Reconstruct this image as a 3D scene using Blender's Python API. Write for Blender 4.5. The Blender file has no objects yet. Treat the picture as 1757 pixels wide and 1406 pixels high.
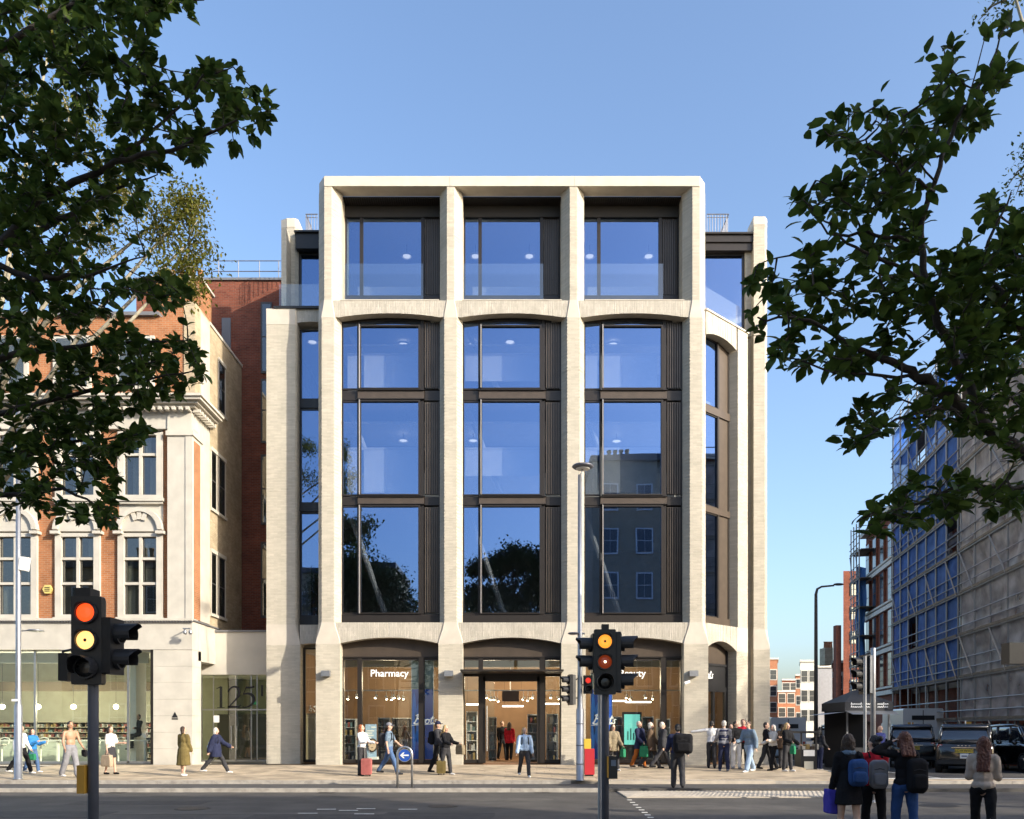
import bpy, bmesh, math, random
from mathutils import Vector, Matrix, noise as mnoise
R = math.radians
rng = random.Random(7)
SC = bpy.context.scene
COL = SC.collection

# ------------------------------------------------------------ camera, sky, sun, exposure
F, CX, HY, CY, CZ = 1400.0, 878.5, 1248.0, -32.0, 1.85      # focal length in photo pixels, principal column, horizon row, eye point
cam_d = bpy.data.cameras.new('camera'); cam = bpy.data.objects.new('camera', cam_d); COL.objects.link(cam)
cam.location = (0, CY, CZ); cam.rotation_euler = (R(90), 0, 0)
cam_d.sensor_width = 36.0; cam_d.lens = 36.0 * F / 1757.0; cam_d.shift_y = (HY - 703.0) / 1757.0
cam_d.clip_start = 0.1; cam_d.clip_end = 3000
SC.camera = cam

SUN_AZ, SUN_EL = 57.0, 22.0          # degrees right of the facade normal, degrees up
sdir = Vector((math.sin(R(SUN_AZ)) * math.cos(R(SUN_EL)), -math.cos(R(SUN_AZ)) * math.cos(R(SUN_EL)), math.sin(R(SUN_EL))))
world = bpy.data.worlds.new('World'); SC.world = world; world.use_nodes = True
wn = world.node_tree.nodes; wl = world.node_tree.links
sky = wn.new('ShaderNodeTexSky'); sky.sky_type = 'NISHITA'; sky.sun_disc = False
sky.sun_elevation = R(SUN_EL); sky.sun_rotation = math.atan2(sdir.x, sdir.y)
sky.altitude = 0; sky.air_density = 1.0; sky.dust_density = 3.0; sky.ozone_density = 2.8
bg = wn['Background']; bg.inputs[1].default_value = 0.15
wl.new(sky.outputs[0], bg.inputs[0])
sun_d = bpy.data.lights.new('sun', 'SUN'); sun_d.energy = 2.85; sun_d.angle = R(0.5); sun_d.color = (1.0, 0.90, 0.74)
sun = bpy.data.objects.new('sun', sun_d); COL.objects.link(sun)
sun.rotation_euler = sdir.to_track_quat('Z', 'Y').to_euler(); sun.location = (40, -60, 60)
SC.view_settings.view_transform = 'Standard'; SC.view_settings.look = 'None'
SC.view_settings.exposure = 1.28; SC.view_settings.gamma = 1.0
SC.view_settings.use_curve_mapping = False
SC.render.engine = 'CYCLES'
SC.cycles.max_bounces = 8; SC.cycles.transparent_max_bounces = 24
SC.cycles.caustics_reflective = False; SC.cycles.caustics_refractive = False
SC.cycles.use_denoising = True

def PX(px, y): return (px - CX) * (y - CY) / F
def PZ(py, y): return CZ + (HY - py) * (y - CY) / F
def PP(px, py, y): return Vector((PX(px, y), y, PZ(py, y)))
def PD(px, py, d): return PP(px, py, CY + d)

# ------------------------------------------------------------ materials
MATS = {}
def newmat(name):
    m = bpy.data.materials.new(name); m.use_nodes = True; MATS[name] = m
    return m, m.node_tree.nodes, m.node_tree.links, m.node_tree.nodes['Principled BSDF']
def mat(name, col, rough=.6, metal=0., var=0., vs=3., bump=0., bs=20., emit=None, es=1., coat=0., spec=.5, detail=5):
    m, n, l, p = newmat(name)
    p.inputs['Base Color'].default_value = (*col, 1); p.inputs['Roughness'].default_value = rough
    p.inputs['Metallic'].default_value = metal; p.inputs['Specular IOR Level'].default_value = spec
    if coat: p.inputs['Coat Weight'].default_value = coat; p.inputs['Coat Roughness'].default_value = .04
    if emit: p.inputs['Emission Color'].default_value = (*emit, 1); p.inputs['Emission Strength'].default_value = es
    if var or bump:
        g = n.new('ShaderNodeNewGeometry')
    if var:
        t = n.new('ShaderNodeTexNoise'); t.inputs['Scale'].default_value = vs; t.inputs['Detail'].default_value = detail
        l.new(g.outputs['Position'], t.inputs['Vector'])
        r = n.new('ShaderNodeValToRGB'); l.new(t.outputs['Fac'], r.inputs[0])
        r.color_ramp.elements[0].position = .3; r.color_ramp.elements[1].position = .7
        r.color_ramp.elements[0].color = (*[max(0, c * (1 - var)) for c in col], 1)
        r.color_ramp.elements[1].color = (*[min(1, c * (1 + var)) for c in col], 1)
        l.new(r.outputs[0], p.inputs['Base Color'])
    if bump:
        t2 = n.new('ShaderNodeTexNoise'); t2.inputs['Scale'].default_value = bs; t2.inputs['Detail'].default_value = 4
        l.new(g.outputs['Position'], t2.inputs['Vector'])
        b = n.new('ShaderNodeBump'); b.inputs['Strength'].default_value = bump; b.inputs['Distance'].default_value = .02
        l.new(t2.outputs['Fac'], b.inputs['Height']); l.new(b.outputs[0], p.inputs['Normal'])
    return m
def brickmat(name, c1, c2, mortar, bw=.24, rh=.075, ms=.008, upright=False, var=.25, bump=.5, bias=0., rough=.85):
    m, n, l, p = newmat(name); p.inputs['Roughness'].default_value = rough; p.inputs['Specular IOR Level'].default_value = .25
    g = n.new('ShaderNodeNewGeometry'); s = n.new('ShaderNodeSeparateXYZ'); l.new(g.outputs['Position'], s.inputs[0])
    a = n.new('ShaderNodeMath'); a.operation = 'ADD'; l.new(s.outputs[0], a.inputs[0]); l.new(s.outputs[1], a.inputs[1])
    c = n.new('ShaderNodeCombineXYZ')
    if upright: l.new(s.outputs[2], c.inputs[0]); l.new(a.outputs[0], c.inputs[1])
    else: l.new(a.outputs[0], c.inputs[0]); l.new(s.outputs[2], c.inputs[1])
    b = n.new('ShaderNodeTexBrick'); l.new(c.outputs[0], b.inputs['Vector'])
    b.inputs['Scale'].default_value = 1.; b.inputs['Brick Width'].default_value = bw; b.inputs['Row Height'].default_value = rh
    b.inputs['Mortar Size'].default_value = ms; b.inputs['Mortar Smooth'].default_value = .3; b.inputs['Bias'].default_value = bias
    b.inputs['Color1'].default_value = (*c1, 1); b.inputs['Color2'].default_value = (*c2, 1); b.inputs['Mortar'].default_value = (*mortar, 1)
    t = n.new('ShaderNodeTexNoise'); t.inputs['Scale'].default_value = 1.3; t.inputs['Detail'].default_value = 8; t.inputs['Roughness'].default_value = .7
    l.new(g.outputs['Position'], t.inputs['Vector'])
    mr = n.new('ShaderNodeMapRange'); mr.inputs[1].default_value = .3; mr.inputs[2].default_value = .7
    mr.inputs[3].default_value = 1 - var; mr.inputs[4].default_value = 1 + var * .5; l.new(t.outputs['Fac'], mr.inputs[0])
    mx = n.new('ShaderNodeVectorMath'); mx.operation = 'SCALE'; l.new(b.outputs['Color'], mx.inputs[0]); l.new(mr.outputs[0], mx.inputs['Scale'])
    l.new(mx.outputs[0], p.inputs['Base Color'])
    inv = n.new('ShaderNodeMath'); inv.operation = 'SUBTRACT'; inv.inputs[0].default_value = 1; l.new(b.outputs['Fac'], inv.inputs[1])
    bp = n.new('ShaderNodeBump'); bp.inputs['Strength'].default_value = bump; bp.inputs['Distance'].default_value = .01
    l.new(inv.outputs[0], bp.inputs['Height']); l.new(bp.outputs[0], p.inputs['Normal'])
    return m
def glassmat(name, tint, refl, rcol=(1, 1, 1), rough=0.):
    m = bpy.data.materials.new(name); m.use_nodes = True; MATS[name] = m
    n = m.node_tree.nodes; l = m.node_tree.links; n.remove(n['Principled BSDF'])
    t = n.new('ShaderNodeBsdfTransparent'); t.inputs[0].default_value = (*tint, 1)
    g = n.new('ShaderNodeBsdfGlossy'); g.inputs[0].default_value = (*rcol, 1); g.inputs['Roughness'].default_value = rough
    fr = n.new('ShaderNodeFresnel'); fr.inputs[0].default_value = 1.5
    ad = n.new('ShaderNodeMath'); ad.operation = 'ADD'; ad.use_clamp = True; ad.inputs[1].default_value = refl; l.new(fr.outputs[0], ad.inputs[0])
    # slight waviness of real panes
    ge = n.new('ShaderNodeNewGeometry'); w = n.new('ShaderNodeTexNoise'); w.inputs['Scale'].default_value = .55; w.inputs['Detail'].default_value = 1
    l.new(ge.outputs['Position'], w.inputs['Vector'])
    bp = n.new('ShaderNodeBump'); bp.inputs['Strength'].default_value = .12; bp.inputs['Distance'].default_value = .02
    l.new(w.outputs['Fac'], bp.inputs['Height']); l.new(bp.outputs[0], g.inputs['Normal'])
    mx = n.new('ShaderNodeMixShader'); l.new(ad.outputs[0], mx.inputs[0]); l.new(t.outputs[0], mx.inputs[1]); l.new(g.outputs[0], mx.inputs[2])
    # each pane is a thin slab: tint and mirror once, at the face turned to the ray
    cl_ = n.new('ShaderNodeBsdfTransparent'); m2 = n.new('ShaderNodeMixShader'); l.new(ge.outputs['Backfacing'], m2.inputs[0]); l.new(mx.outputs[0], m2.inputs[1]); l.new(cl_.outputs[0], m2.inputs[2])
    l.new(m2.outputs[0], n['Material Output'].inputs[0])
    return m

M_brick = brickmat('pale_roman_brick', (.545, .50, .412), (.47, .43, .352), (.45, .41, .335), bw=.29, rh=.0667, ms=.005, var=.13, bump=.45)
M_arch = brickmat('pale_upright_brick', (.54, .50, .43), (.45, .415, .35), (.42, .385, .325), bw=.24, rh=.07, ms=.007, upright=True, var=.18, bump=.6)
M_stone = mat('reconstructed_stone', (.54, .49, .415), .8, var=.07, vs=2.5, bump=.08, bs=60)
M_bronze = mat('bronze_anodised_frame', (.026, .021, .018), .42, .3, var=.1, vs=4)
M_bronzep = mat('bronze_spandrel_panel', (.085, .064, .048), .45, .35, var=.12, vs=3)
M_rib = mat('ribbed_bronze_panel', (.10, .080, .064), .36, .35, var=.12, vs=2)
M_black = mat('black_powder_coat', (.018, .018, .02), .45, .2)
M_soffit = mat('dark_slatted_soffit', (.03, .026, .022), .55, .3)
M_glass = glassmat('tinted_office_glass', (.52, .56, .60), .34, (.38, .58, 1.0))
M_shopglass = glassmat('shop_glass', (.88, .92, .88), .05)
M_greenglass = glassmat('green_tinted_shop_glass', (.84, .90, .80), .06)
M_bal = glassmat('balustrade_glass', (.88, .93, .94), .10)
M_inwall = mat('office_wall_paint', (.60, .60, .59), .8)
M_blindw = mat('office_roller_blind', (.72, .73, .74), .85, var=.04, vs=2)
M_slab = mat('office_ceiling', (.62, .62, .62), .8)
M_white = mat('white_paint', (.80, .79, .76), .55, var=.04, vs=3)
M_lampglow = mat('office_lamp_disc', (.8, .8, .8), .4, emit=(1., .95, .85), es=.55)
M_shopwall = mat('shop_warm_wall', (.26, .17, .10), .7, var=.15, vs=1.5)
M_shopwood = mat('shop_timber_floor', (.20, .11, .06), .45, var=.25, vs=4)
M_shopceil = mat('shop_ceiling', (.42, .40, .33), .8)
M_spot = mat('spotlight_face', (.9, .85, .7), .4, emit=(1., .82, .55), es=14)
M_steel = mat('brushed_steel', (.55, .55, .54), .32, .9, var=.08, vs=6)
M_galv = mat('galvanised_grey_post', (.34, .35, .37), .42, .75, var=.1, vs=4)
M_greypaint = mat('grey_painted_post', (.13, .135, .16), .42, .2, var=.1, vs=5)
M_asphalt = mat('asphalt', (.076, .069, .061), .82, var=.28, vs=1.1, bump=.5, bs=90, detail=9)
M_asphalt2 = mat('cycle_track_asphalt', (.070, .066, .062), .82, var=.2, vs=1.6, bump=.45, bs=90, detail=9)
M_paveb = mat('pavement_bed', (.20, .18, .15), .9)
M_pave = mat('york_stone_paving', (.43, .345, .24), .78, var=.32, vs=1.7, bump=.25, bs=30, detail=8)
M_kerb = mat('granite_kerb', (.36, .33, .29), .75, var=.25, vs=5, bump=.3, bs=60)
M_tact = mat('buff_tactile_paving', (.48, .42, .34), .8, var=.15, vs=3, bump=.2, bs=40)
M_line = mat('road_paint', (.68, .67, .63), .7, var=.25, vs=9)

# ------------------------------------------------------------ mesh builder
ORI = {}
def bez(p0, p1, p2, p3, n):
    out = []
    for i in range(n + 1):
        t = i / n; u = 1 - t
        out.append(tuple(u*u*u*a + 3*u*u*t*b + 3*u*t*t*c + t*t*t*d for a, b, c, d in zip(p0, p1, p2, p3)))
    return out
class MB:
    def __init__(s): s.v = []; s.f = []
    def add(s, vs, fs):
        o = len(s.v); s.v += [tuple(p) for p in vs]; s.f += [tuple(i + o for i in q) for q in fs]; return s
    def box(s, x0, x1, y0, y1, z0, z1):
        return s.add([(x0,y0,z0),(x1,y0,z0),(x1,y1,z0),(x0,y1,z0),(x0,y0,z1),(x1,y0,z1),(x1,y1,z1),(x0,y1,z1)],
                     [(0,3,2,1),(4,5,6,7),(0,1,5,4),(1,2,6,5),(2,3,7,6),(3,0,4,7)])
    def obox(s, c, size, M=None):
        o = len(s.v); hx, hy, hz = size[0]/2, size[1]/2, size[2]/2; s.box(-hx, hx, -hy, hy, -hz, hz); c = Vector(c)
        for i in range(o, len(s.v)):
            p = Vector(s.v[i]); p = (M @ p if M else p) + c; s.v[i] = tuple(p)
        return s
    def prism(s, poly, z0, z1):
        n = len(poly); a = sum(poly[i][0]*poly[(i+1)%n][1]-poly[(i+1)%n][0]*poly[i][1] for i in range(n))
        if a < 0: poly = poly[::-1]
        return s.add([(x,y,z0) for x,y in poly]+[(x,y,z1) for x,y in poly],
                     [tuple(range(n))[::-1], tuple(range(n,2*n))]+[(i,(i+1)%n,n+(i+1)%n,n+i) for i in range(n)])
    def xz(s, poly, y0, y1):
        n = len(poly)
        return s.add([(x,y0,z) for x,z in poly]+[(x,y1,z) for x,z in poly],
                     [tuple(range(n)), tuple(range(n,2*n))[::-1]]+[(i,n+i,n+(i+1)%n,(i+1)%n) for i in range(n)])
    def loft(s, secs, cap=True):
        n = len(secs[0]); o = len(s.v)
        for q in secs: s.v += [tuple(p) for p in q]
        for k in range(len(secs)-1):
            for i in range(n):
                j = (i+1) % n; s.f.append((o+k*n+i, o+k*n+j, o+(k+1)*n+j, o+(k+1)*n+i))
        if cap:
            s.f.append(tuple(o+i for i in range(n))[::-1]); s.f.append(tuple(o+(len(secs)-1)*n+i for i in range(n)))
        return s
    def tube(s, pts, r, n=8, cap=True):
        pts = [Vector(p) for p in pts]; k = len(pts); rs = r if isinstance(r, (list, tuple)) else [r]*k
        secs = []; ref = None
        for i, p in enumerate(pts):
            d = (pts[min(i+1,k-1)] - pts[max(i-1,0)])
            if d.length < 1e-9: d = Vector((0,0,1))
            d.normalize()
            if ref is None: ref = d.orthogonal().normalized()
            a = (ref - d*ref.dot(d))
            if a.length < 1e-6: a = d.orthogonal()
            a.normalize(); ref = a; b = d.cross(a)
            secs.append([p + (a*math.cos(2*math.pi*j/n) + b*math.sin(2*math.pi*j/n))*rs[i] for j in range(n)])
        return s.loft(secs, cap)
    def ell(s, c, r, n=12, m=8, M=None):
        if not isinstance(r, (list, tuple)): r = (r, r, r)
        c = Vector(c); o = len(s.v)
        pts = [Vector((0,0,-r[2]))]
        for i in range(1, m):
            t = math.pi*i/m
            for j in range(n):
                a = 2*math.pi*j/n; pts.append(Vector((r[0]*math.sin(t)*math.cos(a), r[1]*math.sin(t)*math.sin(a), -r[2]*math.cos(t))))
        pts.append(Vector((0,0,r[2])))
        s.v += [tuple((M @ p if M else p) + c) for p in pts]
        for j in range(n):
            s.f.append((o, o+1+(j+1)%n, o+1+j)); s.f.append((o+1+(m-2)*n+j, o+1+(m-2)*n+(j+1)%n, o+len(pts)-1))
        for i in range(m-2):
            for j in range(n):
                a = o+1+i*n+j; b = o+1+i*n+(j+1)%n; s.f.append((a, b, b+n, a+n))
        return s
    def cone(s, p0, r0, p1, r1, n=12):           # tapered capsule
        p0 = Vector(p0); p1 = Vector(p1); d = p1-p0
        if d.length < 1e-6: return s.ell(p0, max(r0, r1), n, 6)
        d.normalize(); pts = []; rs = []
        for a in (80, 45): pts.append(p0 - d*r0*math.sin(R(a))); rs.append(r0*math.cos(R(a)))
        pts += [p0, p1]; rs += [r0, r1]
        for a in (45, 80): pts.append(p1 + d*r1*math.sin(R(a))); rs.append(r1*math.cos(R(a)))
        return s.tube(pts, rs, n)
    def lathe(s, prof, c=(0,0,0), n=16, M=None, ex=1., ey=1.):
        c = Vector(c); secs = []
        for r, z in prof:
            q = []
            for j in range(n):
                p = Vector((r*ex*math.cos(2*math.pi*j/n), r*ey*math.sin(2*math.pi*j/n), z)); q.append((M @ p if M else p)+c)
            secs.append(q)
        return s.loft(secs)
    def ring(s, prof, c=(0,0,0), n=16, M=None):      # closed annular section, no caps
        c = Vector(c); secs = []
        for r, z in list(prof)+[prof[0]]:
            secs.append([(M @ Vector((r*math.cos(2*math.pi*j/n), r*math.sin(2*math.pi*j/n), z)) if M else Vector((r*math.cos(2*math.pi*j/n), r*math.sin(2*math.pi*j/n), z)))+c for j in range(n)])
        return s.loft(secs, False)
    def ribbon(s, pts, ws, y, th=.01, flip=None):   # flat calligraphic stroke in the XZ plane, facing -y
        k = len(pts); L = []; Rr = []
        for i, (x, z) in enumerate(pts):
            a = pts[max(i-1,0)]; b = pts[min(i+1,k-1)]; dx, dz = b[0]-a[0], b[1]-a[1]; q = math.hypot(dx, dz) or 1
            w = ws[i] if isinstance(ws, (list,tuple)) else ws
            L.append((x-dz/q*w/2, z+dx/q*w/2)); Rr.append((x+dz/q*w/2, z-dx/q*w/2))
        for i in range(k-1):
            s.xz([L[i], L[i+1], Rr[i+1], Rr[i]], y, y+th)
        return s
    def build(s, name, m=None, parent=None, smooth=False, kind=None, label=None, fix=True, world=True):
        me = bpy.data.meshes.new(name)
        off = ORI.get(parent.name, Vector((0,0,0))) if (parent and world) else Vector((0,0,0))
        me.from_pydata([(p[0]-off.x, p[1]-off.y, p[2]-off.z) for p in s.v], [], s.f)
        if fix:
            b = bmesh.new(); b.from_mesh(me); bmesh.ops.recalc_face_normals(b, faces=b.faces); b.to_mesh(me); b.free()
        if smooth: me.shade_smooth()
        if m: me.materials.append(m)
        return link(name, me, parent, kind, label, off)
def link(name, me, parent=None, kind=None, label=None, off=None):
    o = bpy.data.objects.new(name, me); COL.objects.link(o)
    if parent: o.parent = parent
    ORI[o.name] = Vector(off) if off is not None else Vector((0,0,0))
    if kind: o['kind'] = kind
    if label: o['label'] = label
    return o
def tag(o, label, cat, group=None):
    o['label'] = label; o['category'] = cat
    if group: o['group'] = group
    return o
def T(name, label, cat, loc=(0,0,0), group=None):
    o = bpy.data.objects.new(name, None); COL.objects.link(o); o.location = loc; o.empty_display_size = .2
    ORI[o.name] = Vector(loc); return tag(o, label, cat, group)
def struct(o): o['kind'] = 'structure'; return o
def place(root, loc, rz=0., s=1.):
    root.location = loc; root.rotation_euler = (0, 0, rz); root.scale = (s, s, s); return root
def copy_tree(o, parent=None):
    c = o.copy(); COL.objects.link(c); c.parent = parent
    ORI[c.name] = ORI.get(o.name, Vector((0,0,0)))
    for ch in list(o.children): copy_tree(ch, c)
    return c
WB = bpy.data.scenes.new('workbench')          # small side scene in which meshes are evaluated one at a time
def evalmesh(o):
    WB.collection.objects.link(o); vl = WB.view_layers[0]; vl.update(); dg = vl.depsgraph; dg.update()
    me = bpy.data.meshes.new_from_object(o.evaluated_get(dg)); WB.collection.objects.unlink(o); return me
def text(name, body, size, m, parent, loc, rot=(R(90),0,0), ext=.006, align='CENTER', shear=0., bold=0., sx=1.):
    c = bpy.data.curves.new(name, 'FONT'); c.body = body; c.size = size; c.extrude = ext; c.align_x = align; c.align_y = 'CENTER'; c.shear = shear
    c.offset = bold; c.resolution_u = 4
    t = bpy.data.objects.new('lettering_source', c)
    me = evalmesh(t); bpy.data.objects.remove(t); bpy.data.curves.remove(c)
    me.materials.clear(); me.materials.append(m)
    o = link(name, me, parent); off = ORI.get(parent.name, Vector((0,0,0))) if parent else Vector((0,0,0))
    o.location = Vector(loc)-off; o.rotation_euler = rot; o.scale = (sx, 1, 1); return o
def GZ(x, y):
    if x > 11.4 and y > -5.7: return .10
    if y > -6.9: return .39 + .0275*min(y, 0)
    if y > -8.7: return .10
    return 0.
ORD = ['first','second','third','fourth','fifth','sixth','seventh','eighth','ninth','tenth','eleventh','twelfth','thirteenth','fourteenth','fifteenth','sixteenth',
       'seventeenth','eighteenth','nineteenth','twentieth','twenty-first','twenty-second','twenty-third','twenty-fourth','twenty-fifth']
# ------------------------------------------------------------ ground
struct(MB().box(-700, 700, -300, 900, -.30, -.012).build('ground', M_asphalt))
road = struct(MB().box(-60, 60, -30.5, -8.7, -.25, 0).build('road', M_asphalt))
track = struct(MB().box(-60, 60, -8.7, -6.9, -.24, .10).build('cycle_track', M_asphalt2))
side = struct(MB().box(11.4, 40, -5.7, 90, -.22, .10).build('side_road', M_asphalt2))
SL = math.atan(.0275)
pave = struct(MB().add([(-60,-6.75,.175),(11.4,-6.75,.175),(11.4,14,.36),(-60,14,.36),(-60,-6.75,-.2),(11.4,-6.75,-.2),(11.4,14,-.2),(-60,14,-.2)],
    [(0,1,2,3),(7,6,5,4),(0,4,5,1),(1,5,6,2),(2,6,7,3),(3,7,4,0)]).build('pavement', M_paveb))
footway = struct(MB().box(11.4, 40, -6.75, -5.7, -.2, .17).build('footway', M_pave))
nearpave = struct(MB().box(-60, 90, -39.6, -30.5, -.2, .13).build('near_pavement', M_pave))
# paving slabs, each its own piece; nearest rows are parts, the rest one mass
slab_me = []
for k in range(5):
    b = MB(); w = (.88, .74, .62, .98, .82)[k]; b.box(-w/2+.004, w/2-.004, -.294, .294, -.05, .028)
    o = b.build('paving_slab_proto', M_pave); slab_me.append((w, o.data)); bpy.data.objects.remove(o)
rest = MB(); cnt = 0
for r_ in range(11):
    y = -6.45 + .6*r_; x = -17.6 - rng.random()*.6
    while x < 11.0:
        k = rng.randrange(5); w, me = slab_me[k]
        if x + w > 11.35: break
        cx = x + w/2; z = .39 + .0275*y - .030 + rng.uniform(-.002, .003)
        if cnt < 300:
            o = bpy.data.objects.new('paving_slab', me); COL.objects.link(o); o.parent = pave
            o.location = (cx, y, z); o.rotation_euler = (SL, 0, 0); cnt += 1
        else:
            rest.obox((cx, y, z-.011), (w-.008, .588, .078), Matrix.Rotation(SL, 3, 'X'))
        x += w
rest.build('paving', M_pave, pave, kind='stuff')
# a line of lighter threshold stone along the shopfronts
# kerbstones
def kerbrow(parent, xs, y, d, ztop, zbot, L=.91):
    o0 = MB().box(-L/2+.004, L/2-.004, 0, d, zbot, ztop).build('kerbstone_proto', M_kerb); me = o0.data; bpy.data.objects.remove(o0)
    x = xs[0]
    while x + L <= xs[1] + .01:
        o = bpy.data.objects.new('kerbstone', me); COL.objects.link(o); o.parent = parent; o.location = (x+L/2, y+rng.uniform(-.006,.006), rng.uniform(-.004,.004)); x += L
kerbrow(pave, (-17.3, 2.7), -6.92, .16, .205, -.1)
kerbrow(footway, (8.1, 20.), -6.92, .16, .19, -.1)
kerbrow(track, (-15.5, 3.0), -8.86, .17, .112, -.1)
# tactile strips at the crossing
tb = MB(); tb.box(3.0, 9.6, -10.7, -8.7, -.05, .03); tb.box(2.75, 8.1, -6.93, -6.4, .0, .203)
tact = struct(tb.build('crossing_slab', M_tact))
rb = MB()
x = 3.05
while x < 8.9:
    rb.add([(x,-10.6,.03),(x+.075,-10.6,.03),(x+.075+.6,-8.75,.03),(x+.6,-8.75,.03),(x+.015,-10.6,.039),(x+.06,-10.6,.039),(x+.06+.6,-8.75,.039),(x+.615,-8.75,.039)],
           [(0,3,2,1),(4,5,6,7),(0,1,5,4),(1,2,6,5),(2,3,7,6),(3,0,4,7)]); x += .125
x = 2.8
while x < 8.05:
    rb.box(x, x+.06, -6.9, -6.42, .203, .212); x += .13
rb.build('tactile_ridge', M_tact, tact, kind='stuff')
# painted marks on the road
mk = MB()
def markq(px, py, w, h):
    d = F*CZ/(py-HY); y = CY+d; x = PX(px, y); mk.box(x-w/2, x+w/2, y-h/2, y+h/2, -.006, .0062)
for (a, b_) in ((528,1396),(560,1389),(598,1391),(628,1388),(625,1397),(700,1389)): markq(a, b_, .42, .07)
for i in range(9): markq(1080+i*5.2, 1373+i*4.3, .12, .10)
struct(mk.build('road_marking', M_line))
# repair patches, covers and gullies in the carriageway
M_patch = mat('darker_asphalt_patch', (.052,.048,.044), .85, var=.3, vs=3, bump=.5, bs=80); M_patch2 = mat('paler_asphalt_patch', (.098,.089,.078), .85, var=.25, vs=2, bump=.5, bs=80); M_iron = mat('cast_iron_cover', (.045,.043,.042), .55, .6, var=.3, vs=20, bump=.6, bs=60)
PZI = [0.]
def rpatch(name, px, py, w, l, m, rot=0.):
    d = F*CZ/(py-HY); y = CY+d; x = PX(px, y); c_, s_ = math.cos(rot), math.sin(rot)
    q = [(x+a*w/2*c_-b_*l/2*s_, y+a*w/2*s_+b_*l/2*c_) for a, b_ in ((-1,-1),(.2,-1.06),(1,-.97),(1.02,.2),(1,1),(-.3,1.05),(-1.03,.98))]
    PZI[0] += .0004; o = MB().prism(q, -.02-PZI[0], .0012+PZI[0]).build(name, m, road); return o
for a in ((240,1378,3.2,1.0,M_patch,.03),(640,1400,5.,1.3,M_patch,-.04),(860,1372,2.6,.7,M_patch2,.02),(1230,1386,3.4,1.0,M_patch2,-.05),(1560,1392,2.6,.9,M_patch,.06),(420,1396,6.,.35,M_patch2,.01),(60,1398,3.,1.2,M_patch,.0)): rpatch('asphalt_patch', *a)
for px, py, r_ in ((1610,1383,.42),(330,1388,.33),(760,1384,.30)):
    d = F*CZ/(py-HY); y = CY+d; x = PX(px,y); cv = MB().lathe([(0,-.01),(r_,-.01),(r_,.007),(0,.007)], (x,y,0), 20).build('manhole_cover', M_iron, road)
    MB().ring([(r_*1.03,-.01),(r_*1.18,-.01),(r_*1.18,.006),(r_*1.03,.006)], (x,y,0), 20).build('cover_rim', M_patch, cv)
for px in (200, 560, 930):
    x = PX(px,-9.0); g_ = MB().box(x-.24,x+.24,-9.2,-8.88,-.01,.006).build('gully_grate', M_iron, road)
    for k in range(6): MB().box(x-.2+k*.07,x-.17+k*.07,-9.17,-8.91,.0062,.012).build('grate_bar', M_iron, g_)
mk = MB()
for i, y in enumerate((-5.45,-4.3)): mk.box(12.0, 26, y-.16, y+.16, .101, .1055)
for xx in (12.6, 14.6): mk.box(xx, xx+.1, -4.0, 40, .101, .1055)
struct(mk.build('side_road_marking', M_line))

# ------------------------------------------------------------ the corner building
BB = T('corner_building', 'pale brick building with three arched bays and deep reveals on the street corner', 'building', (0, 0, .39))
ZG, Z1, Z2, Z3, Z4, Z5, Z6 = .36, PZ(1105,0), PZ(1068,0), PZ(545,0), PZ(515,0), PZ(320,0), PZ(303,0)
PC = [-7.22, -2.41, 2.41, 7.22]; HB = .455
def sect(fw, bw, Y, Yb): return [(-bw, Yb), (-bw, Y), (-fw, 0), (fw, 0), (bw, Y), (bw, Yb)]
def courses(mb, base, z0, z1, cx=0, y0=0, h=.0667, j=.005, tooth=0., lean=None, tf=lambda p: p):
    n = max(1, round((z1-z0)/h)); h = (z1-z0)/n
    for i in range(n):
        e = rng.uniform(0, j); tx_ = (tooth if i % 2 else 0)
        mx = max(p[1] for p in base)
        poly = []
        for (x, y) in base:
            sx = 1 if x > 0 else -1
            poly.append((x - sx*(e*.8 + (tx_ if y < .01 else 0)), y + (e if y < mx-1e-6 else 0)))
        k = lean((z0+z1)/2) if lean else 0
        poly = [tf((cx+x, y0+y)) for x, y in poly]
        mb.prism(poly, z0+i*h+.0015, z0+(i+1)*h-.0015)
    return mb
def loft2(mb, s0, z0, s1, z1, cx, y0, bulge=.0, tf=lambda p: p):
    secs = []
    for k in range(7):
        t = k/6; e = t*t*(3-2*t)*.5 + t*.5
        secs.append([(*tf((cx+a[0]+(b[0]-a[0])*e, y0+a[1]+(b[1]-a[1])*e)), z0+(z1-z0)*t) for a, b in zip(s0, s1)])
    return mb.loft(secs)
S_g = sect(.478, .482, .02, .62); S_u = sect(.252, HB, .35, .62); S_t = sect(.147, HB, .42, 1.35)
for i, cx in enumerate(PC):
    p = courses(MB(), S_u, Z2, Z3, cx, tooth=.016).build('pier', M_brick, BB)
    courses(MB(), S_g, ZG, Z1, cx, tooth=.004).build('pier_base', M_brick, p)
    loft2(MB(), S_g, Z1, S_u, Z2, cx, 0).build('impost_stone', M_stone, p)
    loft2(MB(), S_u, Z3, S_t, Z4, cx, 0).build('impost_stone', M_stone, p)
    courses(MB(), S_t, Z4, Z5, cx, tooth=.008).build('pier_top', M_brick, p)
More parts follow.
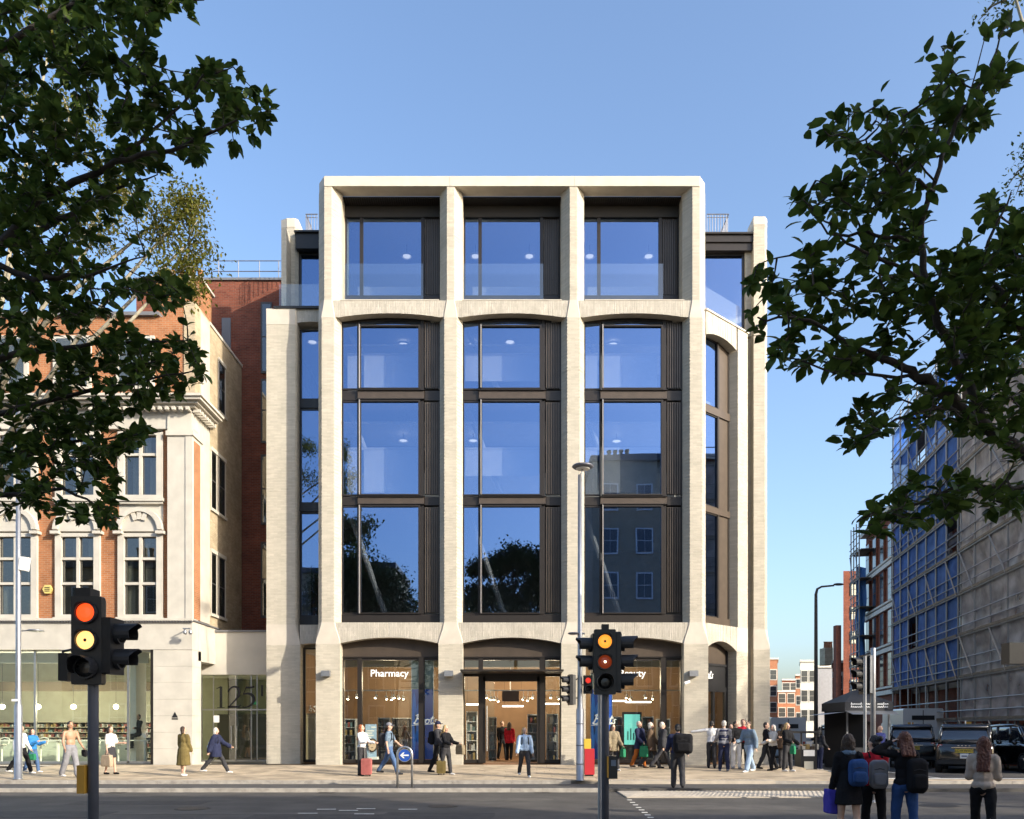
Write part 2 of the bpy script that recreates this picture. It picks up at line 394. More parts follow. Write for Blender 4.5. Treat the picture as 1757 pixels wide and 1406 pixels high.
# top beam in three stones with chamfered ends
for a, b_ in ((-7.66, -2.45), (-2.442, 2.45), (2.458, 7.66)):
    pl = [(a, .62), (a, 0), (b_, 0), (b_, .62)]
    if a < -7: pl = [(a, .62), (a, .42), (a+.30, -.02), (b_, -.02), (b_, .62)]
    elif b_ > 7: pl = [(a, .62), (a, -.02), (b_-.30, -.02), (b_, .42), (b_, .62)]
    else: pl = [(a, .62), (a, -.02), (b_, -.02), (b_, .62)]
    MB().prism(pl, Z5, Z6).build('coping_stone', M_stone, BB)
BAYS = [(-7.22+HB, -2.41-HB), (-2.41+HB, 2.41-HB), (2.41+HB, 7.22-HB)]
# brick arches of upright bricks
def arch(name, x0, x1, ztop, zs, za, y0, y1, top_in=0., parent=BB, tf=None, bwid=.072):
    n = round((x1-x0)/bwid); w = (x1-x0)/n; mb = MB()
    def zz(x): t = min(1, max(-1, (x-x0)/(x1-x0)*2-1)); return za - (za-zs)*t*t
    k = math.ceil(top_in/w) if top_in else 0
    for i in range(-k, n+k):
        a, b_ = x0+i*w+.002, x0+(i+1)*w-.002; e = rng.uniform(0, .010)
        o = len(mb.v); mb.xz([(a, zz(a)), (b_, zz(b_)), (b_, ztop), (a, ztop)], y0+e, y1)
        if tf:
            for q in range(o, len(mb.v)): mb.v[q] = tf(mb.v[q])
    return mb.build(name, M_arch, parent)
for (x0, x1) in BAYS:
    arch('lower_arch', x0+.002, x1-.002, Z2-.004, Z1+.02, PZ(1094,0), .03, .58, .2)
    arch('upper_arch', x0+.002, x1-.002, Z4-.004, Z3+.03, PZ(537,0), .03, .58, .29)
    MB().box(x0, x1, .02, 1.2, Z4-.003, Z4+.035).build('sill', M_stone, BB)

def ribbed(x0, x1, y, z0, z1, parent, n=7):
    mb = MB(); w = (x1-x0)/n
    mb.box(x0, x1, y+.08, y+.11, z0, z1)
    for i in range(n):
        a = x0+i*w; mb.prism([(a+.006, y+.08), (a+w*.22, y), (a+w*.5, y), (a+w*.72, y+.08)], z0+.02, z1-.02)
    return mb.build('ribbed_panel', M_rib, parent)
YF = .42
def upper_window(x0, x1, za, zb, topstrip=False):
    """one storey of one bay: narrow pane, fin, boxed main pane, mullion, ribbed panel"""
    fr = MB(); xl = x0+.05; xf0 = x0+.64; xf1 = xf0+.13; xm1 = xf1+2.30; xr = xm1+.19
    fr.box(x0, xl, YF, YF+.12, za, zb)
    fr.box(xf0-.03, xf0+.03, YF+.02, YF+.14, za, zb)
    fr.box(xl, xf0-.03, YF+.01, YF+.10, za, za+.06); fr.box(xl, xf0-.03, YF+.01, YF+.10, zb-.06, zb)
    w = fr.build('window', M_bronze, BB)
    MB().box(xm1+.06, xr, YF-.02, YF+.14, za, zb).build('mullion', M_bronze, w); MB().box(x1-.05, x1, YF, YF+.12, za, zb).build('jamb', M_bronze, w)
    bx = MB(); zt = zb - (.20 if topstrip else .0); f = .075
    bx.box(xf1-f, xf1, YF-.10, YF+.1, za, zt); bx.box(xm1-.02, xm1+.06, YF-.10, YF+.1, za, zt)
    bx.box(xf1, xm1-.02, YF-.10, YF+.1, zt-f*.8, zt); bx.box(xf1, xm1-.02, YF-.10, YF+.1, za, za+f*.6)
    bx.build('frame', M_bronze, w)
    MB().box(xf1-.055, xf1-.028, YF-.19, YF-.102, za+.01, zt-.01).build('fin', mat_fin, w)
    MB().box(xl+.002, xf0-.032, YF+.05, YF+.062, za+.062, zb-.062).build('pane', M_glass, w)
    MB().box(xf1+.002, xm1-.022, YF-.01, YF+.002, za+f*.6+.002, zt-f*.8-.002).build('pane', M_glass, w)
    if topstrip: MB().box(xf1-.02, xm1+.05, YF+.05, YF+.062, zt+.004, zb-.03).build('pane', M_glass, w)
    ribbed(xr+.03, x1-.055, YF-.03, za+.05, zb-.05, w, 6)
    return w
mat_fin = mat('sunlit_bronze_fin', (.55, .50, .45), .4, .6)  # frame bronze painted paler: the sun caught by the fins is in the colour
yy = YF
LV = [(PZ(1054,yy), PZ(868,yy)), (PZ(851,yy), PZ(688,yy)), (PZ(669,yy), PZ(551,yy))]
for (x0, x1) in BAYS:
    for k, (za, zb) in enumerate(LV): upper_window(x0, x1, za, zb, k == 2)
    for a, b_ in ((867,852.5),(687,670.5)):
        MB().box(x0+.645, x1-.62, YF-.06, YF+.10, PZ(a,yy)+.03, PZ(b_,yy)-.03).build('spandrel_panel', M_bronzep, BB)
        tr = MB(); tr.box(x0, x1, YF+.101, YF+.3, PZ(a,yy)+.002, PZ(b_,yy)-.002); tr.build('transom', M_bronze, BB)
        for q in (PZ(a,yy)+.002, PZ(b_,yy)-.028): MB().box(x0+.62, x1-.6, YF-.13, YF+.10, q, q+.026).build('cap_rail', M_bronze, BB)
        MB().box(x0, x0+.62, YF+.02, YF+.10, PZ(a,yy)+.002, PZ(b_,yy)-.002).build('spandrel_panel', M_bronze, BB); MB().box(x1-.598, x1, YF+.02, YF+.10, PZ(a,yy)+.002, PZ(b_,yy)-.002).build('spandrel_panel', M_bronze, BB)
    MB().box(x0, x1, YF-.04, YF+.3, Z2+.002, PZ(1054.5,yy)-.002).build('sill_panel', M_bronze, BB); MB().box(x0, x1, YF+.01, YF+.3, PZ(550.5,yy), Z3+.25).build('head_panel', M_bronze, BB)
    # recessed top storey
    yt = 1.1; s0, s1 = PZ(508,yt), PZ(374,yt)
    fr = MB(); xf = x0+.66; xm = x1-.78
    fr.box(x0, x1, yt-.04, yt+.12, Z4+.036, s0); MB().box(x0, x1, yt-.06, yt+.12, s1, Z5-.09).build('head_panel', M_soffit, BB)
    for a, b_ in ((x0, x0+.06), (xf-.07, xf+.07), (xm-.04, xm+.10), (x1-.06, x1)): fr.box(a, b_, yt-.02, yt+.12, s0, s1)
    w = fr.build('window', M_bronze, BB)
    MB().box(x0+.062, xf-.072, yt+.03, yt+.042, s0, s1).build('pane', M_glass, w)
    MB().box(xf+.072, xm-.042, yt+.03, yt+.042, s0, s1).build('pane', M_glass, w)
    ribbed(xm+.12, x1-.07, yt-.01, s0+.03, s1-.03, w, 8)
    MB().box(x0+.01, x1-.70, yt-.36, yt-.345, Z4+.036, PZ(453, yt-.35)).build('balustrade', M_bal, BB)
    sf = MB(); sf.box(x0, x1, .625, 1.35, Z5-.055, Z5-.002)
    k = x0+.05
    while k < x1-.05: sf.box(k, k+.05, .63, 1.05, Z5-.085, Z5-.056); k += .09
    sf.build('soffit', M_soffit, BB)

# inner rooms
M_darkfloor = mat('dark_office_carpet', (.12,.12,.11), .9)
poly = [(-9.3, 1.75), (-7.3, 1.75), (-7.3, .75), (7.3, .75), (9.45, 2.75), (10.4, 3.2), (11.4, 9.), (-9.3, 9.)]
for a, b_ in ((Z1+.32, Z2+.05), (PZ(866,yy), PZ(854,yy)), (PZ(686,yy), PZ(672,yy)), (Z3+.30, Z4-.01)):
    MB().prism(poly, a, b_).build('floor_slab', M_slab if a > 10 else M_darkfloor, BB)
MB().prism([(-7.6,1.25),(7.6,1.25),(7.6,9),(-7.6,9)], Z5-.05, Z6-.12).build('roof_slab', M_slab, BB)
zr = PZ(418, 2.9)
MB().prism([(-9.6,2.9),(-7.62,2.9),(-7.62,9),(-9.6,9)], zr, zr+.3).build('roof_slab', M_slab, BB)
MB().prism([(7.62,2.9),(10.5,2.9),(11.6,9),(7.62,9)], zr, zr+.3).build('roof_slab', M_slab, BB)
MB().box(-9.6, 11.6, 9., 9.2, .4, zr).build('inner_wall', M_inwall, BB)
MB().box(-9.55, -9.35, 1.8, 9, .4, zr).build('party_wall', M_brick, BB)
ux, uy = .1977, .980
MB().prism([(10.72,3.0),(10.72+ux*18,3.0+uy*18),(10.42+ux*18,3.0+uy*18),(10.42,3.0)], .1, PZ(430,2.9)).build('side_wall', M_brick, BB)
MB().box(-9.35, 11, 8.8, 9., Z4, Z5-.1).build('inner_wall', M_inwall, BB)
for sx in (-1, 1): MB().box(min(sx*7.5,sx*7.62), max(sx*7.5,sx*7.62), 1.36, 8.9, Z4, Z5-.06).build('flank_wall', M_brick, BB)
for za, zb in LV[1:]:
    MB().box(-7.2, 8.6, 4.2, 4.3, za-.3, za+(zb-za)*.55).build('partition', M_white, BB); MB().box(-7.2, 7.2, 1.5, 4.2, zb-.5, zb-.42).build('ceiling_raft', M_white, BB)
MB().box(-7.2, 7.2, 4.2, 4.3, Z4, Z4+2.0).build('partition', M_white, BB)
for bi, (x0, x1) in enumerate(BAYS):           # roller blinds hanging part way down behind the panes
    for k, (za, zb) in enumerate(LV):
        if k == 0: continue
        zt_ = zb-(zb-za)*(.34,.44,.36)[k]; zb_ = za+(zb-za)*((.36,.10,.05),(.30,.28,.26),(.3,.1,.04))[bi][k]
        MB().box(x0+.72, x0+3.05, 1.3, 1.32, zb_, zt_).build('roller_blind', M_blindw, BB); MB().box(x0+.05, x0+.62, 1.3, 1.32, zb_, zt_).build('roller_blind', M_blindw, BB)
        MB().box(x0+.05, x1-.6, 1.28, 1.36, zt_, zt_+.10).build('blind_box', M_inwall, BB)
    MB().box(x0+.3, x1-.7, 2.2, 2.22, Z4+.1, Z4+1.7).build('roller_blind', M_blindw, BB)
for x in (-4.8, 0.1, 4.85):       # slanting inner braces behind the glass
    for k in range(3):
        za, zb = LV[k]; MB().tube([(x-1.9, 1.6, zb+.1), (x-.3, 1.6, za-.2)], .11, 8).build('brace', M_inwall, BB)

# ------------------------------------------------------------ left wing, set back
YW = 1.1
xa, xb = PX(457, YW), PX(509, YW)
cxw = (xa+xb)/2; hw = (xb-xa)/2
S_w = [(-hw, .7), (-hw, .0), (hw-.06, .0), (hw, .1), (hw, .7)]
S_wg = [(-hw, .7), (-hw, .0), (hw+.14, .0), (hw+.15, .02), (hw+.15, .7)]
p = courses(MB(), S_w, PZ(1072,YW), PZ(557,YW), cxw, YW).build('pier', M_brick, BB)
courses(MB(), S_wg, ZG, PZ(1107,YW), cxw, YW, tooth=.003).build('pier_base', M_brick, p)
loft2(MB(), S_wg, PZ(1107,YW), S_w, PZ(1072,YW), cxw, YW).build('impost_stone', M_stone, p)
MB().prism([(cxw+x, YW+y-.01) for x, y in S_w], PZ(557,YW), PZ(530,YW)).build('coping_stone', M_stone, p)
arch('wing_lintel', xb+.002, -7.62, PZ(530,YW), PZ(553,YW), PZ(551,YW), YW+.05, YW+.7)
arch('wing_lintel', xb+.12, -7.62, PZ(1072,YW), PZ(1106,YW), PZ(1104,YW), YW+.05, YW+.7)
MB().box(xa+.3, -7.6, YW-.05, YW+1.9, PZ(530,YW)+.002, PZ(526,YW)).build('coping', M_black, BB)
YV = YW+.45
for k, (a, b_) in enumerate(((1056,880),(862,702),(684,566))):
    z0, z1 = PZ(a,YV), PZ(b_,YV); fr = MB(); fr.box(xb, xb+.07, YV, YV+.1, z0, z1); fr.box(-7.72, -7.62, YV, YV+.1, z0, z1)
    fr.box(xb, -7.62, YV, YV+.12, z0-.38, z0); fr.box(xb+.07, -7.72, YV, YV+.1, z1-.05, z1)
    w = fr.build('window', M_black, BB); MB().box(xb+.072, -7.722, YV+.04, YV+.052, z0, z1-.052).build('pane', M_glass, w)
fr = MB(); z0, z1 = .42, PZ(1112,YV); fr.box(xb+.16, xb+.24, YV, YV+.1, z0, z1); fr.box(-7.72, -7.62, YV, YV+.1, z0, z1); fr.box(xb+.24, -7.72, YV, YV+.1, z1-.06, z1); fr.box(xb+.24, -7.72, YV, YV+.1, z0, z0+.1)
w = fr.build('window', M_bronze, BB); MB().box(xb+.242, -7.722, YV+.04, YV+.05, z0+.1, z1-.06).build('pane', M_shopglass, w)
# penthouse storey either side
YP = 2.5
def penth(px0, px1, flip):
    x0, x1 = PX(px0,YP), PX(px1,YP); h = (x1-x0)/2; cx = (x0+x1)/2
    S = [(-h, .9), (-h, .14), (-h+.28, 0), (h-.12, 0), (h, .12), (h, .9)]
    if flip: S = [(-x, y) for x, y in S][::-1]
    return S, cx
S, cx = penth(481, 511, False)
p = courses(MB(), S, PZ(533,YP), PZ(390,YP), cx, YP).build('pier', M_brick, BB)
MB().prism([(cx+a, YP+b_-.01) for a, b_ in S], PZ(390,YP), PZ(375,YP)).build('coping_stone', M_stone, p)
xq = cx+(PX(511,YP)-PX(481,YP))/2
fb = MB(); fb.box(xq-.05, -7.6, YP-.15, YP+.6, PZ(430,YP), PZ(404,YP)); fb.box(xq-.1, -7.6, YP-.25, YP+.6, PZ(404,YP)+.003, PZ(401,YP)); fb.build('fascia', M_black, BB)
fr = MB(); fr.box(xq, xq+.09, YP+.2, YP+.35, PZ(530,YP), PZ(430,YP)); fr.box(xq+.09, -7.6, YP+.2, YP+.35, PZ(433,YP), PZ(430,YP)-.002)
w = fr.build('window', M_black, BB); MB().box(xq+.092, -7.6, YP+.26, YP+.272, PZ(530,YP), PZ(433,YP)-.002).build('pane', M_glass, w)
MB().box(xa+.42, -7.65, YW+.35, YW+.365, PZ(526,YW)+.003, PZ(488,YW+.35)).build('balustrade', M_bal, BB)
# right penthouse
xl, xr = 7.62, PX(1290,YP)
fb = MB(); fb.box(xl, xr, YP-.12, YP+.6, PZ(418,YP), PZ(406,YP)); fb.box(xl, xr, YP-.05, YP+.6, PZ(431,YP), PZ(418,YP)-.003); fb.box(xl, xr+.02, YP-.2, YP+.6, PZ(406,YP)+.003, PZ(403,YP)); fb.build('fascia', M_bronze, BB)
fr = MB(); xw = PX(1276,YP); fr.box(xw, xw+.08, YP+.2, YP+.35, PZ(560,YP), PZ(431,YP)-.002); fr.box(xl, xw, YP+.2, YP+.35, PZ(434,YP), PZ(431,YP)-.002)
w = fr.build('window', M_black, BB); MB().box(xl, xw-.002, YP+.26, YP+.272, PZ(560,YP), PZ(434,YP)-.002).build('pane', M_glass, w)
courses(MB(), [(-.25,.5),(-.25,0),(.25,0),(.25,.5)], PZ(575,YP), PZ(431,YP), xw+.08+.26, YP+.12).build('pier', M_brick, BB)
# railing lines on the roof either side
for sx, (r0, r1) in ((-1, (525, 545)), (1, (1213, 1250))):
    yr = 3.6; rl = MB(); a, b_ = PX(r0,yr), PX(r1,yr); z0, z1 = PZ(404,yr), PZ(368,yr)
    rt = T('roof_railing', 'thin metal railing on the roof left of the top storey' if sx < 0 else 'thin metal railing on the roof right of the top storey', 'railing', (a, yr, z0), 'roof railings')
    e = a if sx < 0 else b_
    MB().tube([(a,yr,z1),(b_,yr,z1)], .025, 6).tube([(e,yr,z1),(e,yr+3,z1)], .025, 6).tube([(a,yr,z1-.14),(b_,yr,z1-.14)], .016, 6).build('handrail', M_greypaint, rt)
    x = a
    while x <= b_: MB().tube([(x,yr,z0),(x,yr,z1)], .014, 5).build('baluster', M_greypaint, rt); x += .12
    y = yr
    while y < yr+3: y += .14; MB().tube([(e,y,z0),(e,y,z1)], .014, 5).build('baluster', M_greypaint, rt)

# ------------------------------------------------------------ canted corner bay
A0 = Vector((7.70, .30)); U = Vector((.747, .665)); N = Vector((-.665, .747))
def tf2(p): q = A0 + U*p[0] + N*p[1]; return (q.x, q.y)
def tf3(p): q = A0 + U*p[0] + N*p[1]; return (q.x, q.y, p[2])
def mapped(mb):
    mb.v = [tf3(p) for p in mb.v]; return mb
zt, zl, za1, zs0 = 18.36, 17.42, 17.62, 6.0
arch('canted_arch', .0, 2.12, zt, zl, za1, .0, .5, tf=tf3)
arch('canted_lower_arch', .0, 2.12, 5.98, 4.98, 5.32, .0, .5, tf=tf3)
mapped(MB().box(-.03, 3.0, -.04, .55, zt+.002, zt+.07)).build('coping', M_stone, BB)
p5 = [(2.12, .6), (2.12, .36), (2.22, .0), (2.95, .0), (2.95, .6)]
pb = courses(MB(), p5, 5.98, zt, 0, 0, tooth=.01, tf=tf2).build('pier', M_brick, BB)
courses(MB(), [(2.12,.6),(2.12,.0),(2.95,.0),(2.95,.6)], .3, 5.0, 0, 0, tf=tf2).build('pier_base', M_brick, pb)
mapped(MB().prism([(2.12,.6),(2.12,.0),(2.95,.0),(2.95,.6)], 5.0, 5.98)).build('impost_stone', M_stone, pb)
for k, (z0, z1) in enumerate(((6.32, PZ(883,1.3)), (PZ(872,1.3), PZ(714,1.3)), (PZ(701,1.3), 17.6))):
    fr = MB(); fr.box(0, .06, .35, .47, z0, z1); fr.box(1.25, 1.36, .33, .47, z0, z1); fr.box(2.04, 2.12, .35, .47, z0, z1)
    fr.box(.06, 1.25, .36, .46, z0, z0+.05); fr.box(.06, 1.25, .36, .46, z1-.05, z1)
    w = mapped(fr).build('window', M_bronze, BB)
    mapped(MB().box(.062, 1.248, .40, .412, z0+.052, z1-.052)).build('pane', M_glass, w)
    mapped(MB().box(1.362, 2.038, .38, .40, z0, z1)).build('metal_panel', M_bronzep, w)
for a, b_ in ((PZ(883,1.3), PZ(872,1.3)), (PZ(714,1.3), PZ(701,1.3)), (5.985, 6.32)):
    mapped(MB().box(0, 2.12, .31, .6, a+.003, b_-.003)).build('spandrel_panel', M_bronzep, BB)
mapped(MB().box(.05, 2.9, .25, .265, zt+.072, zt+1.15)).build('balustrade', M_bal, BB)
# corner door below
fr = MB(); fr.box(0,.08,.42,.55,.4,5.2); fr.box(2.02,2.12,.42,.55,.4,5.2); fr.box(.08,2.02,.42,.55,3.3,3.5); fr.box(.08,2.02,.42,.55,4.35,4.45); fr.box(.08,.2,.43,.53,.4,3.3); fr.box(1.05,1.2,.43,.53,.4,3.3); fr.box(1.9,2.02,.43,.53,.4,3.3)
dr = mapped(fr).build('corner_door', M_black, BB)
mapped(MB().box(.202,1.048,.47,.48,.42,3.298)).build('pane', M_shopglass, dr); mapped(MB().box(1.202,1.898,.47,.48,.42,3.298)).build('pane', M_shopglass, dr)
mapped(MB().box(.082,2.018,.46,.48,3.502,4.348)).build('sign_panel', M_black, dr); mapped(MB().box(.082,2.018,.46,.48,4.452,5.3)).build('fascia', M_bronzep, dr)
mapped(MB().tube([(.95,.40,1.0),(.95,.40,2.1)], .02, 6)).build('handle', M_steel, dr)
# end pier of the side street front
x6a, x6b = PX(1293, 2.3), PX(1319, 2.3)
h6 = (x6b-x6a)/2; c6 = (x6a+x6b)/2
S6 = [(-h6,.9),(-h6,.0),(h6-.16,.0),(h6,.22),(h6,.9)]; S6g = [(-h6,.9),(-h6,.0),(h6+.05,.0),(h6+.06,.02),(h6+.06,.9)]
p = courses(MB(), S6, 5.96, PZ(386,2.3), c6, 2.3, tooth=.008).build('pier', M_brick, BB)
courses(MB(), S6g, .3, 5.1, c6, 2.3).build('pier_base', M_brick, p)
loft2(MB(), S6g, 5.1, S6, 5.96, c6, 2.3).build('impost_stone', M_stone, p)
MB().prism([(c6+a, 2.3+b_-.01) for a, b_ in S6], PZ(386,2.3), PZ(372,2.3)).build('coping_stone', M_stone, p)
MB().box(9.8, x6a+.05, 2.75, 3.0, .3, 18.4).build('recess_wall', M_brick, BB)

# ------------------------------------------------------------ shop fronts of the three bays
YS = .5
zf = PZ(1129, YS)
def shop_bay(i, x0, x1):
    def zz(x): t = (x-x0)/(x1-x0)*2-1; return PZ(1094,0)-(PZ(1094,0)-Z1-.02)*t*t
    n = 14; xs = [x0+(x1-x0)*k/n for k in range(n+1)]
    MB().xz([(x0, zf), (x1, zf)]+[(x, zz(x)+.06) for x in xs[::-1]], YS-.02, YS+.05).build('fascia', M_bronzep, BB)
    fr = MB(); a, b_ = (x0+.62, x0+.80), (x0+3.05, x0+3.28)
    fr.box(x0, x0+.07, YS-.05, YS+.12, .42, zf-.002); fr.box(x1-.06, x1, YS-.05, YS+.12, .42, zf-.002)
    for q in (a, b_): fr.box(q[0], q[1], YS-.08, YS+.14, .42, zf-.002)
    fr.box(x0, x1, YS-.09, YS+.12, zf, zf+.04)
    for l, r_ in ((x0+.07, a[0]), (a[1], b_[0]), (b_[1], x1-.06)):
        if i == 1 and l == a[1]: continue
        fr.box(l, r_, YS-.03, YS+.1, .42, .56); fr.box(l, r_, YS-.03, YS+.1, zf-.1, zf-.002)
    return fr, a, b_
for i, (x0, x1) in enumerate(BAYS):
    fr, a, b_ = shop_bay(i, x0, x1)
    zc = PZ(1153, -.8)
    if i == 1:
        fr.box(x0+.07, x1-.06, YS-.06, YS+.1, zc-.1, zc+.06); fr.box(a[1], b_[0], YS-.03, YS+.1, zf-.1, zf-.002)
        fr.box(a[1], a[1]+.1, YS-.05, YS+.1, .42, zc-.1); fr.box(b_[0]-.1, b_[0], YS-.05, YS+.1, .42, zc-.1); fr.box(a[1], b_[0], YS-.05, YS+.1, zc-.3, zc-.1)
    w = fr.build('shop_front', M_bronze, BB)
    for l, r_ in ((x0+.072, a[0]-.002), (a[1]+.002, b_[0]-.002), (b_[1]+.002, x1-.062)):
        if i == 1:
            MB().box(l, r_, YS+.02, YS+.032, zc+.062, zf-.102).build('pane', M_shopglass, w)
            if l == a[1]+.002: continue
            MB().box(l, r_, YS+.02, YS+.032, .562, zc-.102).build('pane', M_shopglass, w)
        else: MB().box(l, r_, YS+.02, YS+.032, .562, zf-.102).build('pane', M_shopglass, w)
    if i == 1:
        MB().box(x0+.0, x1-.0, -1.15, YS-.1, zc, zc+.07).build('canopy', M_bronze, w)
        MB().box(x0+.62-.0, x0+.80+.45, YS+.16, YS+.2, .45, zc-.32).build('sliding_door', M_shopglass, w)
        MB().tube([(a[1]+.16, YS-.13, .9), (a[1]+.16, YS-.13, 2.7)], .025, 8).build('handle', M_steel, w)
# the sales floor behind
shop_in = MB().prism([(-9.2,1.75),(-7.3,1.75),(-7.3,.66),(7.3,.66),(9.3,2.7),(10.3,3.3),(10.9,8.9),(-9.2,8.9)], .30, .412).build('shop_floor', M_shopwood, BB)
MB().prism([(-9.2,1.75),(-7.3,1.75),(-7.3,.70),(7.3,.70),(9.3,2.7),(10.3,3.3),(10.9,8.9),(-9.2,8.9)], Z1-.02, Z1+.31).build('shop_ceiling', M_shopceil, BB)
MB().box(-9.2, 10.6, 7.0, 7.2, .41, Z1-.02).build('shop_wall', M_shopwall, BB)
MB().box(-9.25, -9.05, 1.9, 7, .41, Z1-.02).build('shop_wall', M_shopwall, BB)
MB().box(-7.3, 7.3, 2.2, 2.35, Z1-.75, Z1-.03).build('bulkhead', M_shopceil, BB)
MB().box(-7.2, 7.2, 3.0, 3.05, PZ(1186,3.), PZ(1186,3.)+.05).build('lighting_track', M_steel, BB)
# ------------------------------------------------------------ red brick and white stone building on the left
M_obrick = brickmat('orange_red_brick', (.41, .165, .07), (.33, .125, .052), (.36, .25, .16), bw=.225, rh=.075, ms=.010, var=.25)
M_cbrick = brickmat('cream_stock_brick', (.50, .41, .28), (.40, .32, .21), (.40, .34, .25), bw=.225, rh=.075, ms=.009, var=.3)
M_rbrick = brickmat('dark_red_brick', (.24, .07, .04), (.16, .045, .028), (.17, .115, .085), bw=.225, rh=.075, ms=.009, var=.3)
M_portland = mat('portland_stone', (.50, .47, .41), .75, var=.10, vs=1.8, bump=.12, bs=40, detail=8)
M_render = mat('painted_render', (.52, .49, .43), .8, var=.06, vs=1.5)
M_lead = mat('lead_flashing', (.17, .17, .18), .6, .2)
M_winframe = mat('dark_casement', (.05, .05, .05), .5)
M_oldglass = glassmat('old_window_glass', (.35, .37, .34), .10)
M_curtain = mat('white_curtain', (.55, .55, .53), .9)
LB = T('stone_fronted_building', 'red brick and white stone building with mullioned windows above a corner cafe', 'building', (-16, 0, .39))
XR, XL = PX(330, 0), -24.0
ZF0, ZF1 = PZ(1115, 0), PZ(1066, 0)
# ground floor: fascia, corner pillar, reveal
MB().box(XL, XR, -.02, .6, ZF0, ZF1).build('fascia_stone', M_portland, LB)
MB().box(XL, XR+.04, -.14, .5, ZF1+.002, ZF1+.10).build('string_course', M_portland, LB)
dn = MB(); x = XL
while x < XR: dn.box(x, x+.05, -.11, -.02, ZF1-.06, ZF1-.001); x += .11
dn.build('dentil', M_lead, LB, kind='stuff')
pil = PX(263, 0)
for k in range(7):       # ashlar blocks of the corner pillar
    a = .36+k*(ZF0-.362)/7; MB().box(pil, XR, 0, .9, a, a+(ZF0-.362)/7-.006).build('ashlar_block', M_portland, LB)
MB().box(XR-1.2, XR, .61, 3.0, PZ(1132,0), ZF1-.002).build('side_fascia', M_portland, LB)
MB().box(XR-.02, XR+.06, 0, 3.05, ZF1+.002, ZF1+.06).build('coping', M_lead, LB)
MB().tube([(XR+.05,3.02,PZ(1140,1)),(XR+.05,3.02,ZF1)], .05, 8).build('downpipe', M_portland, LB)
# cafe glazing
yg = .28; fr = MB(); z1 = ZF0
for px in (263, 228-8, 60, -60): fr.box(PX(px,yg)-.05, PX(px,yg)+.03, yg, yg+.1, .42, z1)
fr.box(XL, PX(263,yg), yg, yg+.1, .40, .5); fr.box(XL, PX(263,yg), yg+.0, yg+.12, z1-.04, z1-.001)
w = fr.build('cafe_window', M_steel, LB)
xs = [XL, PX(-60,yg)-.05, PX(60,yg)-.05, PX(220,yg)-.05, PX(263,yg)-.05]
for a, b_ in zip(xs[:-1], xs[1:]): MB().box(a+.035, b_-.004, yg+.04, yg+.052, .502, z1-.045).build('pane', M_greenglass, w)
MB().box(XL, PX(256,1), .9, 1.0, PZ(1138,.9), z1-.05).build('blind_box', M_white, LB)
MB().box(pil-.12, pil, .02, .9, .4, z1).build('reveal_lining', M_bronze, LB)
# upper front
CWS = [PX(238, 0) - k*108/43.75 for k in range(0, 4)]
WZ = ((PZ(1054,0), PZ(920,0)), (PZ(848,0), PZ(745,0)))
edges = [XR-.98] + [e for cx in CWS for e in (cx+.87, cx-.87)] + [XL]
for a, b_ in zip(edges[0::2], edges[1::2]):
    MB().box(b_, a, .22, .5, ZF1+.102, PZ(735,0)).build('brick_pier', M_obrick, LB)
for cx in CWS:
    MB().box(cx-.87, cx+.87, .22, .5, ZF1+.102, WZ[0][0]-.13).build('brick_apron', M_portland, LB)
    MB().box(cx-.87, cx+.87, .222, .5, WZ[0][1]+.141, WZ[1][0]-.27).build('stone_panel', M_portland, LB)
    MB().box(cx-.87, cx+.87, .22, .5, WZ[1][1]+.141, PZ(735,0)).build('stone_panel', M_portland, LB)
MB().box(XR-.98, XR-.02, .0, .6, ZF1+.102, PZ(700,0)).build('corner_pilaster', M_portland, LB)
MB().box(XR-.26, XR, -.03, .9, ZF1+.103, PZ(748,0)).build('angle_stone', M_portland, LB)
MB().box(XR-.3, XR+.03, .16, .74, ZF1+.104, PZ(755,0)).build('brick_panel', M_obrick, LB)
MB().box(XR-.3, XR, .901, 1.86, ZF1+.102, PZ(555,1.8)).build('side_pilaster', M_portland, LB)
MB().box(XR-.3, XR-.01, 0.05, .90, PZ(747,0), PZ(700,0)).build('frieze', M_portland, LB)
MB().box(XR-1.02, XR+.06, -.07, 1.0, PZ(748,0), PZ(740,0)).build('capital_band', M_portland, LB)
cw = 108/43.75
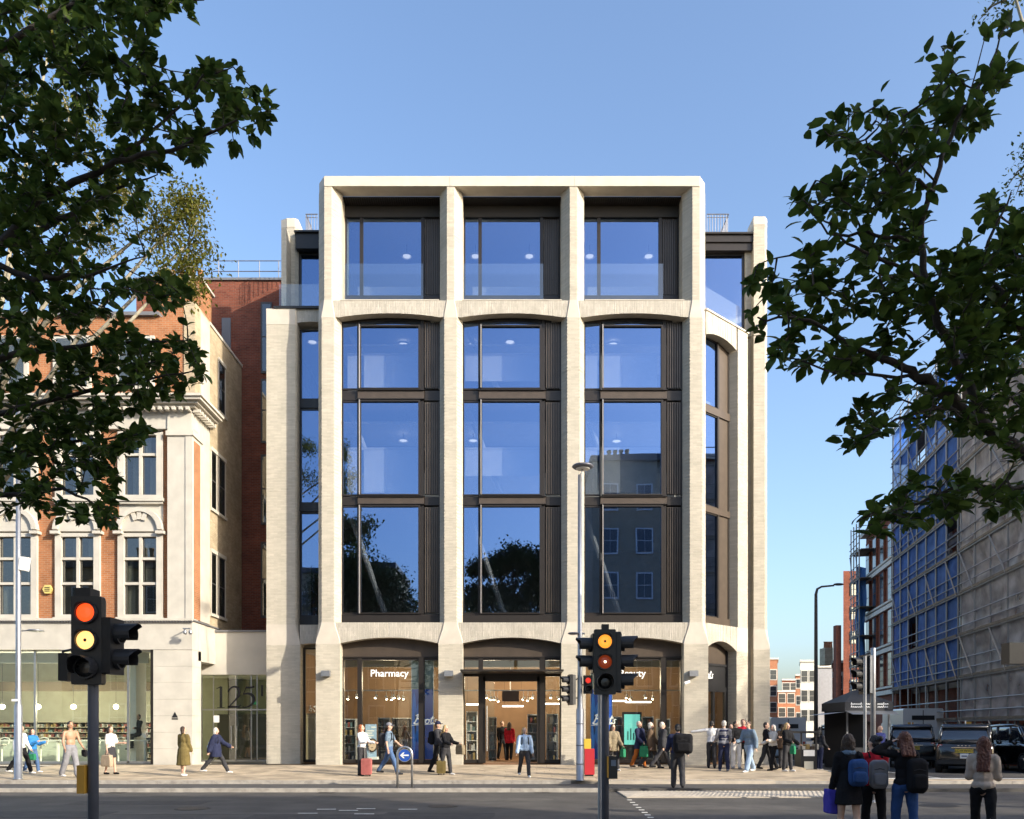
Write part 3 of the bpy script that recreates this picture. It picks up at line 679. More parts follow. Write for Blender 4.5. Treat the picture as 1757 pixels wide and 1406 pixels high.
def stone_window(cx, z0, z1, rows, name='stone_window'):
    hw = .88; g = .64; fr = MB()
    fr.box(cx-hw, cx-g, .10, .4, z0-.12, z1+.14); fr.box(cx+g, cx+hw, .10, .4, z0-.12, z1+.14)
    fr.box(cx-g, cx+g, .10, .4, z1, z1+.14); fr.box(cx-hw-.05, cx+hw+.05, .02, .4, z0-.26, z0-.121)
    fr.box(cx-g, cx+g, .10, .4, z0-.12, z0)
    fr.box(cx-.055, cx+.055, .14, .4, z0, z1)
    hs = [z0]+[z0+(z1-z0)*r_ for r_ in rows]+[z1]
    for h in hs[1:-1]:
        fr.box(cx-g, cx-.056, .15, .4, h-.05, h+.05); fr.box(cx+.056, cx+g, .15, .4, h-.05, h+.05)
    w = fr.build(name, M_portland, LB)
    for k in range(len(hs)-1):
        for sx in (-1, 1):
            a, b_ = (cx+.056, cx+g) if sx > 0 else (cx-g, cx-.056)
            c0, c1 = hs[k]+(.05 if k else 0), hs[k+1]-(.05 if k < len(hs)-2 else 0)
            f2 = MB(); t = .035
            f2.box(a, a+t, .24, .29, c0, c1); f2.box(b_-t, b_, .24, .29, c0, c1); f2.box(a+t, b_-t, .24, .29, c0, c0+t); f2.box(a+t, b_-t, .24, .29, c1-t, c1)
            f2.build('casement', M_winframe, w)
            MB().box(a+t, b_-t, .26, .268, c0+t, c1-t).build('pane', M_oldglass, w)
            if rng.random() < .6:
                q = rng.uniform(.25,.6); s0 = a+t if rng.random()<.5 else b_-t-(b_-a)*q
                MB().box(s0, s0+(b_-a)*q*.8, .42, .43, c0, c1).build('curtain', M_curtain, w)
    return w
for k in range(0, 4):
    cx = PX(238, 0) - k*cw
    if cx < XL+.9: continue
    stone_window(cx, PZ(1054,0), PZ(920,0), (.40, .72))
    stone_window(cx, PZ(848,0), PZ(745,0), (.68,))
    # hooded arch and apron above the first-floor window
    n = 14; o = []; i_ = []
    for q in range(n+1):
        a = math.pi*q/n; o.append((cx+.92*math.cos(a), PZ(912,0)+.08+.92*math.sin(a)*.95)); i_.append((cx+.72*math.cos(a), PZ(912,0)+.08+.74*math.sin(a)*.95))
    hood = MB()
    for q in range(n): hood.xz([o[q], o[q+1], i_[q+1], i_[q]], -.03, .22)
    hood.box(cx-1.0, cx-.66, -.05, .22, PZ(916,0), PZ(911,0)); hood.box(cx+.66, cx+1.0, -.05, .22, PZ(916,0), PZ(911,0))
    hood.build('arched_hood', M_portland, LB)
    MB().xz([(cx-.72, PZ(911,0)), (cx+.72, PZ(911,0))]+[(p[0], p[1]) for p in i_], .08, .22).build('tympanum', M_portland, LB)
    for a in (-22, 0, 22):
        c = Vector((cx+.58*math.sin(R(a)), .05, PZ(912,0)+.1+.58*math.cos(R(a)))); MB().obox(c, (.16,.08,.40), Matrix.Rotation(R(a),3,'Y')).build('keystone', M_portland, LB)
    MB().box(cx-.88, cx+.88, .08, .25, PZ(866,0)+.06, PZ(852,0)-.1).build('apron', M_portland, LB)
# room behind the casements
MB().box(XL, XR-.35, 2.2, 2.3, ZF1, PZ(700,0)).build('inner_wall', M_inwall, LB)
# entablature and cornice
MB().box(XL, XR-.0, .06, .6, PZ(735,0), PZ(702,0)).build('entablature', M_portland, LB)
cn = MB(); zc = PZ(702,0)
for k, (pr, h0, h1) in enumerate(((.18,0,.10),(.34,.10,.2),(.50,.2,.30),(.58,.30,.40))): cn.box(XL, XR+pr, -pr, 1.9, zc+h0+.001*k, zc+h1)
cn.build('cornice', M_portland, LB)
y = .0
while y < 1.85:
    MB().box(XR+.02, XR+.30, y, y+.12, zc-.13, zc-.002).build('modillion', M_portland, LB); y += .27
x = XR-.15
while x > XR-4:
    MB().box(x, x+.12, -.30, .05, zc-.13, zc-.002).build('modillion', M_portland, LB); x -= .27
# attic and chimney stacks
za = zc+.402
MB().box(XL, XR-.25, .35, 1.9, za, PZ(545,.4)).build('attic_wall', M_obrick, LB)
MB().box(XR-.45, XR-.02, .3, 1.86, za, PZ(520,.4)).build('attic_pier', M_cbrick, LB)
for cx in (-14.9, -17.4, -19.9):
    f2 = MB(); f2.box(cx-.75,cx+.75,.25,.5,za+.5,za+2.6); w = f2.build('attic_window', M_portland, LB)
    MB().box(cx-.6,cx-.03,.23,.245,za+.62,za+2.48).build('pane', M_oldglass, w); MB().box(cx+.03,cx+.6,.23,.245,za+.62,za+2.48).build('pane', M_oldglass, w)
MB().box(XL, XR-1.4, .2, 2.4, PZ(545,.4)+.002, PZ(545,.4)+.14).build('parapet_coping', M_lead, LB)
MB().box(-15.2, -13.2, 2.5, 3.9, 15, PZ(482,2.6)).build('chimney_stack', M_obrick, LB)
MB().box(-15.3, -13.1, 2.4, 4.0, PZ(482,2.6)+.002, PZ(478,2.6)).build('stack_cap', M_portland, LB)
for x in (-15,-14.6,-14.2,-13.8,-13.4): MB().lathe([(.12,0),(.10,.5),(.13,.52),(.13,.6)], (x,3.1,PZ(478,2.6)), 10).build('chimney_pot', M_obrick, LB)
MB().box(XL, XR-.4, 1.9, 6.0, ZF1, PZ(600,1)).build('rear_mass', M_cbrick, LB)
# cream side wall with sash windows
MB().box(XR-.35, XR-.02, 1.862, 5.9, ZF1-1.2, 18.55).build('side_wall', M_cbrick, LB)
MB().box(XR-.4, XR+.02, 1.862, 5.9, 18.552, 18.68).build('parapet_coping', M_portland, LB)
for (ya, yb) in ((2.08, 2.62), (2.95, 3.66)):
    for (z0, z1) in ((6.6, 9.15), (11.0, 13.4), (15.4, 17.5)):
        if ya < 2.5 and z0 > 15: continue
        f2 = MB(); f2.box(XR-.10, XR+.03, ya-.1, yb+.1, z1, z1+.16); f2.box(XR-.1, XR+.06, ya-.12, yb+.12, z0-.12, z0-.001)
        f2.box(XR-.1, XR+.0, ya-.1, ya, z0, z1); f2.box(XR-.1, XR+.0, yb, yb+.1, z0, z1)
        w = f2.build('sash_window', M_portland, LB)
        MB().box(XR-.06, XR-.012, ya, yb, z0, z1).build('casement', M_winframe, w)
        MB().box(XR-.011, XR-.006, ya+.05, yb-.05, z0+.06, (z0+z1)/2-.03).build('pane', M_oldglass, w); MB().box(XR-.011, XR-.006, ya+.05, yb-.05, (z0+z1)/2+.03, z1-.06).build('pane', M_oldglass, w)
# cafe room
MB().box(XL, -12.75, .34, 7., .30, .405).build('cafe_floor', M_portland, LB)
MB().box(XL, -12.75, 4.6, 4.7, .41, ZF1).build('cafe_wall', mat('cafe_green_wall', (.40,.39,.31), .8, var=.08), LB)
MB().box(XL, -12.75, .6, 7, ZF0+.05, ZF1-.01).build('cafe_ceiling', M_white, LB)
MB().box(-15.55, -15.25, 1.1, 2.0, .41, ZF0).build('cafe_column', M_white, LB)
MB().box(-14.3, -14.1, 2.2, 2.6, .41, ZF0).build('cafe_column', M_white, LB)
MB().box(XL, -15.6, 3.6, 3.9, PZ(1186,3.6), PZ(1170,3.6)).build('bulkhead', mat('brown_bulkhead', (.14,.11,.08), .7), LB)

# dark brick building behind, between the two
RB = T('rear_brick_building', 'tall dark red brick building set back in the gap left of the corner building', 'building', (-11.2, 6, .39))
MB().box(-17.5, -9.3, 6.0, 9, .4, PZ(482,6)).build('brick_wall', M_rbrick, RB)
MB().box(-17.6, -9.2, 5.92, 9.05, PZ(482,6)+.002, PZ(478,6)).build('coping', M_lead, RB)
for (a, b_) in ((518,640),(650,760),(780,900),(930,1060)):
    f2 = MB(); x0, x1 = PX(447,5.9), PX(466,5.9); f2.box(x0,x1,5.93,5.999,PZ(b_,5.9),PZ(a,5.9)); w = f2.build('window', M_winframe, RB)
    MB().box(x0+.08,x1-.06,5.915,5.929,PZ(b_,5.9)+.1,PZ((a+b_)/2,5.9)).build('pane', M_oldglass, w); MB().box(x0+.08,x1-.06,5.915,5.929,PZ((a+b_)/2,5.9)+.06,PZ(a,5.9)-.1).build('pane', M_oldglass, w)
for (a, b_) in ((545,600),):
    MB().box(PX(380,5.9),PX(395,5.9),5.94,5.999,PZ(b_,5.9),PZ(a,5.9)).build('louvre', M_lead, RB)
rt = T('roof_railing', 'galvanised guard rail along the dark brick roof left of the corner building', 'railing', (-12, 6.2, PZ(478,6)), 'roof railings')
for py in (448, 466): MB().tube([PP(365,py,6.2), PP(482,py,6.2)], .022, 6).build('handrail', M_greypaint, rt)
for px in (375, 409, 445, 478): MB().tube([PP(px,480,6.2), PP(px,448,6.2)], .022, 6).build('post', M_greypaint, rt)

# ------------------------------------------------------------ number 125 entrance
EN = T('office_entrance', 'recessed glass entrance numbered 125 between the stone and pale brick buildings', 'entrance', (-11.6, 2.5, .39))
ye = 2.5
MB().box(XR-.6, -9.9, ye-.04, ye+.5, PZ(1158,ye), PZ(1085,ye)).build('beam', M_render, EN)
MB().box(XR-.9, -9.9, ye-.1, ye+.55, PZ(1085,ye)+.002, PZ(1085,ye)+.08).build('coping', M_lead, EN)
z1 = PZ(1159,ye); zm = PZ(1218,ye); fr = MB()
for px in (346, 366, 404.5, 431, 441): fr.box(PX(px,ye)-.02, PX(px,ye)+.02, ye, ye+.06, .41, z1)
fr.box(XR-.6, -9.9, ye-.01, ye+.07, zm-.03, zm+.03); fr.box(XR-.6, -9.9, ye, ye+.06, .385, .47)
w = fr.build('frame', M_steel, EN)
pxs = [340, 366, 404.5, 431, 441, 459]
for a, b_ in zip(pxs[:-1], pxs[1:]):
    for c0, c1 in ((.472, zm-.032), (zm+.032, z1-.002)):
        MB().box(PX(a,ye)+.022, PX(b_,ye)-.022, ye+.025, ye+.037, c0, c1).build('pane', glass_en if 'glass_en' in globals() else globals().setdefault('glass_en', glassmat('entrance_glass', (.80,.86,.66), .06)), EN)
for px in (397, 406): MB().tube([PP(px,1246,ye-.08), PP(px,1287,ye-.08)], .022, 8).build('handle', M_steel, EN)
MB().box(PX(366.5,ye), PX(376,ye), ye-.004, ye+.02, PZ(1240,ye), PZ(1228,ye)).build('notice', M_white, EN)
# lobby
MB().box(-14, -9.9, 5.75, 5.85, .4, 4.2).build('lobby_wall', mat('lobby_olive_wall', (.55,.56,.38), .7), EN)
MB().box(-14, -9.9, 2.6, 6.3, .3, .395).build('lobby_floor', M_portland, EN); MB().box(-14, -9.9, 2.6, 6.3, z1, z1+.1).build('lobby_ceiling', M_white, EN)
MB().box(-13.0, -9.95, 4.0, 4.1, .4, PZ(1226,4)).build('lobby_screen', mat('dark_lobby_screen', (.04,.035,.03), .5), EN)
MB().box(-11.5,-11.2,3.94,3.99,PZ(1209,3.9),PZ(1204,3.9)).build('exit_sign', mat('green_exit_sign', (.03,.16,.09), .5, emit=(.02,.3,.14), es=.15), EN)
# numerals 1 2 5 as drawn strokes
k = (32+ye)/F; y = ye-.02
def nz(pts): return [(PX(a,y), PZ(b_,y)) for a, b_ in pts]
def stroke(mb, pts, ws): mb.ribbon(nz(pts), [w_*k for w_ in ws], y, .012)
nm = MB(); stroke(nm, [(379,1178.5),(379,1190),(379,1203),(379,1215)], [4.2,4.2,4.2,4.2]); stroke(nm, [(371,1182),(375,1180.5),(379,1178.5)], [.8,1.4,2.2]); stroke(nm, [(372.5,1214.6),(385.5,1214.6)], [1.2,1.2])
o1 = nm.build('numeral', M_black, EN)
nm = MB(); c = bez((391.5,1188),(393,1177),(410,1174),(410.5,1188),10) + bez((410.5,1188),(410.5,1198),(398,1206),(392,1214),8)[1:]
stroke(nm, c, [1.5,1.8,2.2,2.5,2.8,3.2,3.6,4.0,4.3,4.4,4.4,4.2,3.8,3.2,2.6,2.2,1.8,1.6,1.4]); stroke(nm, [(391,1213.2),(402,1213.2),(410,1213.0),(413,1209.5)], [3.2,3.2,3.0,1.0]); o2 = nm.build('numeral', M_black, EN)
nm = MB(); stroke(nm, [(421.5,1180),(430,1180),(436.5,1178.6)], [3.2,3.2,2.6]); stroke(nm, [(422,1180),(419.8,1186),(417.5,1191.5)], [1.2,1.3,1.5])
c = bez((417,1192),(427,1187),(437,1193),(435.5,1202),8) + bez((435.5,1202),(434,1210),(425,1215.5),(416,1213.5),8)[1:]
stroke(nm, c, [1.4,2.4,3.4,4.2,4.6,4.8,4.8,4.6,4.4,4.2,3.8,3.2,2.8,2.4,2.0,1.8,2.4][:len(c)]); o3 = nm.build('numeral', M_black, EN)
nm = MB(); stroke(nm, [(449.5,1176),(449.5,1195)], [3.2,3.2]); nm.build('letter_mark', M_black, EN)

# cafe street furniture and fittings inside the window
M_globe = mat('lamp_globe', (.9,.85,.7), .4, emit=(1.,.85,.6), es=5)
M_counter = mat('pale_counter', (.55,.58,.52), .6)
prodm = [mat('product_%s' % nme, c, .5) for nme, c in (('red',(.16,.04,.03)),('white',(.34,.33,.30)),('teal',(.06,.10,.10)),('ochre',(.20,.14,.05)),('dark',(.04,.035,.03)),('brown',(.10,.07,.05)))]
def shelf_unit(name, label, x0, x1, y, z1, n, m, group=None, dens=.8, pw=1.):
    t = T(name, label, 'shelf', ((x0+x1)/2, y, .41), group)
    MB().box(x0, x1, y+.40, y+.43, .412, z1).build('back_panel', m, t)
    for s in (x0, x1-.03): MB().box(s, s+.03, y, y+.40, .412, z1).build('side_panel', m, t)
    prods = [MB() for _ in prodm]
    for k in range(n):
        z = .5+(z1-.55)*k/(n-1) if n > 1 else .5
        MB().box(x0+.031, x1-.031, y, y+.399, z, z+.025).build('shelf_board', m, t)
        if k == n-1: continue
        gap = (z1-.55)/(n-1)-.05
        x = x0+.05
        while x < x1-.15:
            w_ = rng.uniform(.04,.11)*pw
            if rng.random() < dens: h = gap*rng.uniform(.5,.9); prods[rng.randrange(len(prodm))].box(x, x+w_, y+.03, y+.25, z+.026, z+.026+h)
            x += w_+.012
    for q, mm in zip(prods, prodm):
        if q.v: q.build('packet', mm, t, kind='stuff')
    return t
for i, px in enumerate((4, 65.5, 126, 199)):
    l_ = bpy.data.lights.new('cafe_lamp', 'POINT'); l_.energy = 55; l_.color = (1.,.88,.66); l_.shadow_soft_size = .15; o = bpy.data.objects.new('cafe_lamp', l_); COL.objects.link(o); o.location = PP(px, 1213, 2.6)
    yl = 2.8; c = PP(px, 1213, yl); t = T('globe_lamp', 'small glowing globe lamp, %s along the cafe ceiling' % ('first','second','third','fourth')[i], 'lamp', (c.x, yl, ZF0), 'globe lamps hanging in the cafe')
    MB().ell(c, .11, 12, 8).build('globe', M_globe, t, True); MB().tube([(c.x,yl,c.z+.1),(c.x,yl,ZF0+.05)], .008, 5).build('cable', M_black, t)
shelf_unit('cafe_shelf', 'long stocked shelf wall at the back of the cafe', -23.5, -15.7, 3.9, PZ(1238,4), 8, mat('cafe_shelf_board', (.3,.28,.22), .7), pw=.8)
t = T('cafe_counter', 'low pale counter behind the cafe window', 'counter', (-19, 2.1, .41))
MB().box(-23, -15.8, 1.9, 2.3, .412, 1.25).build('counter_front', M_counter, t); MB().box(-23.05, -15.75, 1.85, 2.35, 1.252, 1.30).build('counter_top', M_white, t)
for i, px in enumerate((3, 47, 70, 113, 160, 203)):
    x = PX(px, 1.1); t = T('bar_stool', 'white bar stool with loop back, %s from the west end of the cafe window' % ORD[i], 'stool', (x, 1.1, .41), 'bar stools in the cafe window')
    MB().tube([(x,1.1,.41),(x,1.1,1.1)], .035, 8).build('column', M_white, t); MB().lathe([(.02,0),(.2,0),(.2,.02),(.02,.05)], (x,1.1,.412), 14).build('base', M_white, t)
    MB().lathe([(.02,1.1),(.18,1.1),(.19,1.13),(.17,1.16),(.02,1.16)], (x,1.1,0), 14).build('seat', M_white, t)
    MB().tube([(x-.18,1.25,1.15),(x-.2,1.3,1.38),(x,1.33,1.43),(x+.2,1.3,1.38),(x+.18,1.25,1.15)], .02, 6).build('back_loop', M_white, t)
t = T('window_bar', 'white bar rail along the inside of the cafe window', 'table', (-18, .75, .41))
MB().box(-23, PX(258,.8), .62, .95, 1.30, 1.34).build('bar_top', M_white, t)
for px in (-20, 40, 100, 166, 250): MB().box(PX(px,.8)-.03, PX(px,.8)+.03, .7, .86, .412, 1.299).build('bar_leg', M_white, t)
# ------------------------------------------------------------ shop contents, signs, lamps
M_boots = mat('blue_banner', (.03, .11, .58), .45); M_bluel = mat('banner_light_blue', (.05, .28, .95), .45)
M_wlet = mat('white_lettering', (.85,.85,.83), .5, emit=(1,1,1), es=.12)
M_poster = mat('pale_blue_poster', (.36,.50,.66), .5); M_face = mat('poster_skin', (.72,.52,.36), .6); M_facehair = mat('poster_hair', (.06,.04,.03), .6)
M_screen = mat('teal_screen', (.10,.34,.30), .3, emit=(.12,.42,.36), es=.55)
def script_word(mb, x, z, h, y, th=.01, slant=.25):
    """the looping script word on the banners, drawn with a broad pen"""
    def st(c, w): mb.ribbon([(x+(a+b_*slant)*h, z+b_*h) for a, b_ in c], [q*h for q in w] if isinstance(w, list) else w*h, y, th)
    st(bez((.05,.02),(.18,.3),(.22,.7),(.28,1.0),6), .15)
    st(bez((.02,.85),(.2,1.15),(.75,1.1),(.55,.75),8) + bez((.55,.75),(.45,.55),(.3,.55),(.28,.52),5)[1:], .11)
    st(bez((.3,.54),(.7,.6),(.75,.25),(.5,.05),7) + bez((.5,.05),(.3,-.08),(.05,-.05),(-.05,.1),6)[1:], .13)
    for ox in (.95, 1.45):
        st([(ox+.20*math.cos(a*.628+1.2), .24+.24*math.sin(a*.628+1.2)) for a in range(11)], .12)
        st(bez((ox+.1,.46),(ox+.2,.4),(ox+.3,.42),(ox+.38,.46),4), .07)
    st(bez((1.95,.85),(1.9,.5),(1.82,.2),(1.9,.05),6) + bez((1.9,.05),(1.98,-.02),(2.05,.05),(2.12,.15),4)[1:], .12); st([(1.72,.6),(2.15,.64)], .08)
    st(bez((2.5,.45),(2.3,.55),(2.2,.35),(2.35,.25),5) + bez((2.35,.25),(2.5,.12),(2.4,-.05),(2.15,.02),5)[1:], .11)
    st(bez((-.2,-.22),(.6,-.08),(1.6,-.05),(2.5,-.02),8), [.03,.06,.08,.09,.09,.08,.07,.05,.03])
def banner(name, label, px0, px1, py0, py1, y, wx, wz, wh):
    x0, x1, z0, z1 = PX(px0,y), PX(px1,y), PZ(py1,y), PZ(py0,y)
    t = T(name, label, 'banner', ((x0+x1)/2, y, .41), 'blue hanging banners behind the shop glass')
    MB().box(x0, x1, y, y+.03, z0, z1).build('panel', M_boots, t)
    MB().box(x0, x1, y, y+.03, z1+.002, PZ(1133,y)).build('upper_panel', mat(name+'_frosted', (.30,.38,.36), .6), t)
    sw = MB(); w = x1-x0
    for (ox, r0) in ((.95,.8),(.15,.6)):
        c = [(x0+w*ox+math.cos(a)*w*r0*.8-.1*w, (z0+z1)/2+math.sin(a)*(z1-z0)*.46) for a in [R(100+q*16) for q in range(10)]]
        c = [(min(max(a,x0+.09),x1-.09), b_) for a, b_ in c]
        sw.ribbon(c, [.02+.14*math.sin(math.pi*q/9) for q in range(10)], y-.006, .005)
    sw.build('printed_swirl', M_bluel, t)
    b = MB(); script_word(b, wx, wz, wh, y-.014, .006); b.build('lettering', M_wlet, t)
    for s in (x0-.03, x1): MB().box(s, s+.03, y-.01, y+.04, z0, PZ(1133,y)).build('edge_trim', M_steel, t)
yb = .72
banner('blue_banner', 'tall blue banner with white script lettering behind the pharmacy window', 707, 743, 1183, 1303, yb, PX(710,yb), PZ(1242,yb), .36)
banner('blue_banner', 'tall blue banner with white script lettering behind the beauty window', 1014, 1050, 1183, 1303, yb, PX(1017,yb), PZ(1242,yb), .36)
t = tag(text('window_lettering', 'Pharmacy', .39, M_wlet, None, (PX(668,.48), .49, PZ(1156,.48)), bold=.004), 'white word Pharmacy across the shop window left of the entrance', 'sign')
t = tag(text('window_lettering', 'Beauty', .39, M_wlet, None, (PX(1085,.48), .49, PZ(1156,.48)), bold=.004), 'white word Beauty across the shop window right of the entrance', 'sign')
b = MB(); script_word(b, .0, 0, .34, 0, .01); b.v = [tf3((p[0]+.22, .44+p[1], p[2]+3.85)) for p in b.v]; tag(b.build('script_sign', M_wlet), 'white script shop sign above the corner door', 'sign')
# poster stand with a portrait
y = 1.0; t = T('poster_stand', 'light blue poster stand with a framed face behind the pharmacy window', 'poster', (PX(640,y), y, .41))
MB().box(PX(627,y), PX(646,y), y, y+.03, PZ(1300,y), PZ(1243,y)).build('panel', M_poster, t)
for i, (a, b_, py) in enumerate(((637,645,1248),(629,642,1254),(629,639,1258),(629,641,1262),(629,637,1266))): MB().box(PX(a,y), PX(b_,y), y-.006, y-.001, PZ(py+1.4,y), PZ(py-1.0,y)).build('print_line', M_white, t)
c = PP(639, 1279, y-.02); MB().lathe([(.0,0),(.28,0),(.28,.02),(.0,.02)], c, 20, Matrix.Rotation(R(90),3,'X'), .75, 1.).build('portrait_rim', M_facehair, t)
c2 = c+Vector((0,-.025,0)); MB().lathe([(.0,0),(.22,0),(.22,.02),(.0,.02)], c2, 20, Matrix.Rotation(R(90),3,'X'), .72, 1.).build('portrait', M_face, t)
ft = MB()
for dx in (-.06,.06): ft.ell(c2+Vector((dx,-.03,.05)), (.022,.006,.012), 8, 5)
ft.ell(c2+Vector((0,-.03,-.09)), (.045,.006,.014), 8, 5); ft.build('portrait_features', M_facehair, t)
MB().box(PX(630,y), PX(648,y), y-.1, y+.3, .412, PZ(1299,y)).build('foot', M_white, t)
# screen totem
y = 1.1; t = T('screen_totem', 'freestanding dark frame with a teal advertising screen behind the beauty window', 'screen', (PX(1084,y), y, .41))
MB().box(PX(1068,y), PX(1101,y), y, y+.1, .412, PZ(1222,y)).build('frame', M_black, t); MB().box(PX(1071,y), PX(1098,y), y-.008, y-.001, PZ(1278,y), PZ(1226,y)).build('screen', M_screen, t)
b = MB()
for i, a in enumerate((1076,1081,1086,1091)): b.box(PX(a,y), PX(a+2.5,y), y-.014, y-.009, PZ(1270,y), PZ((1255,1250,1258,1252)[i],y))
b.build('print', mat('screen_print', (.05,.18,.16), .4), t)
# shelves, tables, shoppers' furniture
M_shelf = mat('grey_shop_shelf', (.30,.30,.29), .5, .2); M_shelfw = mat('white_shop_shelf', (.55,.53,.5), .5)
for i, (a, b_, yq, z1, lab) in enumerate(((648,668,2.2,2.25,'packed shelf unit behind the man with the cap at the pharmacy window'),(672,706,3.0,2.25,'packed shelf unit at the back of the pharmacy bay'),
        (590,610,1.6,2.2,'narrow packed shelf unit at the west edge of the pharmacy window'),(800,819,1.5,2.5,'packed shelf unit west of the open entrance'),(838,852,3.4,2.3,'shelf unit seen through the open entrance on its west side'),
        (905,924,2.0,2.4,'pink-edged shelf unit seen through the open entrance on its east side'),(938,958,1.4,2.4,'packed shelf unit east of the open entrance'),(1052,1068,2.3,2.3,'shelf unit west of the teal screen'),
        (1102,1122,2.5,2.3,'shelf unit east of the teal screen'),(1128,1150,1.6,2.2,'shelf unit at the east edge of the beauty window'))):
    shelf_unit('shop_shelf', lab, PX(a,yq), PX(b_,yq), yq, z1, 6, M_shelfw if i % 2 else M_shelf, 'shop shelf units')
t = T('display_cabinet', 'timber display cabinet with white flowers in the narrow west window', 'cabinet', (-8.3, 2.0, .41))
MB().box(-8.62,-7.75,1.95,2.4,.412,PZ(1224,2)).build('cabinet_body', mat('pale_timber', (.36,.27,.17), .6, var=.3, vs=12), t)
for k in range(5): MB().box(-8.6+k*.17,-8.6+k*.17+.14,1.935,1.949,.5,PZ(1228,2)).build('slat', mat('slat_timber', (.42,.33,.22), .6) if k == 0 else MATS['slat_timber'], t)
b = MB()
for k in range(26): b.ell((-8.5+rng.random()*.6, 2.15+rng.uniform(-.1,.1), PZ(1224,2)+.05+rng.random()*.28), .035, 6, 4)
b.build('flower_head', M_white, t, kind='stuff')
# track spotlights
for i, (px, py) in enumerate(((597,1198),(612,1195),(645,1196),(663,1198),(672,1199),(676,1196),(684,1197),(692,1198),(835,1196),(842,1199),(848,1199),(854,1202),(898,1199),(906,1201),(914,1196),(925,1196),(945,1196),(958,1198),(1075,1196),(1082,1199),(1107,1196),(1120,1198))):
    yq = 3.02; c = PP(px, py, yq); zt_ = PZ(1186,3.)
    t = T('track_spotlight', 'small lit track spotlight on the shop ceiling, %s from the west' % ORD[i], 'spotlight', (c.x, yq, zt_), 'track spotlights in the shop')
    d = Vector((rng.uniform(-.6,.6), -.3, -1)).normalized()
    MB().tube([(c.x,yq,zt_-.002),(c.x,yq,c.z+.10)], .012, 5).build('stem', M_white, t); MB().tube([c-d*.10, c+d*.06], .05, 8).build('can', M_white, t); MB().tube([c+d*.061, c+d*.07], .044, 8).build('lens', M_spot, t)
for i, (px, py, w_) in enumerate(((880,1212,36),(812,1209,24),(948,1208,30),(1095,1205,44),(1060,1203,30))):
    yq = 3.6; c = PP(px, py, yq); h = w_/2*(32+yq)/F
    t = T('linear_lamp', 'white linear lamp hanging over the shop floor, %s of the five' % ORD[i], 'lamp', (c.x, yq, Z1-.03), 'linear lamps in the shop')
    MB().box(c.x-h, c.x+h, yq-.05, yq+.05, c.z-.03, c.z+.03).build('tube', mat('linear_lamp_glow', (.9,.9,.85), .4, emit=(1,.92,.8), es=3) if i == 0 else MATS['linear_lamp_glow'], t)
    for s in (-1,1): MB().tube([(c.x+s*h*.8,yq,c.z+.03),(c.x+s*h*.8,yq,Z1-.02)], .006, 4).build('cable', M_black, t)
y = 2.6; c = PP(876, 1195, y); t = T('hanging_sign', 'dark square sign hanging inside the open entrance', 'sign', c)
MB().box(c.x-.36,c.x+.36,y,y+.06,c.z-.22,c.z+.22).build('panel', mat('dim_brown_sign', (.10,.07,.06), .5), t); MB().tube([(c.x,y+.03,c.z+.22),(c.x,y+.03,Z1-.02)], .02, 6).build('rod', M_steel, t)
# warm shop light from the ceiling lamps
for x in (-5.5, -1., 1.8, 5.):
    l_ = bpy.data.lights.new('shop_lamp', 'POINT'); l_.energy = 90; l_.color = (1.,.78,.52); l_.shadow_soft_size = .4
    o = bpy.data.objects.new('shop_lamp', l_); COL.objects.link(o); o.location = (x, 4.3, 3.9)
# office pendant discs behind the upper panes
names = {0:'second',1:'third',2:'fourth'}; bays = ('west','middle','east')
LAMPS = [(0,2,692,592),(0,3,-1,-1),(1,2,812,592),(1,2,875,588),(2,2,1052,592),(2,1,1058,758),(0,1,692,757),(1,1,812,757)]
def disc_lamp(px, py, y, label):
    c = PP(px, py, y); t = T('disc_lamp', label, 'lamp', (c.x, y, c.z+.5), 'round disc lamps in the offices')
    MB().lathe([(.0,.02),(.16,.02),(.16,.05),(.0,.05)], c, 18).build('disc', M_lampglow, t); MB().ring([(.20,0),(.25,0),(.25,.06),(.20,.06)], c, 18).build('rim', M_white, t); MB().box(c.x-.21,c.x+.21,y-.012,y+.012,c.z+.05,c.z+.062).build('spoke', M_black, t); MB().tube([(c.x,y,c.z+.06),(c.x,y,c.z+.52)], .01, 5).build('cable', M_black, t)
for b_, k, px, py in LAMPS:
    if px > 0: disc_lamp(px, py, 2.6, 'round white disc lamp behind the %s-floor glass of the %s bay%s' % (names[k], bays[b_], ', nearer its east edge' if px == 875 else ''))
for b_, px in ((0,698),(1,816),(1,908),(2,1012),(2,1113)): disc_lamp(px, 441, 2.8, 'round white disc lamp behind the top-storey glass of the %s bay, %s one' % (bays[b_], 'west' if px in (816,1012) else 'east'))
disc_lamp(536, 588, 2.6, 'round white disc lamp behind the narrow west wing window')

# small fittings on the walls
def wall_lamp(px, py, label):
    x, z = PX(px,-.15), PZ(py,-.15); t = T('wall_lamp', label, 'lamp', (x, 0, z), 'box lamps on the piers')
    MB().box(x-.17,x+.17,-.26,-.02,z-.11,z+.11).build('housing', M_galv, t); MB().box(x-.06,x+.06,-.02,.03,z-.06,z+.06).build('bracket', M_black, t)
wall_lamp(559,1156,'grey box lamp on the westmost pier beside the pharmacy window'); wall_lamp(770,1156,'grey box lamp on the pier between pharmacy window and entrance'); wall_lamp(1190,1156,'grey box lamp on the corner pier')
x, z = PX(1179,-.2), PZ(1172,-.2); t = T('wall_camera', 'small white camera under the box lamp on the corner pier', 'camera', (x,0,z)); MB().tube([(x-.12,-.25,z-.03),(x+.1,-.15,z+.05)], .06, 8).build('body', M_white, t); MB().tube([(x+.05,-.17,z),(x+.05,.03,z)], .02, 6).build('bracket', M_steel, t)
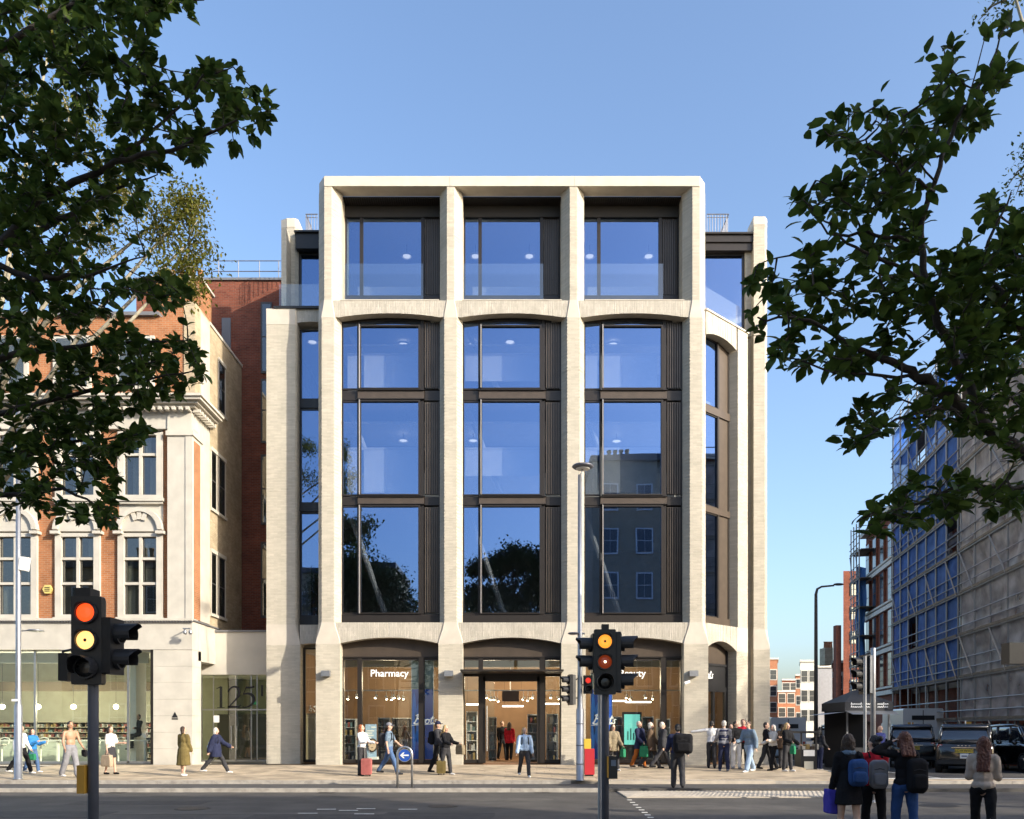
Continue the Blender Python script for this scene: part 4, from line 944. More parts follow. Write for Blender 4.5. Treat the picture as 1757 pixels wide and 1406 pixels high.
x, z = PX(300,-.01), PZ(1228,-.01); t = T('triangle_plaque', 'small black triangle plaque over a bar on the stone pillar', 'sign', (x,0,z)); MB().xz([(x-.12,z-.08),(x+.12,z-.08),(x,z+.14)], -.015, .0).build('triangle', M_black, t); MB().box(x-.12,x+.12,-.015,0,z-.16,z-.11).build('bar', M_black, t)
x, z = PX(78,-.01)+.0, PZ(1012,.2); t = T('alarm_box', 'yellow hexagonal alarm box on the brick pier', 'alarm', (x,.2,z)); MB().xz([(x+.19*math.cos(R(a)), z+.19*math.sin(R(a))) for a in range(0,360,60)], .1, .22).build('cover', mat('alarm_yellow', (.62,.5,.16), .5), t)
for i in range(3): MB().box(x-.1,x+.1,.092,.098,z-.09+i*.07,z-.06+i*.07).build('print_line', M_black, t)
# pair of cameras on the corner of the stone building
x, z = PX(318,-.3), PZ(1085,-.3); t = T('corner_camera', 'pair of dome cameras on a bracket at the corner of the stone building', 'camera', (x,0,z))
MB().tube([(XR-.25,.0,z+.1),(x-.02,-.45,z+.12),(x+.25,-.45,z+.12)], .025, 6).build('bracket', M_galv, t)
for dx in (.05,.26): MB().ell((x+dx,-.45,z-.02), (.08,.08,.10), 10, 7).build('dome', M_galv, t)
# ------------------------------------------------------------ side street on the right
def netmat(name, col, alpha, var=.3):
    m = bpy.data.materials.new(name); m.use_nodes = True; MATS[name] = m
    n = m.node_tree.nodes; l = m.node_tree.links; p = n['Principled BSDF']; p.inputs['Base Color'].default_value = (*col,1); p.inputs['Roughness'].default_value = .6
    g = n.new('ShaderNodeNewGeometry'); t = n.new('ShaderNodeTexNoise'); t.inputs['Scale'].default_value = 1.2; t.inputs['Detail'].default_value = 6; l.new(g.outputs['Position'], t.inputs['Vector'])
    mr = n.new('ShaderNodeMapRange'); mr.inputs[1].default_value = .3; mr.inputs[2].default_value = .7; mr.inputs[3].default_value = alpha-var*.5; mr.inputs[4].default_value = alpha+var*.5; l.new(t.outputs['Fac'], mr.inputs[0])
    tl = n.new('ShaderNodeBsdfTranslucent'); tl.inputs[0].default_value = (*col,1); m1 = n.new('ShaderNodeMixShader'); m1.inputs[0].default_value = .4; l.new(p.outputs[0], m1.inputs[1]); l.new(tl.outputs[0], m1.inputs[2])
    tr = n.new('ShaderNodeBsdfTransparent'); m2 = n.new('ShaderNodeMixShader'); l.new(mr.outputs[0], m2.inputs[0]); l.new(tr.outputs[0], m2.inputs[1]); l.new(m1.outputs[0], m2.inputs[2])
    l.new(m2.outputs[0], n['Material Output'].inputs[0]); return m
M_bluenet = netmat('blue_debris_netting', (.035, .14, .55), .78, .45); M_greysheet = netmat('grey_scaffold_sheeting', (.68, .68, .73), .56, .5)
M_scaf = mat('scaffold_tube', (.26,.26,.26), .45, .5); M_board = mat('scaffold_board', (.15,.13,.10), .8, var=.3)
M_redbr = brickmat('street_red_brick', (.26,.075,.04), (.18,.05,.03), (.18,.12,.09), var=.25); M_orange = brickmat('far_orange_brick', (.44,.18,.09), (.36,.14,.07), (.36,.25,.17), var=.2)
M_slate = mat('slate_roof', (.12,.12,.13), .7, var=.2); M_cream = mat('cream_stucco', (.60,.57,.50), .75, var=.08)
Q0 = Vector((20.4, .5)) + Vector((.980,-.1977))*1.25; SU = Vector((.1977,.980)); SN = Vector((.980,-.1977))
def SP(t, o, z): q = Q0 + SU*t + SN*o; return (q.x, q.y, z)
def smap(mb): mb.v = [SP(p[0], p[1], p[2]) for p in mb.v]; return mb
def sbox(t0,t1,o0,o1,z0,z1): return smap(MB().box(t0,t1,o0,o1,z0,z1))
def TP(px): return (32.5*596.1/(px-1160.9)-32.5)/.98
def street_house(name, label, t0, t1, h, mw, rows, cols, base=4.0, bands=True, roof=None, o0=0, wh=1.7, ww=1.1, frm=None):
    q = SP((t0+t1)/2, 4, .1); H = T(name, label, 'building', q)
    sbox(t0, t1, o0+.15, 9, .05, h).build('wall', mw, H)
    pitch = (t1-t0)/cols; fh = (h-base-.6)/rows
    for r_ in range(rows):
        z0 = base+r_*fh+.6
        for c in range(cols):
            tc = t0+pitch*(c+.5)
            w = sbox(tc-ww/2-.12, tc+ww/2+.12, o0+.02, o0+.149, z0-.15, z0+wh+.2).build('window', frm or M_cream, H)
            sbox(tc-ww/2, tc+ww/2, o0+.008, o0+.018, z0, z0+wh/2-.04).build('pane', M_oldglass2, w); sbox(tc-ww/2, tc+ww/2, o0+.008, o0+.018, z0+wh/2, z0+wh).build('pane', M_oldglass2, w)
        if bands: sbox(t0-.01, t1+.01, o0-.10, o0+.3, base+r_*fh, base+r_*fh+.28).build('stone_band', M_cream, H); sbox(t0-.01, t1+.01, o0-.06, o0+.3, base+r_*fh+.42, base+r_*fh+.55).build('stone_band', M_cream, H)
    sbox(t0-.02, t1+.02, o0-.30, .6+o0, h, h+.3).build('cornice', M_cream if bands else mw, H)
    if roof: smap(MB().loft([[(t0,o0,h+.3),(t1,o0,h+.3),(t1,9,h+.3),(t0,9,h+.3)],[(t0+.2,o0+2,h+.3+roof),(t1-.2,o0+2,h+.3+roof),(t1-.2,9,h+.3+roof),(t0+.2,9,h+.3+roof)]])).build('roof', M_slate, H)
    return H
M_oldglass2 = mat('far_dark_glass', (.03,.035,.04), .12, spec=.8)
def scaffold(name, label, t0, t1, h, nb, lift, net, nm, miss=.0, o=-1.25, first=2, top_only=None, wav=.12):
    S = T(name, label, 'scaffold', SP((t0+t1)/2, o, .1)); db = (t1-t0)/nb; nl = int(h//lift)
    for k in range(nb+1):
        for oo in (o, o+1.1): smap(MB().tube([(t0+k*db, oo, .1),(t0+k*db, oo, h+.9)], .045, 6)).build('standard', M_scaf, S)
    for j in range(1, nl+1):
        z = .1+j*lift
        smap(MB().tube([(t0-.3,o-.05,z),(t1+.3,o-.05,z)], .04, 6)).build('ledger', M_scaf, S); smap(MB().tube([(t0-.3,o-.05,z+1.0),(t1+.3,o-.05,z+1.0)], .03, 5)).build('guard_rail', M_scaf, S)
        smap(MB().tube([(t0-.3,o-.05,z+.5),(t1+.3,o-.05,z+.5)], .03, 5)).build('guard_rail', M_scaf, S)
        sbox(t0, t1, o+.12, o+1.05, z+.05, z+.10).build('board_deck', M_board, S); sbox(t0, t1, o-.10, o-.07, z+.05, z+.17).build('toe_board', M_board, S)
    for k in range(0, nb, 2):
        for j in range(0, nl, 2): smap(MB().tube([(t0+k*db,o-.08,.1+j*lift),(t0+(k+1)*db,o-.08,.1+(j+1)*lift)], .035, 5)).build('brace', M_scaf, S)
    for k in range(nb):
        for j in range(first-1, nl):
            if rng.random() < miss: continue
            mb = MB(); n = 6; vs = []; fs = []; sd = rng.random()*50
            for a in range(n+1):
                for b_ in range(n+1):
                    tt = t0+db*(k+a/n); z = .1+lift*(j+b_/n); e = math.sin(math.pi*a/n)*math.sin(math.pi*b_/n)*wav*(.3+.9*mnoise.noise((tt*1.3, z*1.3, sd))) + .03*mnoise.noise((tt*4,z*4,sd))
                    vs.append((tt+.0, o+.06+(-.5*abs(e) if wav < .2 else abs(e)*.8-.05), z))
            for a in range(n):
                for b_ in range(n): i = a*(n+1)+b_; fs.append((i,i+n+1,i+n+2,i+1))
            mb.add(vs, fs); smap(mb).build(nm, net, S, True, fix=False)
    return S
t_b0, t_b1, t_r1, t_r2 = TP(1645), TP(1532), TP(1500), TP(1478)
street_house('mansion_block', 'brick mansion block wrapped in grey scaffold sheeting at the east edge of the photo', -2.4, t_b0-.05, 17.2, M_redbr, 4, 5, bands=True)
scaffold('sheeted_scaffold', 'scaffold covered in torn grey translucent sheeting beside the taxis', -2.2, t_b0-.3, 18.4, 5, 2.05, M_greysheet, 'sheet_panel', .0, first=2, wav=.5)
street_house('mansion_block', 'brick mansion block behind the blue scaffold netting', t_b0, t_b1, 17.6, M_redbr, 5, 5, roof=2.0)
scaffold('netted_scaffold', 'scaffold hung with blue debris netting on the side street', t_b0+.1, t_b1, 20.6, 7, 2.05, M_bluenet, 'net_panel', .12, first=3, wav=.19)
street_house('gabled_mansion_block', 'red brick block with white stone bands past the blue netting', t_b1+.05, TP(1481), 15.8, M_redbr, 4, 4, wh=2.1, ww=.9, o0=-1.2, roof=2.2, frm=M_redbr)
scaffold('open_scaffold', 'open unclad scaffold against the red brick block with white bands', TP(1496), TP(1481), 15.6, 3, 2.05, M_bluenet, 'net_panel', .85, first=4, o=-2.1)
# blue sheet hanging on its corner
ns = MB(); q = Vector((PX(1477, 27.), 27., 0)); n = 24; vs = []; fs = []
for a in range(n+1):
    for b_ in range(5):
        z = 6.6+6.8*a/n; vs.append((q.x-.34+.17*b_+.05*math.sin(a*.5), q.y+.16*math.sin(b_*1.9+a*.15), z+.1*math.sin(b_)))
for a in range(n):
    for b_ in range(4): i = a*5+b_; fs.append((i,i+1,i+6,i+5))
ns.add(vs, fs); tag(ns.build('hanging_net', mat('bright_blue_sheet', (.05,.20,.55), .6), None, True, fix=False), 'long bright blue debris sheet hanging from the far end of the scaffold', 'net')

def far_block(name, label, px0, px1, py, d, m, cols, rows, ww, wh, z0, dz, depth=8, cornice=True, frm=None, sun=True):
    y = CY+d; x0, x1, h = PX(px0,y), PX(px1,y), PZ(py,y); H = T(name, label, 'building', ((x0+x1)/2, y+depth/2, 0))
    k_ = (d+depth)/d; MB().prism([(x0,y),(x1,y),(x1*k_,y+depth),(x0*k_,y+depth)], -.1, h).build('wall', m, H)
    if cornice: MB().prism([(x0-.15,y-.25),(x1+.15,y-.25),(x1*k_+.15,y+depth),(x0*k_-.15,y+depth)], h+.002, h+.35).build('cornice', M_cream, H)
    for c in range(cols):
        for r_ in range(rows):
            xc = x0+(x1-x0)*(c+.5)/cols; z = z0+dz*r_
            if z+wh > h: continue
            w = MB().box(xc-ww/2-.12, xc+ww/2+.12, y-.08, y-.002, z-.15, z+wh+.15).build('window', frm or M_cream, H)
            MB().box(xc-ww/2, xc+ww/2, y-.10, y-.085, z, z+wh*.5-.04).build('pane', M_oldglass2, w); MB().box(xc-ww/2, xc+ww/2, y-.10, y-.085, z+wh*.5, z+wh).build('pane', M_oldglass2, w)
    return H, x0, x1, y, h
M_blind = mat('cream_blind_window', (.62,.58,.42), .6)
H, x0, x1, y, h = far_block('brick_tower', 'dark red brick block with a stack of cream sash windows on the side street', 1447, 1482, 980, 100, M_redbr, 1, 0, 1, 1, 0, 3, 14, False)
for k in range(6):
    z = 3.2+2.95*k; xc = PX(1465, y); w = MB().box(xc-.5, xc+.5, y-.06, y-.002, z, z+1.55).build('window', M_winframe, H)
    for a in (0,1): MB().box(xc-.44, xc+.44, y-.09, y-.065, z+.06+a*.76, z+.06+a*.76+.68).build('pane', M_blind, w)
MB().box(PX(1438,y), PX(1447,y)-.01, y+.6, y+1.5, -.1, PZ(1072,y)).build('lower_wing', M_redbr, H)
H, x0, x1, y, h = far_block('brick_house', 'lower red brick house with a white band and chimney stack past the tower', 1428, 1448, 1138, 112, M_redbr, 1, 2, 1.0, 1.8, 3.5, 3.6, 10)
MB().box(x0-.02, x1+.1, y-.06, y+.0, h-2.0, h-1.2).build('stone_band', M_cream, H)
st = MB().box(PX(1430,y), PX(1444,y), y+3, y+5, h, PZ(1108,y)).build('chimney_stack', M_cbrick, H)
for k in range(5): MB().lathe([(.16,0),(.12,.8),(.17,.82),(.17,.95)], (PX(1431,y)+.25+k*.24, y+4, PZ(1108,y)), 8).build('chimney_pot', M_orange, H)
far_block('rendered_house', 'grey rendered gable wall behind the black lamp column', 1400, 1429, 1146, 125, mat('grey_render', (.33,.33,.35), .8, var=.1), 1, 0, 1, 1, 3, 3, 10)
far_block('stucco_house', 'white stucco town house with tall windows down the side street', 1373, 1401, 1136, 150, M_cream, 2, 3, 1.1, 2.0, 3.0, 3.6, 10)
far_block('brick_house', 'narrow brown brick house beside the white stucco house', 1365, 1376, 1160, 165, M_orange, 1, 3, 1.0, 1.7, 3.0, 3.4, 8)
far_block('brick_terrace', 'sunlit orange brick terrace with white windows closing the side street', 1334, 1380, 1188, 185, M_orange, 3, 3, 1.5, 2.0, 1.0, 3.2, 10)
H, x0, x1, y, h = far_block('brick_terrace', 'tall orange brick terrace end with pale cornice right behind the corner pier', 1305, 1334, 1132, 175, M_orange, 2, 4, 1.3, 2.0, 1.6, 3.5, 10)
far_block('penthouse', 'dark brick attic storey above the sunlit orange terrace', 1342, 1369, 1168, 188, M_redbr, 2, 1, 1.6, 1.6, 10.4, 3, 6)

# ------------------------------------------------------------ houses across the main road (behind the eye point; they cast the street's shade and show in the panes)
def back_house(name, label, x0, x1, h, m, cols, rows, chim=2):
    H = T(name, label, 'building', ((x0+x1)/2, -44, .13)); y = -40.0
    MB().box(x0, x1, -50, y, 0, h).build('wall', m, H); MB().box(x0-.2, x1+.2, -50, y+.35, h+.002, h+.5).build('cornice', M_slate, H)
    for c in range(cols):
        for r_ in range(rows):
            xc = x0+(x1-x0)*(c+.5)/cols; z = 1.6+r_*(h-2)/rows
            w = MB().box(xc-.75, xc+.75, y+.002, y+.1, z-.1, z+2.3).build('window', M_white, H)
            for a in (0,1):
                for b_ in (0,1): MB().box(xc-.62+a*.64, xc-.02+a*.64, y+.102, y+.12, z+.05+b_*1.1, z+1.08+b_*1.1).build('pane', M_oldglass2, w)
    for k in range(chim):
        xc = x0+(x1-x0)*(k+.5)/chim; s_ = MB().box(xc-1.3, xc+1.3, -47, -45.6, h+.5, h+2.0).build('chimney_stack', M_orange, H)
        for q in range(4): MB().lathe([(.22,0),(.18,.9),(.24,.93),(.24,1.1)], (xc-.9+q*.6, -46.3, h+2.0), 8).build('chimney_pot', M_cbrick, s_)
    return H
back_house('town_house', 'tall pale house with chimney pots mirrored in the east bay windows', 7.2, 19.5, 25.6, M_cbrick, 4, 6, 2)
back_house('town_house', 'brick house row whose roof is mirrored low in the west bay windows', -40, -10.5, 16.0, M_cbrick, 9, 4, 3)
back_house('town_house', 'long terrace across the main road that shades the near carriageway', 19.6, 41, 21.5, M_obrick, 0, 0, 3)
back_house('town_house', 'lower terrace across the main road towards the east', 41.1, 110, 18.0, M_obrick, 0, 0, 8)
# ------------------------------------------------------------ traffic signals
M_sigblack = mat('signal_black', (.012,.012,.013), .42, var=.2, vs=20)
M_hood = mat('signal_hood', (.02,.02,.022), .5)
M_red = mat('lit_red_lens', (.5,.05,.02), .3, emit=(1.,.075,.012), es=.75); M_amber = mat('lit_amber_lens', (.8,.5,.2), .3, emit=(1.,.52,.15), es=.85)
M_amber2 = mat('lit_orange_lens', (.7,.35,.05), .3, emit=(1.,.30,.03), es=.62); M_dim = mat('dim_red_lens', (.14,.025,.015), .3, emit=(1.,.14,.03), es=.07)
M_hot = mat('lamp_filament_spot', (1,.9,.7), .3, emit=(1.,.8,.5), es=3); M_red2 = mat('ped_red_lens', (.4,.03,.02), .3, emit=(1.,.05,.03), es=.35); M_off = mat('dark_lens', (.02,.02,.02), .25)
M_yel = mat('yellow_box', (.50,.26,.03), .5)
def hood(mb, c, r, L, d, M):
    """open visor: half tube over the lens, pointing along d"""
    secs = []
    for q in (0, 1):
        ring = []
        for k in range(13):
            a = R(-30 + 240*k/12); ring.append(c + M @ Vector((r*math.cos(a), -L*q*(1.0 if 30 < -30+240*k/12 < 150 else .72), r*math.sin(a))))
        for k in range(12, -1, -1):
            a = R(-30 + 240*k/12); ring.append(c + M @ Vector(((r-.008)*math.cos(a), -L*q*(1.0 if 30 < -30+240*k/12 < 150 else .72), (r-.008)*math.sin(a))))
        secs.append(ring)
    mb.loft(secs); return mb
def sig_head(parent, c, rz, s=1., lens=(None,None,None), n=3, name='signal_head'):
    """n-aspect head, c = centre of its front face, facing -y turned by rz"""
    M = Matrix.Rotation(rz, 3, 'Z'); pitch = .30*s; H = pitch*n+.06*s; W = .32*s
    def put(mb): mb.v = [tuple(Vector(c) + M @ Vector(p)) for p in mb.v]; return mb
    secs = []
    for yq, k in ((0,1.),(.10*s,1.),(.20*s,.8)): secs.append([(x*W/2*k, yq, z*H/2*(1 if k == 1 else .96)) for x, z in ((-1,-.97),(-.94,-1),(.94,-1),(1,-.97),(1,.97),(.94,1),(-.94,1),(-1,.97))])
    h = put(MB().loft(secs)).build(name, M_sigblack, parent)
    for k in range(n):
        z = H/2-.03*s-pitch*(k+.5); lm = lens[k]
        put(MB().lathe([(.0,0),(.100*s,0),(.100*s,.012),(.06*s,.03*s),(.0,.035*s)], (0,.0,z), 20, Matrix.Rotation(R(90),3,'X'))).build('lens', lm or M_off, h)
        if lm in (M_amber, M_amber2, M_dim): put(MB().ell((0,-.03*s,z), (.02*s,.012,.02*s), 8, 6)).build('bulb', M_hot if lm is M_dim else M_sigblack, h)
        rim = put(MB().ring([(.103*s,0),(.122*s,0),(.122*s,.05),(.103*s,.05)], (0,.0,z), 20, Matrix.Rotation(R(90),3,'X')))
        rim.build('rim', M_hood, h)
        hb = MB(); hood(hb, Vector((0,-.02,z)), .125*s, .24*s if not lm else .05, None, Matrix.Identity(3)); put(hb).build('hood', M_hood, h)
    return h
def pole(parent, x, y, z0, z1, r, m, name='pole'):
    MB().lathe([(r*1.0,z0),(r,z1-.02),(r*.9,z1)], (x,y,0), 14).build(name, m, parent, True); MB().lathe([(r*1.7,z0),(r*1.7,z0+.03),(r*1.02,z0+.06)], (x,y,0), 14).build('base_plate', m, parent)
# near signal, left
d = 9.2; y = CY+d; x = PX(160, y)
S1 = T('traffic_signal', 'near traffic signal showing red and amber on a grey pole by the cafe side', 'traffic light', (x, y, 0), 'traffic signals at the crossing')
pole(S1, x, y, 0, PZ(1060,y), .057, M_greypaint)
sig_head(S1, PP(148, 1099, y-.16), R(4), 1.02, (M_red, M_amber, None)); c = PP(193, 1080, y); sig_head(S1, PP(186,1110,y)+Vector((.10,.0,0)), R(88), .95, (None,None,None), 2)
MB().box(PX(141,y)-.02, PX(164,y), y-.12, y+.1, PZ(1031,y), PZ(1012,y)).build('detector', M_sigblack, S1); MB().box(PX(150,y), PX(163,y), y-.05, y+.05, PZ(1034,y), PZ(1030.5,y)).build('detector_mount', M_sigblack, S1)
MB().box(PX(108,y), PX(124,y), y-.1, y+.12, PZ(1169,y), PZ(1122,y)).build('rear_head', M_sigblack, S1); MB().tube([PP(124,1115,y-.05), PP(108,1118,y-.05), PP(106,1133,y-.05), PP(112,1138,y-.05)], .015, 6).build('cable', M_black, S1)
MB().box(PX(139.5,y), PX(152.3,y), y-.10, y+.12, PZ(1361,y), PZ(1313,y)).build('push_button_box', M_yel, S1)
# nearer-middle signal
d = 12.4; y = CY+d; x = PX(1038.5, y)
S2 = T('traffic_signal', 'signal showing orange and dim red on a grey pole before the beauty window', 'traffic light', (x, y, 0), 'traffic signals at the crossing')
pole(S2, x, y, 0, PZ(1080,y), .057, M_greypaint)
sig_head(S2, PP(1038, 1136, y-.16), R(-2), 1.02, (M_amber2, M_dim, None)); sig_head(S2, PP(1055,1137,y)+Vector((.10,.02,0)), R(80), .95); sig_head(S2, PP(1022,1122,y)+Vector((-.06,.02,0)), R(-88), .9, n=2)
MB().box(PX(1032,y), PX(1044,y), y-.06, y+.06, PZ(1084,y), PZ(1072,y)).build('detector', M_sigblack, S2)
MB().box(PX(1040.5,y), PX(1043,y), y-.11, y+.1, PZ(1334,y), PZ(1298,y)).build('push_button_side', M_yel, S2); MB().box(PX(1043.2,y), PX(1058,y), y-.11, y+.1, PZ(1336,y), PZ(1297,y)).build('push_button_box', M_sigblack, S2)
MB().box(PX(1047,y), PX(1055,y), y-.122, y-.112, PZ(1314,y), PZ(1304,y)).build('display', mat('button_display', (.12,.16,.22), .3), S2)
x2 = PX(1029, y+.5); MB().lathe([(.03,0),(.03,PZ(1190,y))], (x2,y+.5,0), 10).build('side_pole', M_galv, S2)
# lamp column with disc head, and its signals
d = 25.2; y = CY+d; x = PX(995, y); zb = GZ(x, y)
L1 = T('lamp_column', 'tall grey lamp column with a disc lamp in front of the middle bays', 'street lamp', (x, y, zb))
MB().lathe([(.15,zb),(.15,zb+.02),(.118,zb+.03),(.118,PZ(1218,y)),(.085,PZ(1214,y)),(.075,PZ(1160,y)),(.06,PZ(815,y))], (x,y,0), 16).build('column', M_galv, L1, True)
for py in (1243, 1280, 1312): MB().ring([(.116,PZ(py,y)),(.123,PZ(py,y)),(.123,PZ(py,y)+.03),(.116,PZ(py,y)+.03)], (x,y,0), 16).build('band', M_greypaint, L1)
c = PP(1000, 802, y); MB().tube([(x,y,PZ(816,y)), (x+.05,y,PZ(812,y)), (c.x,y,c.z-.05)], .03, 8).build('arm', M_galv, L1)
MB().lathe([(.0,-.06),(.16,-.06),(.30,-.02),(.34,.02),(.30,.06),(.14,.09),(.0,.095)], c, 24).build('lamp_disc', M_greypaint, L1, True); MB().lathe([(.0,-.075),(.2,-.068),(.22,-.045),(.0,-.045)], c, 20).build('diffuser', M_white, L1)
c = PP(984, 1087.5, y); MB().lathe([(.0,-.03),(.12,-.03),(.18,.0),(.15,.03),(.0,.04)], c, 18).build('lower_lamp', M_greypaint, L1, True); MB().tube([c, (x,y,c.z), (x+.15,y,c.z)], .03, 8).build('lower_arm', M_galv, L1)
S3 = T('traffic_signal', 'signal heads strapped to the tall disc-lamp column, one seen edge on', 'traffic light', (x, y-.1, zb), 'traffic signals at the crossing')
sig_head(S3, PP(973, 1184, y)+Vector((.05,0,0)), R(-80), .98); MB().tube([PP(984,1168,y-.02), PP(994,1164,y-.02)], .02, 6).build('strap', M_black, S3); MB().tube([PP(984,1198,y-.02), PP(994,1198,y-.02)], .02, 6).build('strap', M_black, S3)
sig_head(S3, PP(1009, 1175, y-.1), R(5), .86, (M_red2,None,None), 2); MB().tube([PP(999,1175,y), PP(1006,1175,y)], .02, 6).build('strap', M_black, S3)
# left lamp column
d = 25.6; y = CY+d; x = PX(31.5, y); zb = GZ(x, y)
L2 = T('lamp_column', 'grey lamp column with a small arm lamp in front of the cafe', 'street lamp', (x, y, zb))
MB().lathe([(.15,zb),(.15,zb+.02),(.118,zb+.03),(.118,PZ(1212,y)),(.085,PZ(1208,y)),(.08,PZ(1165,y)),(.065,PZ(700,y))], (x,y,0), 16).build('column', M_galv, L2, True)
MB().lathe([(.0,-.02),(.16,-.02),(.26,.0),(.2,.04),(.0,.05)], PP(61,1083,y), 18).build('lamp_head', M_galv, L2, True); MB().tube([PP(34,1083,y), PP(55,1082,y)], .02, 6).build('arm', M_galv, L2)
MB().box(PX(24,y), PX(37,y), y-.13, y-.12, PZ(1204,y), PZ(1200,y)).build('plate', M_white, L2)
MB().obox(PP(42,968,y), (.26,.16,.42), Matrix.Rotation(R(8),3,'Y')).build('antenna_box', M_white, L2); MB().tube([PP(33,970,y), PP(40,970,y)], .02, 5).build('antenna_arm', M_galv, L2)
# black column with a long arm at the street mouth
y = 4.0; x = PX(1400, y)
L3 = T('lamp_column', 'slim black lamp column with a curved arm at the mouth of the side street', 'street lamp', (x, y, .1))
MB().tube([(x,y,.1),(x,y,1.6),(x,y,PZ(1040,y)),(x,y,PZ(1020,y)),(x+.06,y,PZ(1011,y)),(x+.25,y,PZ(1007,y)),(x+.8,y,PZ(1005,y))], [.11,.09,.07,.065,.055,.045,.04], 10).build('column', M_black, L3, True)
MB().ell((x+1.0,y,PZ(1003,y)), (.24,.1,.06), 12, 6).build('lamp_head', M_black, L3, True)
# far signal on two poles by the foreground women
d = 20.; y = CY+d; x = PX(1498, y)
S4 = T('traffic_signal', 'dark signal head seen edge on with a pale backing board by the kiosk', 'traffic light', (x, y, 0), 'traffic signals at the crossing')
pole(S4, x, y, 0, PZ(1112,y), .062, M_galv); x2 = PX(1484, y-.3); MB().lathe([(.038,0),(.038,PZ(1128,y))], (x2,y-.3,0), 10).build('side_pole', M_galv, S4)
sig_head(S4, PP(1479, 1158, y), R(-85), 1.0); MB().box(PX(1487,y), PX(1491,y), y-.2, y+.12, PZ(1190,y), PZ(1126,y)).build('backing_board', M_galv, S4)
y = CY+14.; x = PX(1772, y)
S5 = T('traffic_signal', 'black signal head cut by the east edge of the photo', 'traffic light', (x, y, 0), 'traffic signals at the crossing')
pole(S5, x, y, 0, PZ(1090,y), .057, M_greypaint); MB().box(PX(1725,y), PX(1764,y), y-.12, y+.12, PZ(1140,y), PZ(1104,y)).build('signal_head', M_sigblack, S5)
# hoop bollard with keep-left disc
y = -8.5; zb = .1; xa_, xb_ = PX(682,y), PX(707,y); r_ = (xb_-xa_)/2; xc = (xa_+xb_)/2; zt_ = PZ(1282,y)
HB_ = T('hoop_bollard', 'steel hoop with a round blue arrow sign at the kerb', 'bollard', (xc, y, zb))
MB().tube([(xa_,y,zb)]+[(xc-r_*math.cos(R(a)), y, zt_-r_+r_*math.sin(R(a))) for a in range(0,181,15)]+[(xb_,y,zb)], .033, 10).build('hoop', M_steel, HB_, True)
c = Vector((xc, y-.01, zt_-r_-.03)); MB().lathe([(0,0),(.185,0),(.185,.02),(0,.02)], c, 28, Matrix.Rotation(R(90),3,'X')).build('disc', mat('blue_sign', (.02,.08,.38), .4), HB_)
MB().ring([(.175,0),(.19,0),(.19,.006),(.175,.006)], c+Vector((0,-.02,0)), 28, Matrix.Rotation(R(90),3,'X')).build('rim', M_steel, HB_)
MB().box(c.x-.06,c.x+.12,y-.042,y-.034,c.z-.02,c.z+.02).xz([(c.x-.13,c.z),(c.x-.04,c.z-.085),(c.x+.0,c.z-.085),(c.x-.05,c.z-.02),(c.x-.05,c.z+.02),(c.x+.0,c.z+.085),(c.x-.04,c.z+.085)], y-.041, y-.035).build('arrow', M_white, HB_)
# red litter bin with yellow top
y = -5.2; x = PX(1011, y); zb = GZ(x,y)
t = T('red_bin', 'red upright bin with a yellow top beside the tall disc-lamp column', 'bin', (x,y,zb)); MB().box(x-.16,x+.16,y-.15,y+.15,zb+.05,PZ(1285,y)).build('body', mat('bin_red', (.42,.02,.03), .5), t); MB().box(x-.17,x+.05,y-.1,y+.1,PZ(1285,y)+.002,PZ(1268,y)).build('top', mat('bin_yellow', (.6,.42,.05), .5), t); MB().box(x-.13,x+.13,y-.12,y+.12,zb,zb+.05).build('foot', M_black, t)

# ------------------------------------------------------------ kiosk, cart, vehicles
y = 1.5; x0, x1 = PX(1452,y), PX(1526,y); zb = .1
K = T('market_kiosk', 'dark kiosk with a pointed roof and white script lettering at the street mouth', 'kiosk', ((x0+x1)/2, y, zb))
M_kiosk = mat('kiosk_canvas', (.028,.03,.036), .7)
ze, zp = PZ(1205,y), PZ(1188,y+1)
MB().loft([[(x0-.1,y-.1,ze),(x1+.1,y-.1,ze),(x1+.1,y+2.4,ze),(x0-.1,y+2.4,ze)],[((x0+x1)/2-.05,y+1.1,zp+.1),((x0+x1)/2+.05,y+1.1,zp+.1),((x0+x1)/2+.05,y+1.2,zp+.1),((x0+x1)/2-.05,y+1.2,zp+.1)]]).build('roof', M_kiosk, K)
MB().box(x0-.1,x1+.1,y-.12,y+2.4,PZ(1220,y),ze-.002).build('valance', M_kiosk, K)
MB().add([(x0-.15,y-1.0,PZ(1226,y-1)),(x1-.05,y-1.0,PZ(1226,y-1)),(x1+.1,y-.125,PZ(1220,y)),(x0-.1,y-.125,PZ(1220,y))],[(0,1,2,3)]).build('awning', M_galv, K)
MB().add([(PX(1402,y),y-.6,PZ(1227,y)),(x0-.2,y-.6,PZ(1222,y)),(x0-.1,y+1.6,PZ(1222,y)),(PX(1402,y)+.2,y+1.6,PZ(1227,y))],[(0,1,2,3)]).build('side_awning', M_galv, K)
for xx in (x0, x1-.06): MB().box(xx,xx+.06,y-.05,y+.02,zb,PZ(1220,y)-.002).build('post', M_galv, K)
MB().box(x0,x1,y+2.3,y+2.36,zb,PZ(1220,y)-.002).build('back_wall', M_black, K); MB().box(x0+.1,x1-.1,y+.3,y+.9,zb,1.0).build('counter', M_kiosk, K)
sc_ = MB()
